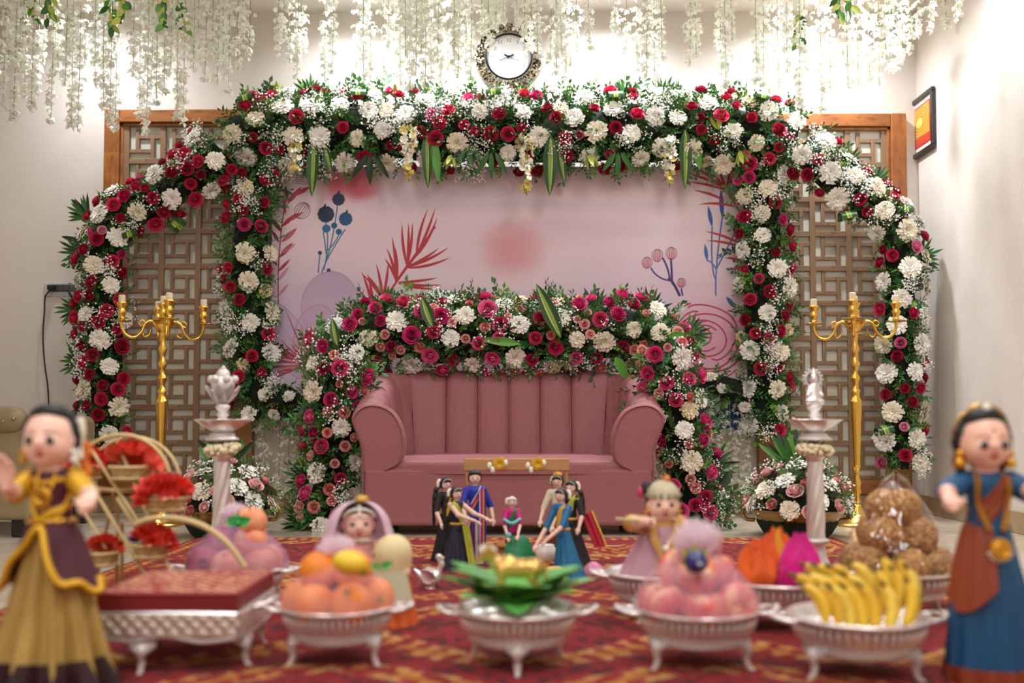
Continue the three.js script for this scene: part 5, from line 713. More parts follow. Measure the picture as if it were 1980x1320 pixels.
// folded cloth blooms
{
  const p = tray(1502, 2.52, 1.0, PI / 2 + 0.9, 'round silver footed tray with orange and magenta cloth flowers');
  const cloth = (c) => M(c, 0.85, { sheen: 0.8, sheenColor: new THREE.Color(c).lerp(new THREE.Color(0xffffff), 0.4), sheenRoughness: 0.6, bumpMap: peel, bumpScale: 0.002 });
  const bud = (n, H, W, seed, mat, x, z, label, name, tip) => { const t = thing(name, label, 'cloth flower', [p.x + x, 0.1, p.z + z], seed), Q = rngOf(seed * 9); for (let k = 0; k < n; k++) { const inner = k % 2, g = grid((u, v) => { const s = u * 2 - 1, w = W * (0.25 + 0.75 * sin(PI * pow(v, 0.6) * 0.98)) * (1 - pow(v, 4) * 0.75), bulge = 0.052 * sin(PI * (v * 0.75 + 0.1)) * (inner ? 0.6 : 1); return [s * w, H * v * (inner ? 1.06 : 0.95) - 0.02 * s * s * v, bulge - s * s * 0.02]; }, 6, 8); g.rotateY(k / n * 2 * PI + Q() * 0.3); part('petal', g, k % 4 === 3 && tip ? tip : mat, t); } return t; };
  const or = cloth(0xf4661e), mg = cloth(0xe0148c), ye = cloth(0xf3b62a);
  bud(9, 0.108, 0.036, 2, or, -0.066, 0.05, 'orange pointed cloth flower at the front left of its tray', 'cloth_flower'); bud(9, 0.122, 0.034, 3, or, -0.04, -0.035, 'taller orange cloth flower behind the front orange one', 'cloth_flower'); bud(8, 0.148, 0.032, 4, or, 0.012, -0.05, 'orange cloth flower with yellow tips at the back of its tray', 'cloth_flower', ye);
  bud(12, 0.145, 0.058, 6, mg, 0.042, 0.056, 'large magenta cloth flower at the right of its tray', 'cloth_flower');
}
// rectangular tray with gift box
{
  const t = thing('rectangular_silver_tray', 'rectangular silver tray with diamond pattern and curved legs at left', 'tray', [(-0.858 - 0.555) / 2, 0, -2.21]), W = 0.29, D = 0.31;
  const quilt = M(0xf4efec, 0.35, { metalness: 0.6, map: texture(128, 128, (u, v) => mixc([150, 138, 132], [240, 234, 230], smooth(0.015, 0.07, min(abs(((u + v) * 1) % 1 - 0.5), abs(((u - v + 2) * 1) % 1 - 0.5))))), bumpMap: texture(128, 128, (u, v) => smooth(0, 0.3, min(abs(((u + v) * 1) % 1 - 0.5), abs(((u - v + 2) * 1) % 1 - 0.5))), false), bumpScale: 0.0025 });
  const side = (w) => { const g = box(w, 0.044, 0.01, 0.003); const uv = uvBox(g, 34); return uv; };
  part('side_panel', side(W).translate(0, 0.106, D / 2), quilt, t); part('side_panel', side(W).translate(0, 0.106, -D / 2), quilt, t); part('side_panel', uvBox(side(D).rotateY(PI / 2), 34).translate(W / 2, 0.106, 0), quilt, t); part('side_panel', uvBox(side(D).rotateY(PI / 2), 34).translate(-W / 2, 0.106, 0), quilt, t);
  part('tray_floor', boxBetween(-W / 2, W / 2, 0.088, 0.094, -D / 2, D / 2), silverSmooth, t); for (const z of [-1, 1]) { part('rim', tube([[-W / 2, 0.13, z * D / 2], [0, 0.131, z * D / 2], [W / 2, 0.13, z * D / 2]], 0.005, 10, 8), silverSmooth, t); part('rim', tube([[z * W / 2, 0.13, -D / 2], [z * W / 2, 0.131, 0], [z * W / 2, 0.13, D / 2]], 0.005, 10, 8), silverSmooth, t); }
  part('apron', [tube([[-W / 2, 0.082, D / 2], [-W / 4, 0.076, D / 2], [0, 0.086, D / 2], [W / 4, 0.074, D / 2], [W / 2, 0.082, D / 2]], 0.005, 24, 8), tube([[W / 2, 0.082, D / 2], [W / 2, 0.074, 0], [W / 2, 0.082, -D / 2]], 0.005, 16, 8)], silver, t);
  for (const [x, z, a] of [[-0.05, 0.05, PI / 2], [0.045, 0.05, 0.35], [-0.045, -0.05, PI * 0.75 * -1], [0.045, -0.05, -0.7]]) { const l = part('leg', legGeo, silver, t, [x, 0, z]); l.rotation.y = -a; }
  for (const s of [1]) part('handle', tube([[s * W / 2, 0.124, -0.06], [s * (W / 2 + 0.03), 0.132, -0.05], [s * (W / 2 + 0.04), 0.135, 0], [s * (W / 2 + 0.03), 0.132, 0.05], [s * W / 2, 0.124, 0.06]], 0.006, 20, 8), silverSmooth, t);
  const b = thing('gift_box', 'flat dark red gift box with brocade lid on the rectangular tray', 'box', [(-0.858 - 0.555) / 2, 0.095, -2.21]), red = M(0x7c1c20, 0.5);
  part('box_base', boxBetween(-0.137, 0.137, 0, 0.05, -0.147, 0.147, 0.004), red, b);
  const bro = texture(256, 256, (u, v, x, y) => { const n = fbm(x / 12, y / 12), s = sin(u * 50) * sin(v * 50); return mixc([150, 44, 44], [214, 174, 136], smooth(0.42, 0.58, n * 0.7 + s * 0.22 + 0.1)); });
  part('lid', boxBetween(-0.145, 0.145, 0.04, 0.078, -0.155, 0.155, 0.005), red, b); part('brocade_panel', uvBox(boxBetween(-0.14, 0.14, 0.077, 0.0795, -0.15, 0.15, 0.001), 3.4), M(0xffffff, 0.6, { map: bro }), b); part('ribbon_trim', [tube([[-0.145, 0.076, 0.155], [0, 0.0765, 0.155], [0.145, 0.076, 0.155]], 0.0025, 8, 6), tube([[0.145, 0.076, 0.155], [0.145, 0.0765, 0], [0.145, 0.076, -0.155]], 0.0025, 8, 6)], M(0xa8343a, 0.5), b);
}
// cane wheel of small baskets with red flowers
{
  const d = 2.75, cane = M(0xd8c08a, 0.6), caneDark = M(0x9c7c44, 0.7), c0 = at(248, 940, d), t = thing('cane_flower_stand', 'woven cane stand with hoops and hanging baskets behind the left doll', 'stand', [c0.x, 0, c0.z]), P = (x, y, dd = d) => at(x, y, dd).sub(t.position);
  const hoop = (cx, cy, rx, z, a0, a1) => tube(Array.from({ length: 17 }, (_, i) => { const a = lerp(a0, a1, i / 16), q = P(cx, cy); return [q.x + cos(a) * rx, q.y + sin(a) * rx, z]; }), 0.0055, 40, 7);
  part('hoop', hoop(250, 934, 0.134, 0.06, -0.2, PI + 0.3), cane, t); part('hoop', hoop(240, 940, 0.134, -0.06, -0.2, PI + 0.3), cane, t);
  const st = (x0, y0, d0, x1, y1, d1, m = cane) => { const a = P(x0, y0, d0), b = P(x1, y1, d1); part('cane_rod', rod(a.toArray(), b.toArray(), 0.005), m, t); };
  st(134, 868, 2.68, 288, 1122, 2.62); st(176, 868, 2.7, 300, 1060, 2.66); st(160, 985, 2.66, 205, 1060, 2.66); st(226, 962, 2.66, 272, 1035, 2.66); st(225, 850, 2.7, 330, 1105, 2.62); st(240, 845, 2.8, 185, 1130, 2.8, caneDark); st(228, 960, 2.75, 225, 1178, 2.75, caneDark); st(236, 1010, 2.8, 236, 1178, 2.8, caneDark);
  part('cross_bar', tube([P(190, 945), P(240, 948), P(300, 930)].map((q) => q), 0.006, 12, 7), cane, t); part('base_ring', new THREE.TorusGeometry(0.1, 0.007, 8, 40).rotateX(PI / 2).translate(0, 0.008, 0), caneDark, t); part('base_mat', lathe([[0, 0.002], [0.1, 0.002], [0.1, 0.012], [0, 0.012]], 30), cane, t);
  part('handle', tube([P(262, 1014, 2.52), P(288, 1004, 2.5), P(340, 1002, 2.48), P(396, 1018, 2.46), P(440, 1050, 2.45), P(474, 1096, 2.45)], 0.0075, 36, 8), cane, t);
  const weave = texture(128, 64, (u, v, x, y) => (((floor(x / 8) + floor(y / 8)) & 1) ? 0.9 : 0.3), false), wm = M(0xc7ab72, 0.7, { bumpMap: weave, bumpScale: 0.004 });
  const B = [[255, 902, 2.7, 0.057, 'top', 24], [166, 902, 2.78, 0.046, 'left', 26], [320, 962, 2.62, 0.056, 'right', 30], [292, 1052, 2.62, 0.046, 'lower right', 20], [200, 1068, 2.66, 0.04, 'lower left', 18]];
  const redM = [0xe23a2c, 0xd02a24, 0xee5440].map((c) => M(c, 0.6, { transmission: 0.15, thickness: 0 })), R = rngOf(61), crepe = grid((u, v) => { const a = u * 2 * PI, r = pow(v, 0.7) * (1 + 0.12 * sin(a * 5)), y = 0.75 * v * v + 0.16 * sin(a * 7) * v; return [cos(a) * r, y, sin(a) * r]; }, 30, 4, true);
  for (const [x, y, dd, r, where] of B) {
    const q = P(x, y, dd), g = new THREE.Group(); g.name = 'basket'; t.add(g); g.position.copy(q); part('woven_wall', lathe([[0, -0.036], [r * 0.72, -0.036], [r * 0.82, -0.03], [r, 0], [r * 0.97, 0.0], [r * 0.78, -0.028], [0, -0.03]], 30), wm, g); part('rim', new THREE.TorusGeometry(r, 0.0048, 8, 36).rotateX(PI / 2), cane, g); part('rim_band', new THREE.TorusGeometry(r * 0.86, 0.004, 8, 36).rotateX(PI / 2).translate(0, -0.03, 0), cane, g);
    const f = thing('red_flower_bunch', 'bunch of red crepe flowers in the ' + where + ' cane basket', 'flowers', [t.position.x + q.x, q.y, t.position.z + q.z], 0, 'red flowers in the cane baskets');
    for (let k = 0; k < 13; k++) { const a = R() * 6.28, e = R() * 1.3, rr = r * 0.8, m = part('flower', crepe, redM[k % 3], f); m.position.set(cos(a) * cos(e) * rr, -0.002 + sin(e) * rr * 0.9, sin(a) * cos(e) * rr); m.quaternion.setFromUnitVectors(up, V(cos(a) * cos(e), 0.5 + sin(e), sin(a) * cos(e)).normalize()); m.scale.setScalar(r * (0.52 + R() * 0.16)); }
    if (where === 'lower right') part('flower', crepe, M(0x3a2a80, 0.6), f, [-r * 0.75, 0.008, 0.02]).scale.setScalar(r * 0.4);
  }
}
// ---------- dolls ----------
const skinM = (c) => M(c, 0.42, { clearcoat: 0.15, clearcoatRoughness: 0.4 });
const hairM = M(0x15110f, 0.45), eyeW = M(0xf4efec, 0.25), irisM = M(0x1f1512, 0.15, { clearcoat: 1 }), lipM = M(0xc4506a, 0.4), browM = M(0x7a4a38, 0.7), gold2 = M(0xdca63c, 0.28, { metalness: 0.9 }), pearl = M(0xf3efe6, 0.3), jasm = M(0xf4eedc, 0.65);
const vadd = (a, b, k = 1) => [a[0] + b[0] * k, a[1] + b[1] * k, a[2] + b[2] * k], vn = (a) => { const l = hypot(...a) || 1; return [a[0] / l, a[1] / l, a[2] / l]; }, vx = (a, b) => [a[1] * b[2] - a[2] * b[1], a[2] * b[0] - a[0] * b[2], a[0] * b[1] - a[1] * b[0]];
const headPrims = (c, R) => { const q = (x, y, z) => [c[0] + x * R, c[1] + y * R, c[2] + z * R]; return [E(c, [0.86 * R, 1.0 * R, 0.9 * R]), E(q(0, -0.38, 0.12), [0.72 * R, 0.58 * R, 0.72 * R]), E(q(0.36, -0.34, 0.5), [0.28 * R, 0.26 * R, 0.26 * R]), E(q(-0.36, -0.34, 0.5), [0.28 * R, 0.26 * R, 0.26 * R]), E(q(0, -0.8, 0.42), [0.22 * R, 0.16 * R, 0.22 * R]), C(q(0, -0.02, 0.84), q(0, -0.2, 0.97), 0.07 * R, 0.11 * R), E(q(0.86, -0.12, 0), [0.1 * R, 0.2 * R, 0.12 * R]), E(q(-0.86, -0.12, 0), [0.1 * R, 0.2 * R, 0.12 * R])]; };
function surfZ(pr, k, x, y, z0, R) { let z = z0, best = 1e9, bz = z0; for (let i = 0; i < 60 && z > z0 - 8 * R; i++) { const d = sdist(pr, k, x, y, z); if (d < best) { best = d; bz = z; } if (d < R * 0.004) break; z -= max(d * 0.8, R * 0.01); } return bz; }
// a hand: palm, four bent fingers of unequal length and a thumb leaving the side of the palm
function handPrims(w, dir, nrm, side, s, curl = 0.5) {
  const D = vn(dir), S0 = vn(vx(D, nrm)), N = vn(vx(S0, D)), S = [S0[0] * side, S0[1] * side, S0[2] * side], at3 = (d, l, n) => vadd(vadd(vadd(w, D, d * s), S, l * s), N, n * s), out = [C(w, at3(0.12, 0, 0), 0.11 * s, 0.13 * s)];
  [0.15, 0.05, -0.06, -0.16].forEach((l, i) => { const k = [0.5, 0.54, 0.52, 0.46][i], fl = [0.42, 0.5, 0.46, 0.34][i], b = at3(k, l * 1.25, 0); out.push(C(at3(0.1, l * 0.7, 0), b, 0.11 * s, 0.09 * s)); const c1 = curl * (0.8 + 0.1 * i), m = vadd(vadd(b, D, cos(c1) * fl * 0.52 * s), N, sin(c1) * fl * 0.52 * s), c2 = c1 * 2.1, e = vadd(vadd(m, D, cos(c2) * fl * 0.48 * s), N, sin(c2) * fl * 0.48 * s); out.push(C(b, m, 0.078 * s, 0.07 * s), C(m, e, 0.07 * s, 0.058 * s)); });
  const t0 = at3(0.14, 0.14, 0.02), t1 = at3(0.34, 0.34, 0.1), t2 = at3(0.5, 0.37, 0.16); out.push(C(t0, t1, 0.1 * s, 0.085 * s), C(t1, t2, 0.082 * s, 0.066 * s)); return out;
}
// face and hair on a head; gaze 0 looks straight ahead
function face(par, c, R, pr, k, o = {}) {
  const z = (x, y) => surfZ(pr, k, c[0] + x * R, c[1] + y * R, c[2] + 1.6 * R, R), es = o.eye ?? 0.17;
  for (const s of [-1, 1]) {
    const x = s * 0.36, y = o.eyeY ?? -0.02, zz = z(x, y), e = part('eye', tr(ball(es * R, 14, 10), 0, 0, 0, 0, 0, 0, [1.15, 0.8, 0.45]), eyeW, par, [c[0] + x * R, c[1] + y * R, zz - 0.02 * R]);
    part('iris', tr(ball(es * (o.irisSize ?? 0.7) * R, 12, 10), 0, 0, 0, 0, 0, 0, [1, 1.05, 0.45]), irisM, e, [(o.gaze ?? 0) * 0.05 * R, 0, 0.055 * R]);
    if (o.big) part('eyelid', tube([[-0.2 * R, -0.02 * R, 0], [0, 0.15 * R, 0.055 * R], [0.2 * R, -0.02 * R, -0.02 * R]], 0.02 * R, 12, 5), browM, e);
    part('eyebrow', tube([-0.22, -0.06, 0.1, 0.22].map((q, i) => { const X = x + q * s, Y = y + 0.26 + [0, 0.06, 0.055, -0.01][i]; return [c[0] + X * R, c[1] + Y * R, z(X, Y) + 0.004 * R]; }), (u) => 0.024 * R * (1.1 - u * 0.6), 12, 5), o.brow ?? browM, par);
  }
  const ly = -0.54, lip = part('lips', [tube([-0.17, -0.07, 0, 0.07, 0.17].map((q, i) => [c[0] + q * R, c[1] + (ly + [0.0, 0.035, 0.02, 0.035, 0.0][i]) * R, z(q, ly) + 0.004 * R]), (u) => 0.036 * R * (0.4 + sin(PI * u)), 14, 6), tube([-0.14, 0, 0.14].map((q, i) => [c[0] + q * R, c[1] + (ly - [0.015, 0.06, 0.015][i]) * R, z(q, ly - 0.05) + 0.002 * R]), (u) => 0.04 * R * (0.4 + sin(PI * u)), 12, 6)], o.lip ?? lipM, par);
  if (o.bindi) part('bindi', tr(ball(0.05 * R, 10, 8), 0, 0, 0, 0, 0, 0, [1, 1.2, 0.4]), M(0x8c1626, 0.5), par, [c[0], c[1] + 0.36 * R, z(0, 0.36)]);
  if (o.hair !== false) {
    const line = o.hairline ?? 0.72, g = new THREE.SphereGeometry(1, 40, 30), p = g.attributes.position;
    for (let i = 0; i < p.count; i++) { const x = p.getX(i), y = p.getY(i), zz = p.getZ(i), w = smooth(0.02, 0.34, zz) * smooth(line + 0.08 - 0.25 * x * x, line - 0.06 - 0.25 * x * x, y), low = smooth(-0.5, -0.8, y), f = 1 + 0.012 * sin(atan2(x, y) * 40); const k2 = ((o.hairSize ?? 1.1) - 0.32 * w - 0.25 * low) * f; p.setXYZ(i, c[0] + x * R * 0.92 * k2, c[1] + y * R * 1.03 * k2, c[2] + zz * R * 0.95 * k2); }
    g.computeVertexNormals(); part('hair', g, o.hairMat ?? hairM, par);
  }
}
// pleated skirt; prof(v) gives the radius from hem (0) to waist (1)
const skirtGeo = (H, prof, n, amp, ox = 0, ell = 1, seed = 0) => grid((u, v) => { const a = u * 2 * PI, r = prof(v) * (1 + amp * (1 - v * 0.8) * (sin(n * a + 1.3 * sin(2 * a + seed)) + 0.4 * sin(2.3 * n * a))); return [cos(a) * r + ox * (1 - v), H * v, sin(a) * r * ell]; }, 120, 18, true);
const edgeTube = (f, n, r, rad = 6) => tube(Array.from({ length: n + 1 }, (_, i) => f(i / n)), r, n * 2, rad);

// the tall doll at the left edge
{
  const p = onFloor(105, 1.97), t = thing('doll', 'tall doll in maroon and gold pleated dress at the left edge', 'doll', p), skin = skinM(0xfaccb8);
  const hc = [-0.008, 0.492, 0.004], R = 0.056, hp = headPrims(hc, R), mar = M(0x4a1428, 0.6, { sheen: 0.5, sheenColor: new THREE.Color(0x8a3050) }), yel = M(0xd9a81f, 0.45, { metalness: 0.25 }), gsk = M(0xffffff, 0.5, { map: texture(128, 128, (u, v, x, y) => mixc([156, 126, 58], [206, 176, 104], fbm(x / 5, y / 40) * 0.8 + hash(x, y) * 0.2)), sheen: 0.6, sheenColor: new THREE.Color(0xd8c070), metalness: 0.15 });
  const torso = [C([-0.006, 0.4, 0], [-0.004, 0.345, 0], 0.034, 0.03), C([-0.046, 0.408, 0], [0.036, 0.408, 0], 0.017, 0.017), C([-0.004, 0.345, 0], [-0.004, 0.318, 0], 0.031, 0.034)];
  const upL = C([-0.05, 0.408, 0], [-0.064, 0.385, 0.03], 0.018, 0.0165), upR = C([0.04, 0.408, 0], [0.07, 0.381, 0.012], 0.018, 0.0165);
  const body = [...hp, C([-0.006, 0.41, 0], [-0.008, 0.455, 0], 0.02, 0.019), ...torso, upL, upR, C([-0.064, 0.385, 0.03], [-0.058, 0.4, 0.074], 0.0155, 0.0125), C([0.07, 0.381, 0.012], [0.094, 0.384, 0.05], 0.0155, 0.0125)];
  const hands = [sdfMesh(handPrims([-0.058, 0.402, 0.076], [0.02, 1, 0.18], [0, -0.2, 1], -1, 0.062, 0.3), 0.004, 0.0016), sdfMesh(handPrims([0.095, 0.384, 0.053], [0.12, -0.34, 1], [-0.1, -1, -0.3], -1, 0.056, 0.6), 0.004, 0.0016)];
  part('body', [sdfMesh(body, 0.014, 0.0032), ...hands], skin, t); face(t, hc, R, hp, 0.014, { big: true, gaze: 0.2, hairline: 0.8, eye: 0.17, irisSize: 0.85, eyeY: -0.1, hairSize: 1.16 });
  part('blouse', sdfMesh([...torso], 0.012, 0.0032, 0.0035), mar, t); part('sleeve', sdfMesh([upL], 0.01, 0.0032, 0.005), yel, t); part('sleeve', sdfMesh([upR], 0.01, 0.0032, 0.005), yel, t);
  const onT = (x, y, e = 0.005) => [x, y, surfZ(torso, 0.012, x, y, 0.12, 0.03) + e];
  part('blouse_border', [tube([onT(-0.036, 0.412), onT(-0.034, 0.38), onT(-0.026, 0.35), onT(-0.012, 0.325)], 0.0055, 20, 6), tube([onT(0.03, 0.412), onT(0.03, 0.38), onT(0.024, 0.35), onT(0.01, 0.325)], 0.0055, 20, 6), tube([onT(0.032, 0.36), onT(0.008, 0.345), onT(-0.014, 0.33)], 0.008, 16, 6), tube([onT(-0.034, 0.412), onT(-0.006, 0.404), onT(0.028, 0.412)], 0.005, 14, 6)], yel, t);
  part('necklace', [tube([onT(-0.02, 0.424, 0.006), onT(-0.018, 0.395, 0.008), onT(-0.004, 0.378, 0.01), onT(0.01, 0.395, 0.008), onT(0.012, 0.424, 0.006)], 0.0032, 24, 6), tr(new THREE.TorusGeometry(0.0135, 0.0055, 8, 20), -0.005, 0.378, onT(-0.005, 0.378, 0.01)[2]), ...[0, 1, 2, 3, 4, 5].map((k) => ball(0.0035, 8, 6).translate(...onT(-0.018 + k * 0.005, 0.36 - (k > 1 && k < 4 ? 0.006 : 0), 0.01)))], gold2, t);
  for (const s of [-1, 1]) part('earring', [ball(0.007, 10, 8).translate(0, -0.004, 0), lathe([[0, -0.026], [0.009, -0.024], [0.006, -0.012], [0, -0.008]], 14)], s > 0 ? pearl : gold2, t, [hc[0] + s * 0.05, hc[1] - 0.024, 0.012]);
  part('jasmine_string', Array.from({ length: 7 }, (_, k) => ball(0.0095, 8, 6).translate(hc[0] + 0.054 + 0.003 * sin(k), hc[1] + 0.03 - k * 0.011, -0.004)), jasm, t);
  part('hair_flowers', Array.from({ length: 9 }, (_, k) => ball(0.011, 8, 6).translate(0.05 + 0.004 * sin(k * 2), 0.475 - k * 0.013, -0.022)), M(0xe07b26, 0.6), t);
  part('skirt', skirtGeo(0.335, (v) => lerp(0.118, 0.042, pow(v, 0.8)), 12, 0.19, 0, 0.82, 1), gsk, t); part('skirt_hem', skirtGeo(0.068, (v) => lerp(0.1205, 0.1055, v), 12, 0.195, 0, 0.82, 1).translate(0, 0, 0.001), M(0x2c0d16, 0.6), t);
  const low = (a) => { const q = cos(a - PI / 2 - 0.25); return lerp(0.205, 0.318, pow(max(0, q), 5)) - 0.01 * sin(a * 7); }, rp = (y) => lerp(0.094, 0.043, clamp((y - 0.2) / 0.13));
  part('overskirt', grid((u, v) => { const a = u * 2 * PI, y = lerp(low(a), 0.332, v), r = rp(y) * (1 + 0.04 * sin(a * 11)); return [cos(a) * r, y, sin(a) * r * 0.84 + 0.006]; }, 90, 10, true), mar, t); part('overskirt_border', edgeTube((u) => { const a = u * 2 * PI, y = low(a), r = rp(y) * (1 + 0.04 * sin(a * 11)) + 0.003; return [cos(a) * r, y, sin(a) * r * 0.84 + 0.007]; }, 60, 0.0075, 7), yel, t); part('waist_belt', new THREE.TorusGeometry(0.042, 0.006, 8, 40).rotateX(PI / 2).scale(1, 1, 0.84).translate(-0.003, 0.33, 0.004), gold2, t);
}
// the tall doll at the right edge
{
  const p = onFloor(1908, 2.0), t = thing('doll', 'tall doll in teal dress with rust drape at the right edge', 'doll', p), skin = skinM(0xf4c2ac);
  const hc = [-0.006, 0.486, 0.004], R = 0.055, hp = headPrims(hc, R), teal = M(0x0f4f7c, 0.55, { sheen: 0.8, sheenColor: new THREE.Color(0x4a90c0), sheenRoughness: 0.4 }), rust = M(0x8a3a1c, 0.55, { sheen: 0.5, sheenColor: new THREE.Color(0xc07040) });
  const torso = [C([0, 0.396, 0], [0, 0.34, 0], 0.035, 0.03), C([-0.044, 0.404, 0], [0.044, 0.404, 0], 0.018, 0.018), C([0, 0.34, 0], [0, 0.31, 0], 0.031, 0.037)], upL = C([-0.048, 0.402, 0], [-0.084, 0.384, 0.014], 0.019, 0.018), upR = C([0.048, 0.402, 0], [0.068, 0.386, 0.03], 0.019, 0.018);
  const body = [...hp, C([0, 0.405, 0], [-0.006, 0.45, 0], 0.02, 0.019), ...torso, upL, upR, C([-0.084, 0.384, 0.014], [-0.098, 0.381, 0.05], 0.0165, 0.013), C([0.068, 0.386, 0.03], [0.062, 0.39, 0.075], 0.0165, 0.013)];
  part('body', [sdfMesh(body, 0.014, 0.0032), sdfMesh(handPrims([-0.099, 0.381, 0.053], [-0.25, -0.2, 1], [0, -1, -0.2], 1, 0.056, 0.5), 0.004, 0.0016), sdfMesh(handPrims([0.062, 0.391, 0.078], [0.15, 0.35, 1], [0, -1, 0.3], -1, 0.056, 0.5), 0.004, 0.0016)], skin, t);
  face(t, hc, R, hp, 0.014, { big: true, gaze: -0.1, hairline: 0.76, bindi: true, eye: 0.18, irisSize: 0.85, eyeY: -0.16, hairSize: 1.17 });
  part('blouse', sdfMesh(torso, 0.012, 0.0032, 0.0035), teal, t); part('sleeve', sdfMesh([upL], 0.01, 0.0032, 0.005), teal, t); part('sleeve', sdfMesh([upR], 0.01, 0.0032, 0.005), teal, t);
  const onT = (x, y, e = 0.005) => [x, y, surfZ(torso, 0.012, x, y, 0.12, 0.03) + e];
  part('skirt', skirtGeo(0.325, (v) => (v > 0.6 ? lerp(0.068, 0.04, (v - 0.6) / 0.4) : lerp(0.088, 0.068, v / 0.6)), 13, 0.06, 0.004, 0.86, 4), teal, t); part('skirt_hem', skirtGeo(0.045, (v) => lerp(0.09, 0.088, v), 13, 0.065, 0.004, 0.86, 4), rust, t);
  part('drape', grid((u, v) => { const x = lerp(0.04, -0.03, v) + (u - 0.5) * 0.03, y = lerp(0.412, 0.33, v) - (u - 0.5) * 0.026 + 0.001 * sin(u * 20); return onT(clamp(x, -0.043, 0.05), y, 0.006 + 0.0015 * sin(u * 18)); }, 14, 16), rust, t);
  part('hip_drape', grid((u, v) => { const a = lerp(0.55, 1.15, u) * PI, y = lerp(0.33 - 0.02 * (1 - u), 0.2 - 0.05 * sin(u * PI), v), r = lerp(0.042, 0.078, pow(v, 0.7)) * (1 + 0.03 * sin(u * 24)); return [cos(a) * r, y, sin(a) * r * 0.86 + 0.004]; }, 24, 12), rust, t);
  part('garland_necklace', [tube([[-0.026, 0.424, 0.012], onT(-0.03, 0.4, 0.008), onT(-0.028, 0.36, 0.009), onT(-0.016, 0.31, 0.014)], 0.0058, 30, 8), tube([[0.02, 0.424, 0.012], onT(0.03, 0.4, 0.008), onT(0.027, 0.36, 0.012), onT(0.008, 0.31, 0.016)], 0.0058, 30, 8)], M(0xc98a24, 0.45, { metalness: 0.4, bumpMap: peel, bumpScale: 0.003 }), t);
  part('pendant', [tr(new THREE.CylinderGeometry(0.021, 0.021, 0.008, 28), -0.002, 0.276, 0.058, PI / 2 - 0.2), tr(new THREE.TorusGeometry(0.013, 0.003, 8, 24), -0.002, 0.276, 0.063, -0.2), ball(0.005).translate(-0.002, 0.277, 0.064)], gold2, t); part('pendant_pearls', Array.from({ length: 9 }, (_, k) => { const a = PI + 0.35 + k / 8 * (PI - 0.7); return ball(0.003, 8, 6).translate(-0.002 + cos(a) * 0.024, 0.276 + sin(a) * 0.024, 0.0575); }), pearl, t);
  for (const [q, r, m] of [[0.03, 0.0026, gold2]]) part('head_chain', edgeTube((u) => { const a = lerp(0.0, PI, u); return [hc[0] + cos(a) * (0.0555 + q * 0.04), hc[1] + 0.004 + sin(a) * (0.049 + q * 0.62), hc[2] + 0.022 - q * 1.0 + 0.014 * sin(a)]; }, 24, r), m, t);
  part('parting_jewel', [tr(ball(0.008, 12, 8), hc[0], hc[1] + 0.064, hc[2] + 0.018, 0, 0, 0, [1.1, 1.3, 0.7])], pearl, t);
  for (const s of [-1, 1]) { part('earring', [ball(0.0085, 10, 8), lathe([[0, -0.03], [0.013, -0.027], [0.009, -0.012], [0, -0.006]], 16)], gold2, t, [hc[0] + s * 0.05, hc[1] - 0.026, 0.01]); part('hair_flowers', Array.from({ length: 5 }, (_, k) => ball(0.01, 8, 6).translate(hc[0] + s * (0.042 + 0.006 * sin(k)), hc[1] - 0.03 - k * 0.008, -0.012)), M(0x8e1c22, 0.6), t); }
}
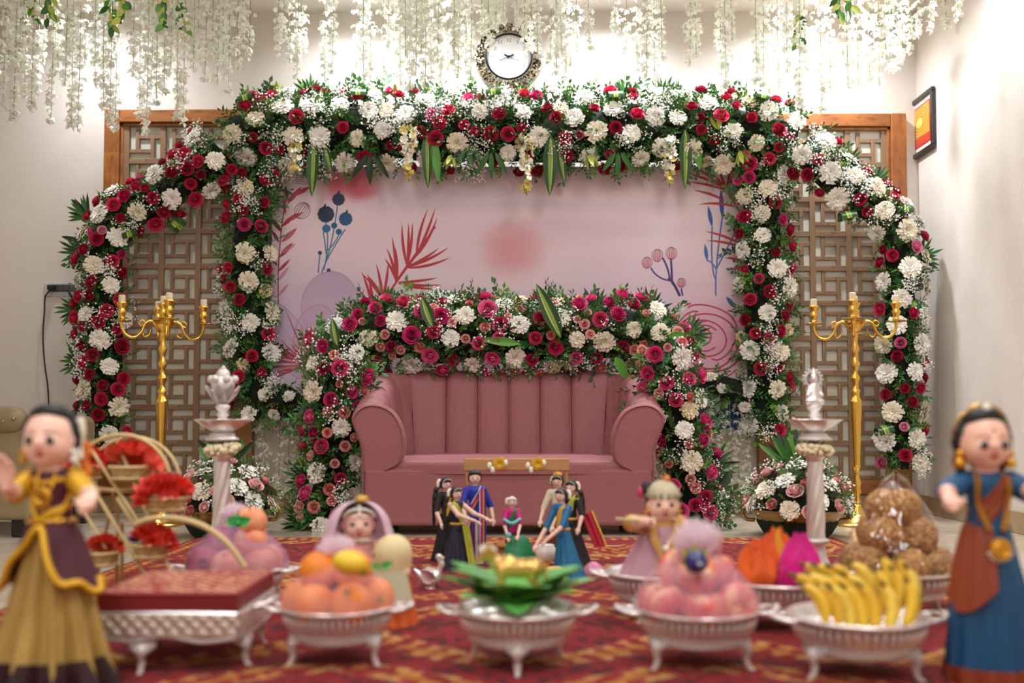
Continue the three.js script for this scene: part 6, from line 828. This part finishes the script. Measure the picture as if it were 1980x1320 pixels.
// small dolls of the group scene
function smallDoll(o) {
  const t = thing('small_doll', o.label, 'doll', o.p, o.yaw ?? 0, o.group), H = o.H, R = 0.068 * H, lean = o.lean ?? 0, hc = [lean * 0.93, 0.93 * H, (o.fwd ?? 0)], k = 0.02 * H, hp = headPrims(hc, R), S = (s) => [lean * 0.8 + s * 0.088 * H, 0.8 * H, 0];
  const torso = [C([lean * 0.8, 0.785 * H, 0], [lean * 0.62, 0.62 * H, 0], 0.062 * H, 0.052 * H), C(S(-0.85), S(0.85), 0.032 * H, 0.032 * H), C([lean * 0.62, 0.62 * H, 0], [lean * 0.5, 0.52 * H, 0], 0.052 * H, 0.07 * H)], body = [...hp, C([lean * 0.8, 0.8 * H, 0], [lean * 0.9, 0.88 * H, hc[2] * 0.6], 0.03 * H, 0.028 * H), ...torso], arms = [], extra = [];
  (o.hands ?? [[-0.16 * H, 0.5 * H, 0.05], [0.16 * H, 0.5 * H, 0.05]]).forEach((h, i) => { const s = i ? 1 : -1, sh = S(s), mid = [(sh[0] + h[0]) / 2 + s * 0.03 * H, (sh[1] + h[1]) / 2 - 0.03 * H, (sh[2] + h[2]) / 2 - 0.012]; const u = C(sh, mid, 0.034 * H, 0.028 * H); arms.push(u); body.push(u, C(mid, h, 0.027 * H, 0.02 * H)); const d = [h[0] - mid[0], h[1] - mid[1], h[2] - mid[2]]; extra.push(sdfMesh(handPrims(h, d, [0, -1, 0.3], -s, 0.095 * H, 0.4), 0.006 * H, 0.0042 * H * 2)); });
  if (o.legs) body.push(C([-0.04 * H, 0.5 * H, 0], [-0.045 * H, 0.03 * H, 0], 0.055 * H, 0.03 * H), C([0.04 * H, 0.5 * H, 0], [0.045 * H, 0.03 * H, 0], 0.055 * H, 0.03 * H), C([-0.045 * H, 0.02 * H, -0.01], [-0.05 * H, 0.016 * H, 0.045 * H], 0.022 * H, 0.018 * H), C([0.045 * H, 0.02 * H, -0.01], [0.05 * H, 0.016 * H, 0.045 * H], 0.022 * H, 0.018 * H));
  part('body', [sdfMesh(body, k, 0.0105 * H * 1.05), ...extra], skinM(o.skin ?? 0xe8c3b0), t); face(t, hc, R, hp, k, { eye: 0.17, hairline: o.hairline ?? 0.45, bindi: true, hairMat: o.hairMat, hairSize: 1.2 });
  part('blouse', sdfMesh([...torso, ...(o.noSleeve ? [] : arms)], k * 0.8, 0.011 * H, 0.008 * H), o.blouse, t);
  if (o.skirt) part('skirt', skirtGeo((o.seat ? 0.5 : 0.56) * H, (v) => lerp(o.hem ?? 0.2 * H, 0.072 * H, pow(v, 0.75)), o.pleats ?? 11, 0.08, o.hemShift ?? 0, 0.8, 2), o.skirt, t, [lean * 0.5 - 0, 0, 0]);
  if (o.belt) part('waist_belt', new THREE.TorusGeometry(0.064 * H, 0.016 * H, 8, 28).rotateX(PI / 2).translate(lean * 0.56, 0.575 * H, 0), o.belt, t);
  if (o.sash) part('sash', grid((u, v) => { const s = o.sashSide ?? 1, x = lerp(s * 0.085 * H, -s * 0.06 * H, v) + lean * lerp(0.8, 0.58, v) + (u - 0.5) * 0.07 * H, y = lerp(0.83, 0.58, v) * H - (u - 0.5) * s * 0.04 * H; return [x, y, surfZ(torso, k, clamp(x, lean * 0.7 - 0.07 * H, lean * 0.7 + 0.07 * H), y, 0.1, 0.03) + 0.014 * H]; }, 6, 12), o.sash, t);
  if (o.braid) part('braid', tube([[lean * 0.9 + o.braid * 0.03 * H, 0.95 * H, -0.05 * H], [lean * 0.85 + o.braid * 0.1 * H, 0.86 * H, -0.06 * H], [lean * 0.7 + o.braid * 0.13 * H, 0.66 * H, -0.06 * H], [lean * 0.6 + o.braid * 0.13 * H, 0.42 * H, -0.05 * H]], (u) => 0.03 * H * (1 - 0.45 * u) * (1 + 0.12 * sin(u * 40)), 40, 8), hairM, t);
  if (o.flowers) part('hair_flowers', Array.from({ length: 12 }, (_, i) => { const a = i / 11 * PI * 1.2 - 0.3; return ball(0.02 * H, 8, 6).translate(hc[0] + o.flowers * (0.062 + 0.02 * cos(a)) * H, hc[1] + (-0.005 + 0.05 * sin(a)) * H, hc[2] - 0.045 * H); }), jasm, t);
  if (o.pearls) part('head_pearls', edgeTube((u) => { const a = lerp(-0.1, PI + 0.1, u); return [hc[0] + cos(a) * R * 0.88, hc[1] + 0.2 * R + sin(a) * R * 0.72, hc[2] + 0.5 * R + 0.2 * R * sin(a)]; }, 16, 0.055 * R), pearl, t);
  if (o.extra) o.extra(t, H, hc, R); return t;
}
{
  const navy = M(0x1a1a34, 0.6), black = M(0x17131a, 0.65), yel = M(0xd8ae2a, 0.55), lime = M(0xb5b83a, 0.6), blue = M(0x2430a8, 0.55), teal = M(0x0f6a9a, 0.5), gold = M(0xdba53a, 0.5), green = M(0x0f7a4c, 0.5), pink = M(0xc4147a, 0.55), redm = M(0xc01c3c, 0.55), cream = M(0xe8dcc4, 0.7);
  const stripes = (() => { const cv = document.createElement('canvas'); cv.width = 128; cv.height = 16; const c = cv.getContext('2d'); ['#2430a8', '#e8d9c8', '#5a2480', '#c41c5a', '#c41c5a', '#e8a83a', '#1a1a2a', '#2430a8'].forEach((k, i) => { c.fillStyle = k; c.fillRect(i * 16, 0, 16, 16); }); const t = new THREE.CanvasTexture(cv); t.colorSpace = THREE.SRGBColorSpace; t.magFilter = THREE.LinearFilter; return M(0xffffff, 0.6, { map: t }); })();
  smallDoll({ label: 'small doll in navy skirt with arms stretched to the right', p: onFloor(882, 3.5), H: 0.295, yaw: 0.75, blouse: navy, skirt: navy, hem: 0.066, belt: yel, sash: lime, sashSide: -1, braid: -1, flowers: -1, pearls: true, hands: [[0.005, 0.185, 0.095], [0.06, 0.19, 0.09]], noSleeve: true, extra: (t, H) => part('saree_fall', grid((u, v) => [0.02 + (u - 0.5) * 0.03 + 0.014 * (1 - v), v * 0.165, 0.055 - 0.028 * v + 0.004 * sin(u * 9)], 6, 10), lime, t) });
  smallDoll({ label: 'small doll with long black braid behind the navy-skirted doll', p: onFloor(862, 3.72), H: 0.315, yaw: 0.6, blouse: black, skirt: black, hem: 0.06, braid: -1, flowers: -1, pearls: true, sash: yel });
  smallDoll({ label: 'small male doll in blue coat with striped sash standing at left', p: onFloor(918, 3.66), H: 0.345, yaw: 0.12, blouse: blue, skirt: stripes, hem: 0.05, pleats: 7, sash: stripes, hairline: 0.55, legs: true, hands: [[-0.04, 0.185, 0.06], [0.065, 0.175, 0.02]], extra: (t, H, hc, R) => { part('turban', lathe([[0, 1.28 * R], [0.6 * R, 1.16 * R], [0.95 * R, 0.82 * R], [0.98 * R, 0.6 * R], [0.7 * R, 0.6 * R]], 24).translate(hc[0], hc[1], hc[2] - 0.1 * R), M(0x2a2c36, 0.6), t); part('stole', [grid((u, v) => [0.01 + u * 0.028, lerp(0.275, 0.04, v), 0.034 + 0.012 * v + 0.002 * sin(u * 9)], 6, 12)], stripes, t); } });
  smallDoll({ label: 'small doll in teal skirt and yellow sash leaning to the left', p: onFloor(1094, 3.26), H: 0.305, yaw: -0.7, lean: -0.02, blouse: teal, skirt: teal, hem: 0.068, hemShift: 0.026, belt: gold, sash: gold, sashSide: 1, flowers: 1, pearls: true, hands: [[-0.05, 0.13, 0.09], [0.0, 0.15, 0.1]], noSleeve: false });
  smallDoll({ label: 'small doll in black and lime dress behind the teal-skirted doll', p: onFloor(1104, 3.56), H: 0.315, yaw: -0.45, blouse: black, skirt: black, hem: 0.066, hemShift: 0.02, sash: lime, sashSide: 1, belt: yel, braid: 1, flowers: 1, pearls: true, extra: (t, H) => { part('red_drape', grid((u, v) => [0.035 + u * 0.04 + v * 0.05, lerp(0.19, 0.085, v) + 0.02 * u * (1 - v), -0.01 + 0.006 * sin(u * 12)], 8, 8), redm, t); part('gold_edging', tube([[0.075, 0.21, -0.01], [0.1, 0.16, -0.006], [0.127, 0.095, -0.01]], 0.004, 12, 6), gold, t); } });
  smallDoll({ label: 'small doll with gold bun farthest back on the right', p: onFloor(1078, 3.74), H: 0.325, yaw: -0.3, blouse: cream, skirt: M(0x7a2a20, 0.6), hem: 0.055, pearls: true, flowers: -1, extra: (t, H, hc, R) => part('gold_bun', [ball(0.7 * R, 14, 10).scale(1.2, 0.7, 0.9).translate(hc[0], hc[1] + 1.15 * R, hc[2] - 0.1 * R), ball(0.3 * R).translate(hc[0], hc[1] + 1.4 * R, hc[2] + 0.2 * R)], gold, t) });
  // seated doll on a wooden stool
  const q = onFloor(990, 3.52), st = thing('wooden_stool', 'small round wooden stool under the seated doll', 'stool', q); part('seat', lathe([[0, 0.085], [0.052, 0.085], [0.055, 0.092], [0.052, 0.1], [0, 0.1]], 28), M(0xb87a34, 0.5), st); part('drum', lathe([[0.044, 0.0], [0.05, 0.004], [0.042, 0.045], [0.05, 0.085], [0, 0.085]], 28), M(0x9a5a28, 0.55), st);
  const sd = smallDoll({ label: 'small seated doll in pink blouse with green drape at centre', p: V(q.x, 0.015, q.z + 0.0), H: 0.245, blouse: pink, skirt: black, hem: 0.05, seat: true, sash: green, flowers: -1, pearls: true, hairMat: M(0xd9d4cc, 0.6), hands: [[-0.015, 0.115, 0.07], [0.02, 0.12, 0.075]], extra: (t, H, hc) => { part('green_lap_drape', grid((u, v) => { const a = (u - 0.3) * 2.2, r = 0.03 + v * 0.055; return [0.012 + sin(a) * r * 0.9, 0.115 - 0.085 * v * v - 0.01 * v, cos(a) * r + 0.01]; }, 14, 10), green, t); part('teal_trim', [tube([[-0.03, 0.17, 0.03], [0, 0.158, 0.045], [0.03, 0.172, 0.03]], 0.006, 12, 6), ball(0.01).translate(-0.012, 0.12, 0.072)], M(0x6fc4c8, 0.5), t); } });
  // swing frame with flowers behind the group
  const a = at(897, 886, 3.78), b = at(1101, 910, 3.78), sw = thing('wooden_swing_frame', 'small light wooden swing frame behind the doll group', 'swing frame', [(a.x + b.x) / 2, 0, a.z]), W = (b.x - a.x) / 2, wood = M(0xffffff, 0.6, { map: texture(128, 64, (u, v, x, y) => mixc([176, 128, 84], [204, 160, 112], fbm(x / 30, y / 5))) });
  part('top_beam', boxBetween(-W, W, b.y, a.y, -0.012, 0.012, 0.004), wood, sw); for (const s of [-1, 1]) { part('post', rod([s * (W - 0.012), 0, 0], [s * (W - 0.012), b.y, 0], 0.0075), wood, sw); part('foot', box(0.02, 0.012, 0.1, 0.004), wood, sw, [s * (W - 0.012), 0.006, 0]); }
  for (const [x, lab] of [[962, 'left'], [1036, 'right']]) { const f = thing('flower_cluster', 'yellow and white flower cluster on the ' + lab + ' half of the swing beam', 'flowers', at(x, 897, 3.74)); part('yellow_bloom', mums[0].clone().rotateX(PI / 2).scale(0.026, 0.026, 0.026), M(0xeab62a, 0.6), f, [0.008, 0.003, 0.008]); for (const [dx, dy] of [[-0.03, -0.006], [-0.018, -0.022], [0.03, 0.004]]) part('white_bud', ball(0.009, 8, 6).scale(1, 1.5, 1), jasm, f, [dx, dy, 0.006]); }
  // small things round the group
  const pot = thing('white_pot', 'small white painted pot beside the teal-skirted doll', 'pot', onFloor(1056, 3.42)); part('bowl', lathe([[0, 0.05], [0.02, 0.05], [0.024, 0.055], [0.036, 0.07], [0.037, 0.09], [0.026, 0.102], [0.028, 0.106], [0.02, 0.104], [0, 0.08]], 28), M(0xf2efea, 0.35), pot); part('pedestal', lathe([[0, 0], [0.026, 0], [0.024, 0.008], [0.01, 0.014], [0.011, 0.05], [0, 0.052]], 20), gold2, pot);
  const bun = thing('yellow_cloth_bundle', 'small yellow folded cloth at the feet of the teal doll', 'cloth', onFloor(1068, 3.2)); part('fold', tr(box(0.07, 0.035, 0.05, 0.012, 3), 0, 0.018, 0), M(0xe4b23c, 0.7), bun); part('fold', tr(box(0.055, 0.03, 0.045, 0.012, 3), 0.008, 0.048, 0, 0, 0.3, 0), M(0xeac468, 0.7), bun);
  const pp = thing('pink_ornament', 'small pink and white flower ornament right of the doll group', 'ornament', onFloor(1147, 3.4)); part('dome', lathe([[0, 0], [0.034, 0], [0.038, 0.014], [0.028, 0.036], [0.01, 0.05], [0, 0.052]], 24), M(0xe48ab4, 0.5), pp); part('petals', [0, 1, 2, 3, 4, 5].map((k) => leafBlade(0.034, 0.012, 0.3, 0.3).rotateX(0.9).rotateY(k).translate(0, 0.02, 0)), M(0xf4d6e4, 0.5), pp);
  const sv = thing('silver_swan', 'small silver swan figurine left of the doll group', 'figurine', onFloor(832, 3.1)); part('body', sdfMesh([E([0, 0.04, 0], [0.034, 0.026, 0.022]), C([0.022, 0.05, 0], [0.036, 0.085, 0], 0.011, 0.007), C([0.036, 0.085, 0], [0.026, 0.108, 0], 0.007, 0.008), C([0.026, 0.108, 0], [0.044, 0.104, 0], 0.007, 0.003), C([-0.03, 0.05, 0], [-0.05, 0.07, 0], 0.012, 0.004), C([0, 0.02, 0], [0, 0.006, 0], 0.012, 0.02)], 0.01, 0.004), silverSmooth, sv); for (const s of [-1, 1]) part('wing', leafBlade(0.06, 0.022, 0.4, 0.3).rotateZ(1.1).rotateX(s * 0.3).translate(0.02, 0.04, s * 0.02), silverSmooth, sv);
}
// the two baby dolls
{
  const p = tray(1266, 2.66, 1.02, PI / 2 + 0.5, 'round silver footed tray under the crowned baby doll'), mauve = M(0xb58a98, 0.75, { sheen: 0.6, sheenColor: new THREE.Color(0xe0c0d0) }), gcloth = M(0xd8a860, 0.5, { metalness: 0.3, bumpMap: peel, bumpScale: 0.003 }), s = 0.9;
  const t = thing('baby_doll', 'smiling baby doll with jewelled crown in mauve dress on a tray', 'doll', [p.x + 0.02, 0.1, p.z]), hc = [0.0, 0.208, 0.015], R = 0.046, hp = headPrims(hc, R);
  const torso = [C([0, 0.15, 0], [0, 0.09, 0], 0.036, 0.045), C([-0.034, 0.152, 0], [0.034, 0.152, 0], 0.02, 0.02)], aL = C([-0.045, 0.15, 0], [-0.085, 0.158, 0.03], 0.021, 0.018), aR = C([0.045, 0.15, 0], [0.062, 0.115, 0.035], 0.021, 0.018), fL = C([-0.085, 0.158, 0.03], [-0.05, 0.165, 0.07], 0.016, 0.013), fR = C([0.062, 0.115, 0.035], [0.02, 0.11, 0.065], 0.016, 0.013);
  part('body', [sdfMesh([...hp, ...torso, aL, aR, fL, fR, C([0, 0.15, 0], [0, 0.175, 0.005], 0.022, 0.02)], 0.012, 0.0035), sdfMesh(handPrims([-0.05, 0.165, 0.07], [0.8, 0.15, 0.5], [0, -0.3, 1], 1, 0.034, 0.8), 0.003, 0.0015), sdfMesh(handPrims([0.02, 0.11, 0.065], [-0.9, -0.1, 0.4], [0, -0.3, 1], -1, 0.034, 0.8), 0.003, 0.0015)], skinM(0xf2c4b0), t);
  face(t, hc, R, hp, 0.012, { eye: 0.15, hairline: 0.55, big: true });
  part('dress', skirtGeo(0.15, (v) => lerp(0.118, 0.046, pow(v, 1.15)), 8, 0.05, 0, 0.9, 3), mauve, t); part('jacket', sdfMesh([...torso, aL, aR], 0.01, 0.004, 0.005), gcloth, t); part('shawl', [tube([[-0.03, 0.165, 0.03], [-0.03, 0.12, 0.062], [-0.012, 0.07, 0.085], [-0.03, 0.03, 0.1]], 0.012, 24, 8, 0.7), tube([[0.035, 0.162, 0.03], [0.02, 0.12, 0.065], [0.0, 0.075, 0.086], [-0.005, 0.04, 0.102]], 0.012, 24, 8, 0.7)], gcloth, t);
  part('crown', [lathe([[0.92 * R, 0.28 * R], [1.0 * R, 0.5 * R], [0.9 * R, 0.85 * R], [0.55 * R, 1.2 * R], [0.2 * R, 1.36 * R], [0, 1.38 * R]], 32).translate(hc[0], hc[1], hc[2] - 0.06 * R), ...Array.from({ length: 14 }, (_, k) => { const a = k / 14 * 2 * PI; return ball(0.0048, 8, 6).translate(hc[0] + cos(a) * R, hc[1] + 0.5 * R, hc[2] - 0.06 * R + sin(a) * R); })], M(0xdcd2b4, 0.35, { metalness: 0.4, bumpMap: peel, bumpScale: 0.004 }), t); part('crown_ball', ball(0.01), M(0xe0823a, 0.5), t, [hc[0] + 0.01, hc[1] + 1.42 * R, hc[2]]); part('side_curl', [ball(0.018, 12, 10).scale(1, 1.3, 0.8).translate(hc[0] - 0.04, hc[1] + 0.036, hc[2] - 0.01)], hairM, t); part('side_flower', ball(0.009).scale(1, 1.6, 1), M(0xd0407a, 0.6), t, [hc[0] - 0.058, hc[1] + 0.03, hc[2] - 0.01]);
  part('collar', [new THREE.TorusGeometry(0.03, 0.006, 8, 28).rotateX(PI / 2 - 0.3).translate(0, 0.165, 0.014), ball(0.011).translate(-0.004, 0.07, 0.1), ball(0.009).translate(-0.004, 0.098, 0.085)], pearl, t); part('flute', rod([-0.13, 0.172, 0.06], [-0.03, 0.166, 0.07], 0.0038), M(0xcbb98a, 0.5), t); for (const k of [-1, 1]) part('earring', ball(0.007), gold2, t, [hc[0] + k * 0.042, hc[1] - 0.022, hc[2]]);
}
{
  const p = onFloor(692, 2.62), t = thing('baby_doll', 'smiling doll in pale pink veil and pearl headpiece behind the oranges', 'doll', [p.x, 0, p.z], 0.22), hc = [0.0, 0.262, 0.02], R = 0.047, hp = headPrims(hc, R), veil = M(0xe9c6dd, 0.8, { transmission: 0.25, thickness: 0 }), robe = M(0xd99a9a, 0.75), torso = [C([0, 0.2, 0], [0, 0.11, 0], 0.042, 0.05), C([-0.04, 0.2, 0], [0.04, 0.2, 0], 0.022, 0.022)], aR = C([0.046, 0.195, 0.01], [0.06, 0.15, 0.05], 0.02, 0.017);
  part('body', [sdfMesh([...hp, ...torso, aR, C([0.06, 0.15, 0.05], [0.04, 0.165, 0.085], 0.015, 0.012), C([0, 0.2, 0], [0, 0.23, 0.005], 0.022, 0.02)], 0.012, 0.0035), sdfMesh(handPrims([0.04, 0.165, 0.085], [-0.2, 0.9, 0.2], [0, -0.2, 1], -1, 0.034, 0.4), 0.003, 0.0015)], skinM(0xf2c6b6), t); face(t, hc, R, hp, 0.012, { eye: 0.14, hairline: 0.6, big: true });
  part('robe', skirtGeo(0.21, (v) => lerp(0.105, 0.05, v), 9, 0.06, 0, 0.85, 5), robe, t);
  part('veil', grid((u, v) => { const a = lerp(-0.75, PI + 0.75, u), top = 1 - v, r = lerp(R * 1.22, R * 2.2, pow(v, 1.4)), y = hc[1] + R * 1.2 * cos(v * PI * 0.62) - 0.05 * v * v; return [cos(a) * r * (v < 0.02 ? 0.05 : pow(sin(min(1, v * 1.6) * PI / 2), 0.6)), y, hc[2] - sin(a) * r * pow(sin(min(1, v * 1.6) * PI / 2), 0.6) * 0.9 + 0.012]; }, 40, 20), veil, t);
  part('head_jewel', [edgeTube((u) => { const a = lerp(0.1, PI - 0.1, u); return [hc[0] + cos(a) * 0.84 * R, hc[1] + 0.3 * R + sin(a) * 0.5 * R, hc[2] + (0.5 + 0.28 * sin(a)) * R]; }, 16, 0.004), ...[0, 1, 2].map((k) => ball(0.006 - k * 0.001, 8, 6).translate(hc[0], hc[1] + (0.5 + 0.22 * k) * R, hc[2] + (0.9 - 0.12 * k) * R))], pearl, t); part('gold_topknot', ball(0.016, 12, 10).scale(1.2, 0.8, 1), M(0xc9a24e, 0.45, { metalness: 0.6 }), t, [hc[0] + 0.008, hc[1] + 1.26 * R, hc[2] + 0.002]); part('collar', new THREE.TorusGeometry(0.03, 0.007, 8, 28).rotateX(PI / 2 - 0.3).translate(0, 0.212, 0.018), pearl, t);
  const q = onFloor(760, 2.56), u = thing('baby_doll', 'small doll seen from behind in cream bonnet and orange dress', 'doll', [q.x, 0, q.z], PI * 0.82), hc2 = [0, 0.186, 0], R2 = 0.044, hp2 = headPrims(hc2, R2), or = M(0xd9622a, 0.7), tor2 = [C([0, 0.14, 0], [0, 0.08, 0], 0.034, 0.042), C([-0.032, 0.142, 0], [0.032, 0.142, 0], 0.02, 0.02)], b1 = C([0.04, 0.14, 0], [0.062, 0.105, -0.03], 0.019, 0.016);
  part('body', [sdfMesh([...hp2, ...tor2, b1, C([0.062, 0.105, -0.03], [0.05, 0.125, -0.06], 0.015, 0.012), C([0, 0.14, 0], [0, 0.165, 0], 0.02, 0.02)], 0.012, 0.0036), sdfMesh(handPrims([0.05, 0.125, -0.06], [-0.1, 1, -0.1], [0, -0.2, -1], 1, 0.034, 0.4), 0.003, 0.0015)], skinM(0xe8c0ac), u); face(u, hc2, R2, hp2, 0.012, {});
  part('bonnet', grid((a, v) => { const th = a * 2 * PI, f = smooth(0.1, 0.5, -cos(th) * 0 + 0.5), r = R2 * (1.14 + 0.02 * sin(th * 14)) * sin(PI * (0.04 + 0.66 * v)), y = hc2[1] + R2 * 1.16 * cos(PI * (0.04 + 0.66 * v)) - 0.03 * smooth(0.7, 1, v); const z = sin(th) * r; return [cos(th) * r, y, z > 0.02 && v > 0.5 ? 0.02 : z]; }, 50, 20, true), M(0xe3d2a0, 0.7), u); part('collar', Array.from({ length: 12 }, (_, k) => ball(0.009, 8, 6).translate(cos(k / 12 * 6.28) * 0.034, 0.158, sin(k / 12 * 6.28) * 0.032)), M(0xd4481c, 0.6), u); part('dress', skirtGeo(0.16, (v) => lerp(0.07, 0.038, pow(v, 0.8)), 9, 0.07, 0, 0.9, 6), or, u); part('cape', grid((a, v) => { const th = lerp(PI * 1.05, PI * 1.75, a), r = lerp(0.042, 0.078, v); return [cos(th) * r, lerp(0.165, 0.07, v), sin(th) * r * 0.95]; }, 16, 10), M(0xb9b596, 0.75), u);
}
scene.traverse((o) => { if (o.isMesh || o.isLight) { o.castShadow = !o.isRectAreaLight; o.receiveShadow = true; } });
renderer.render(scene, camera);
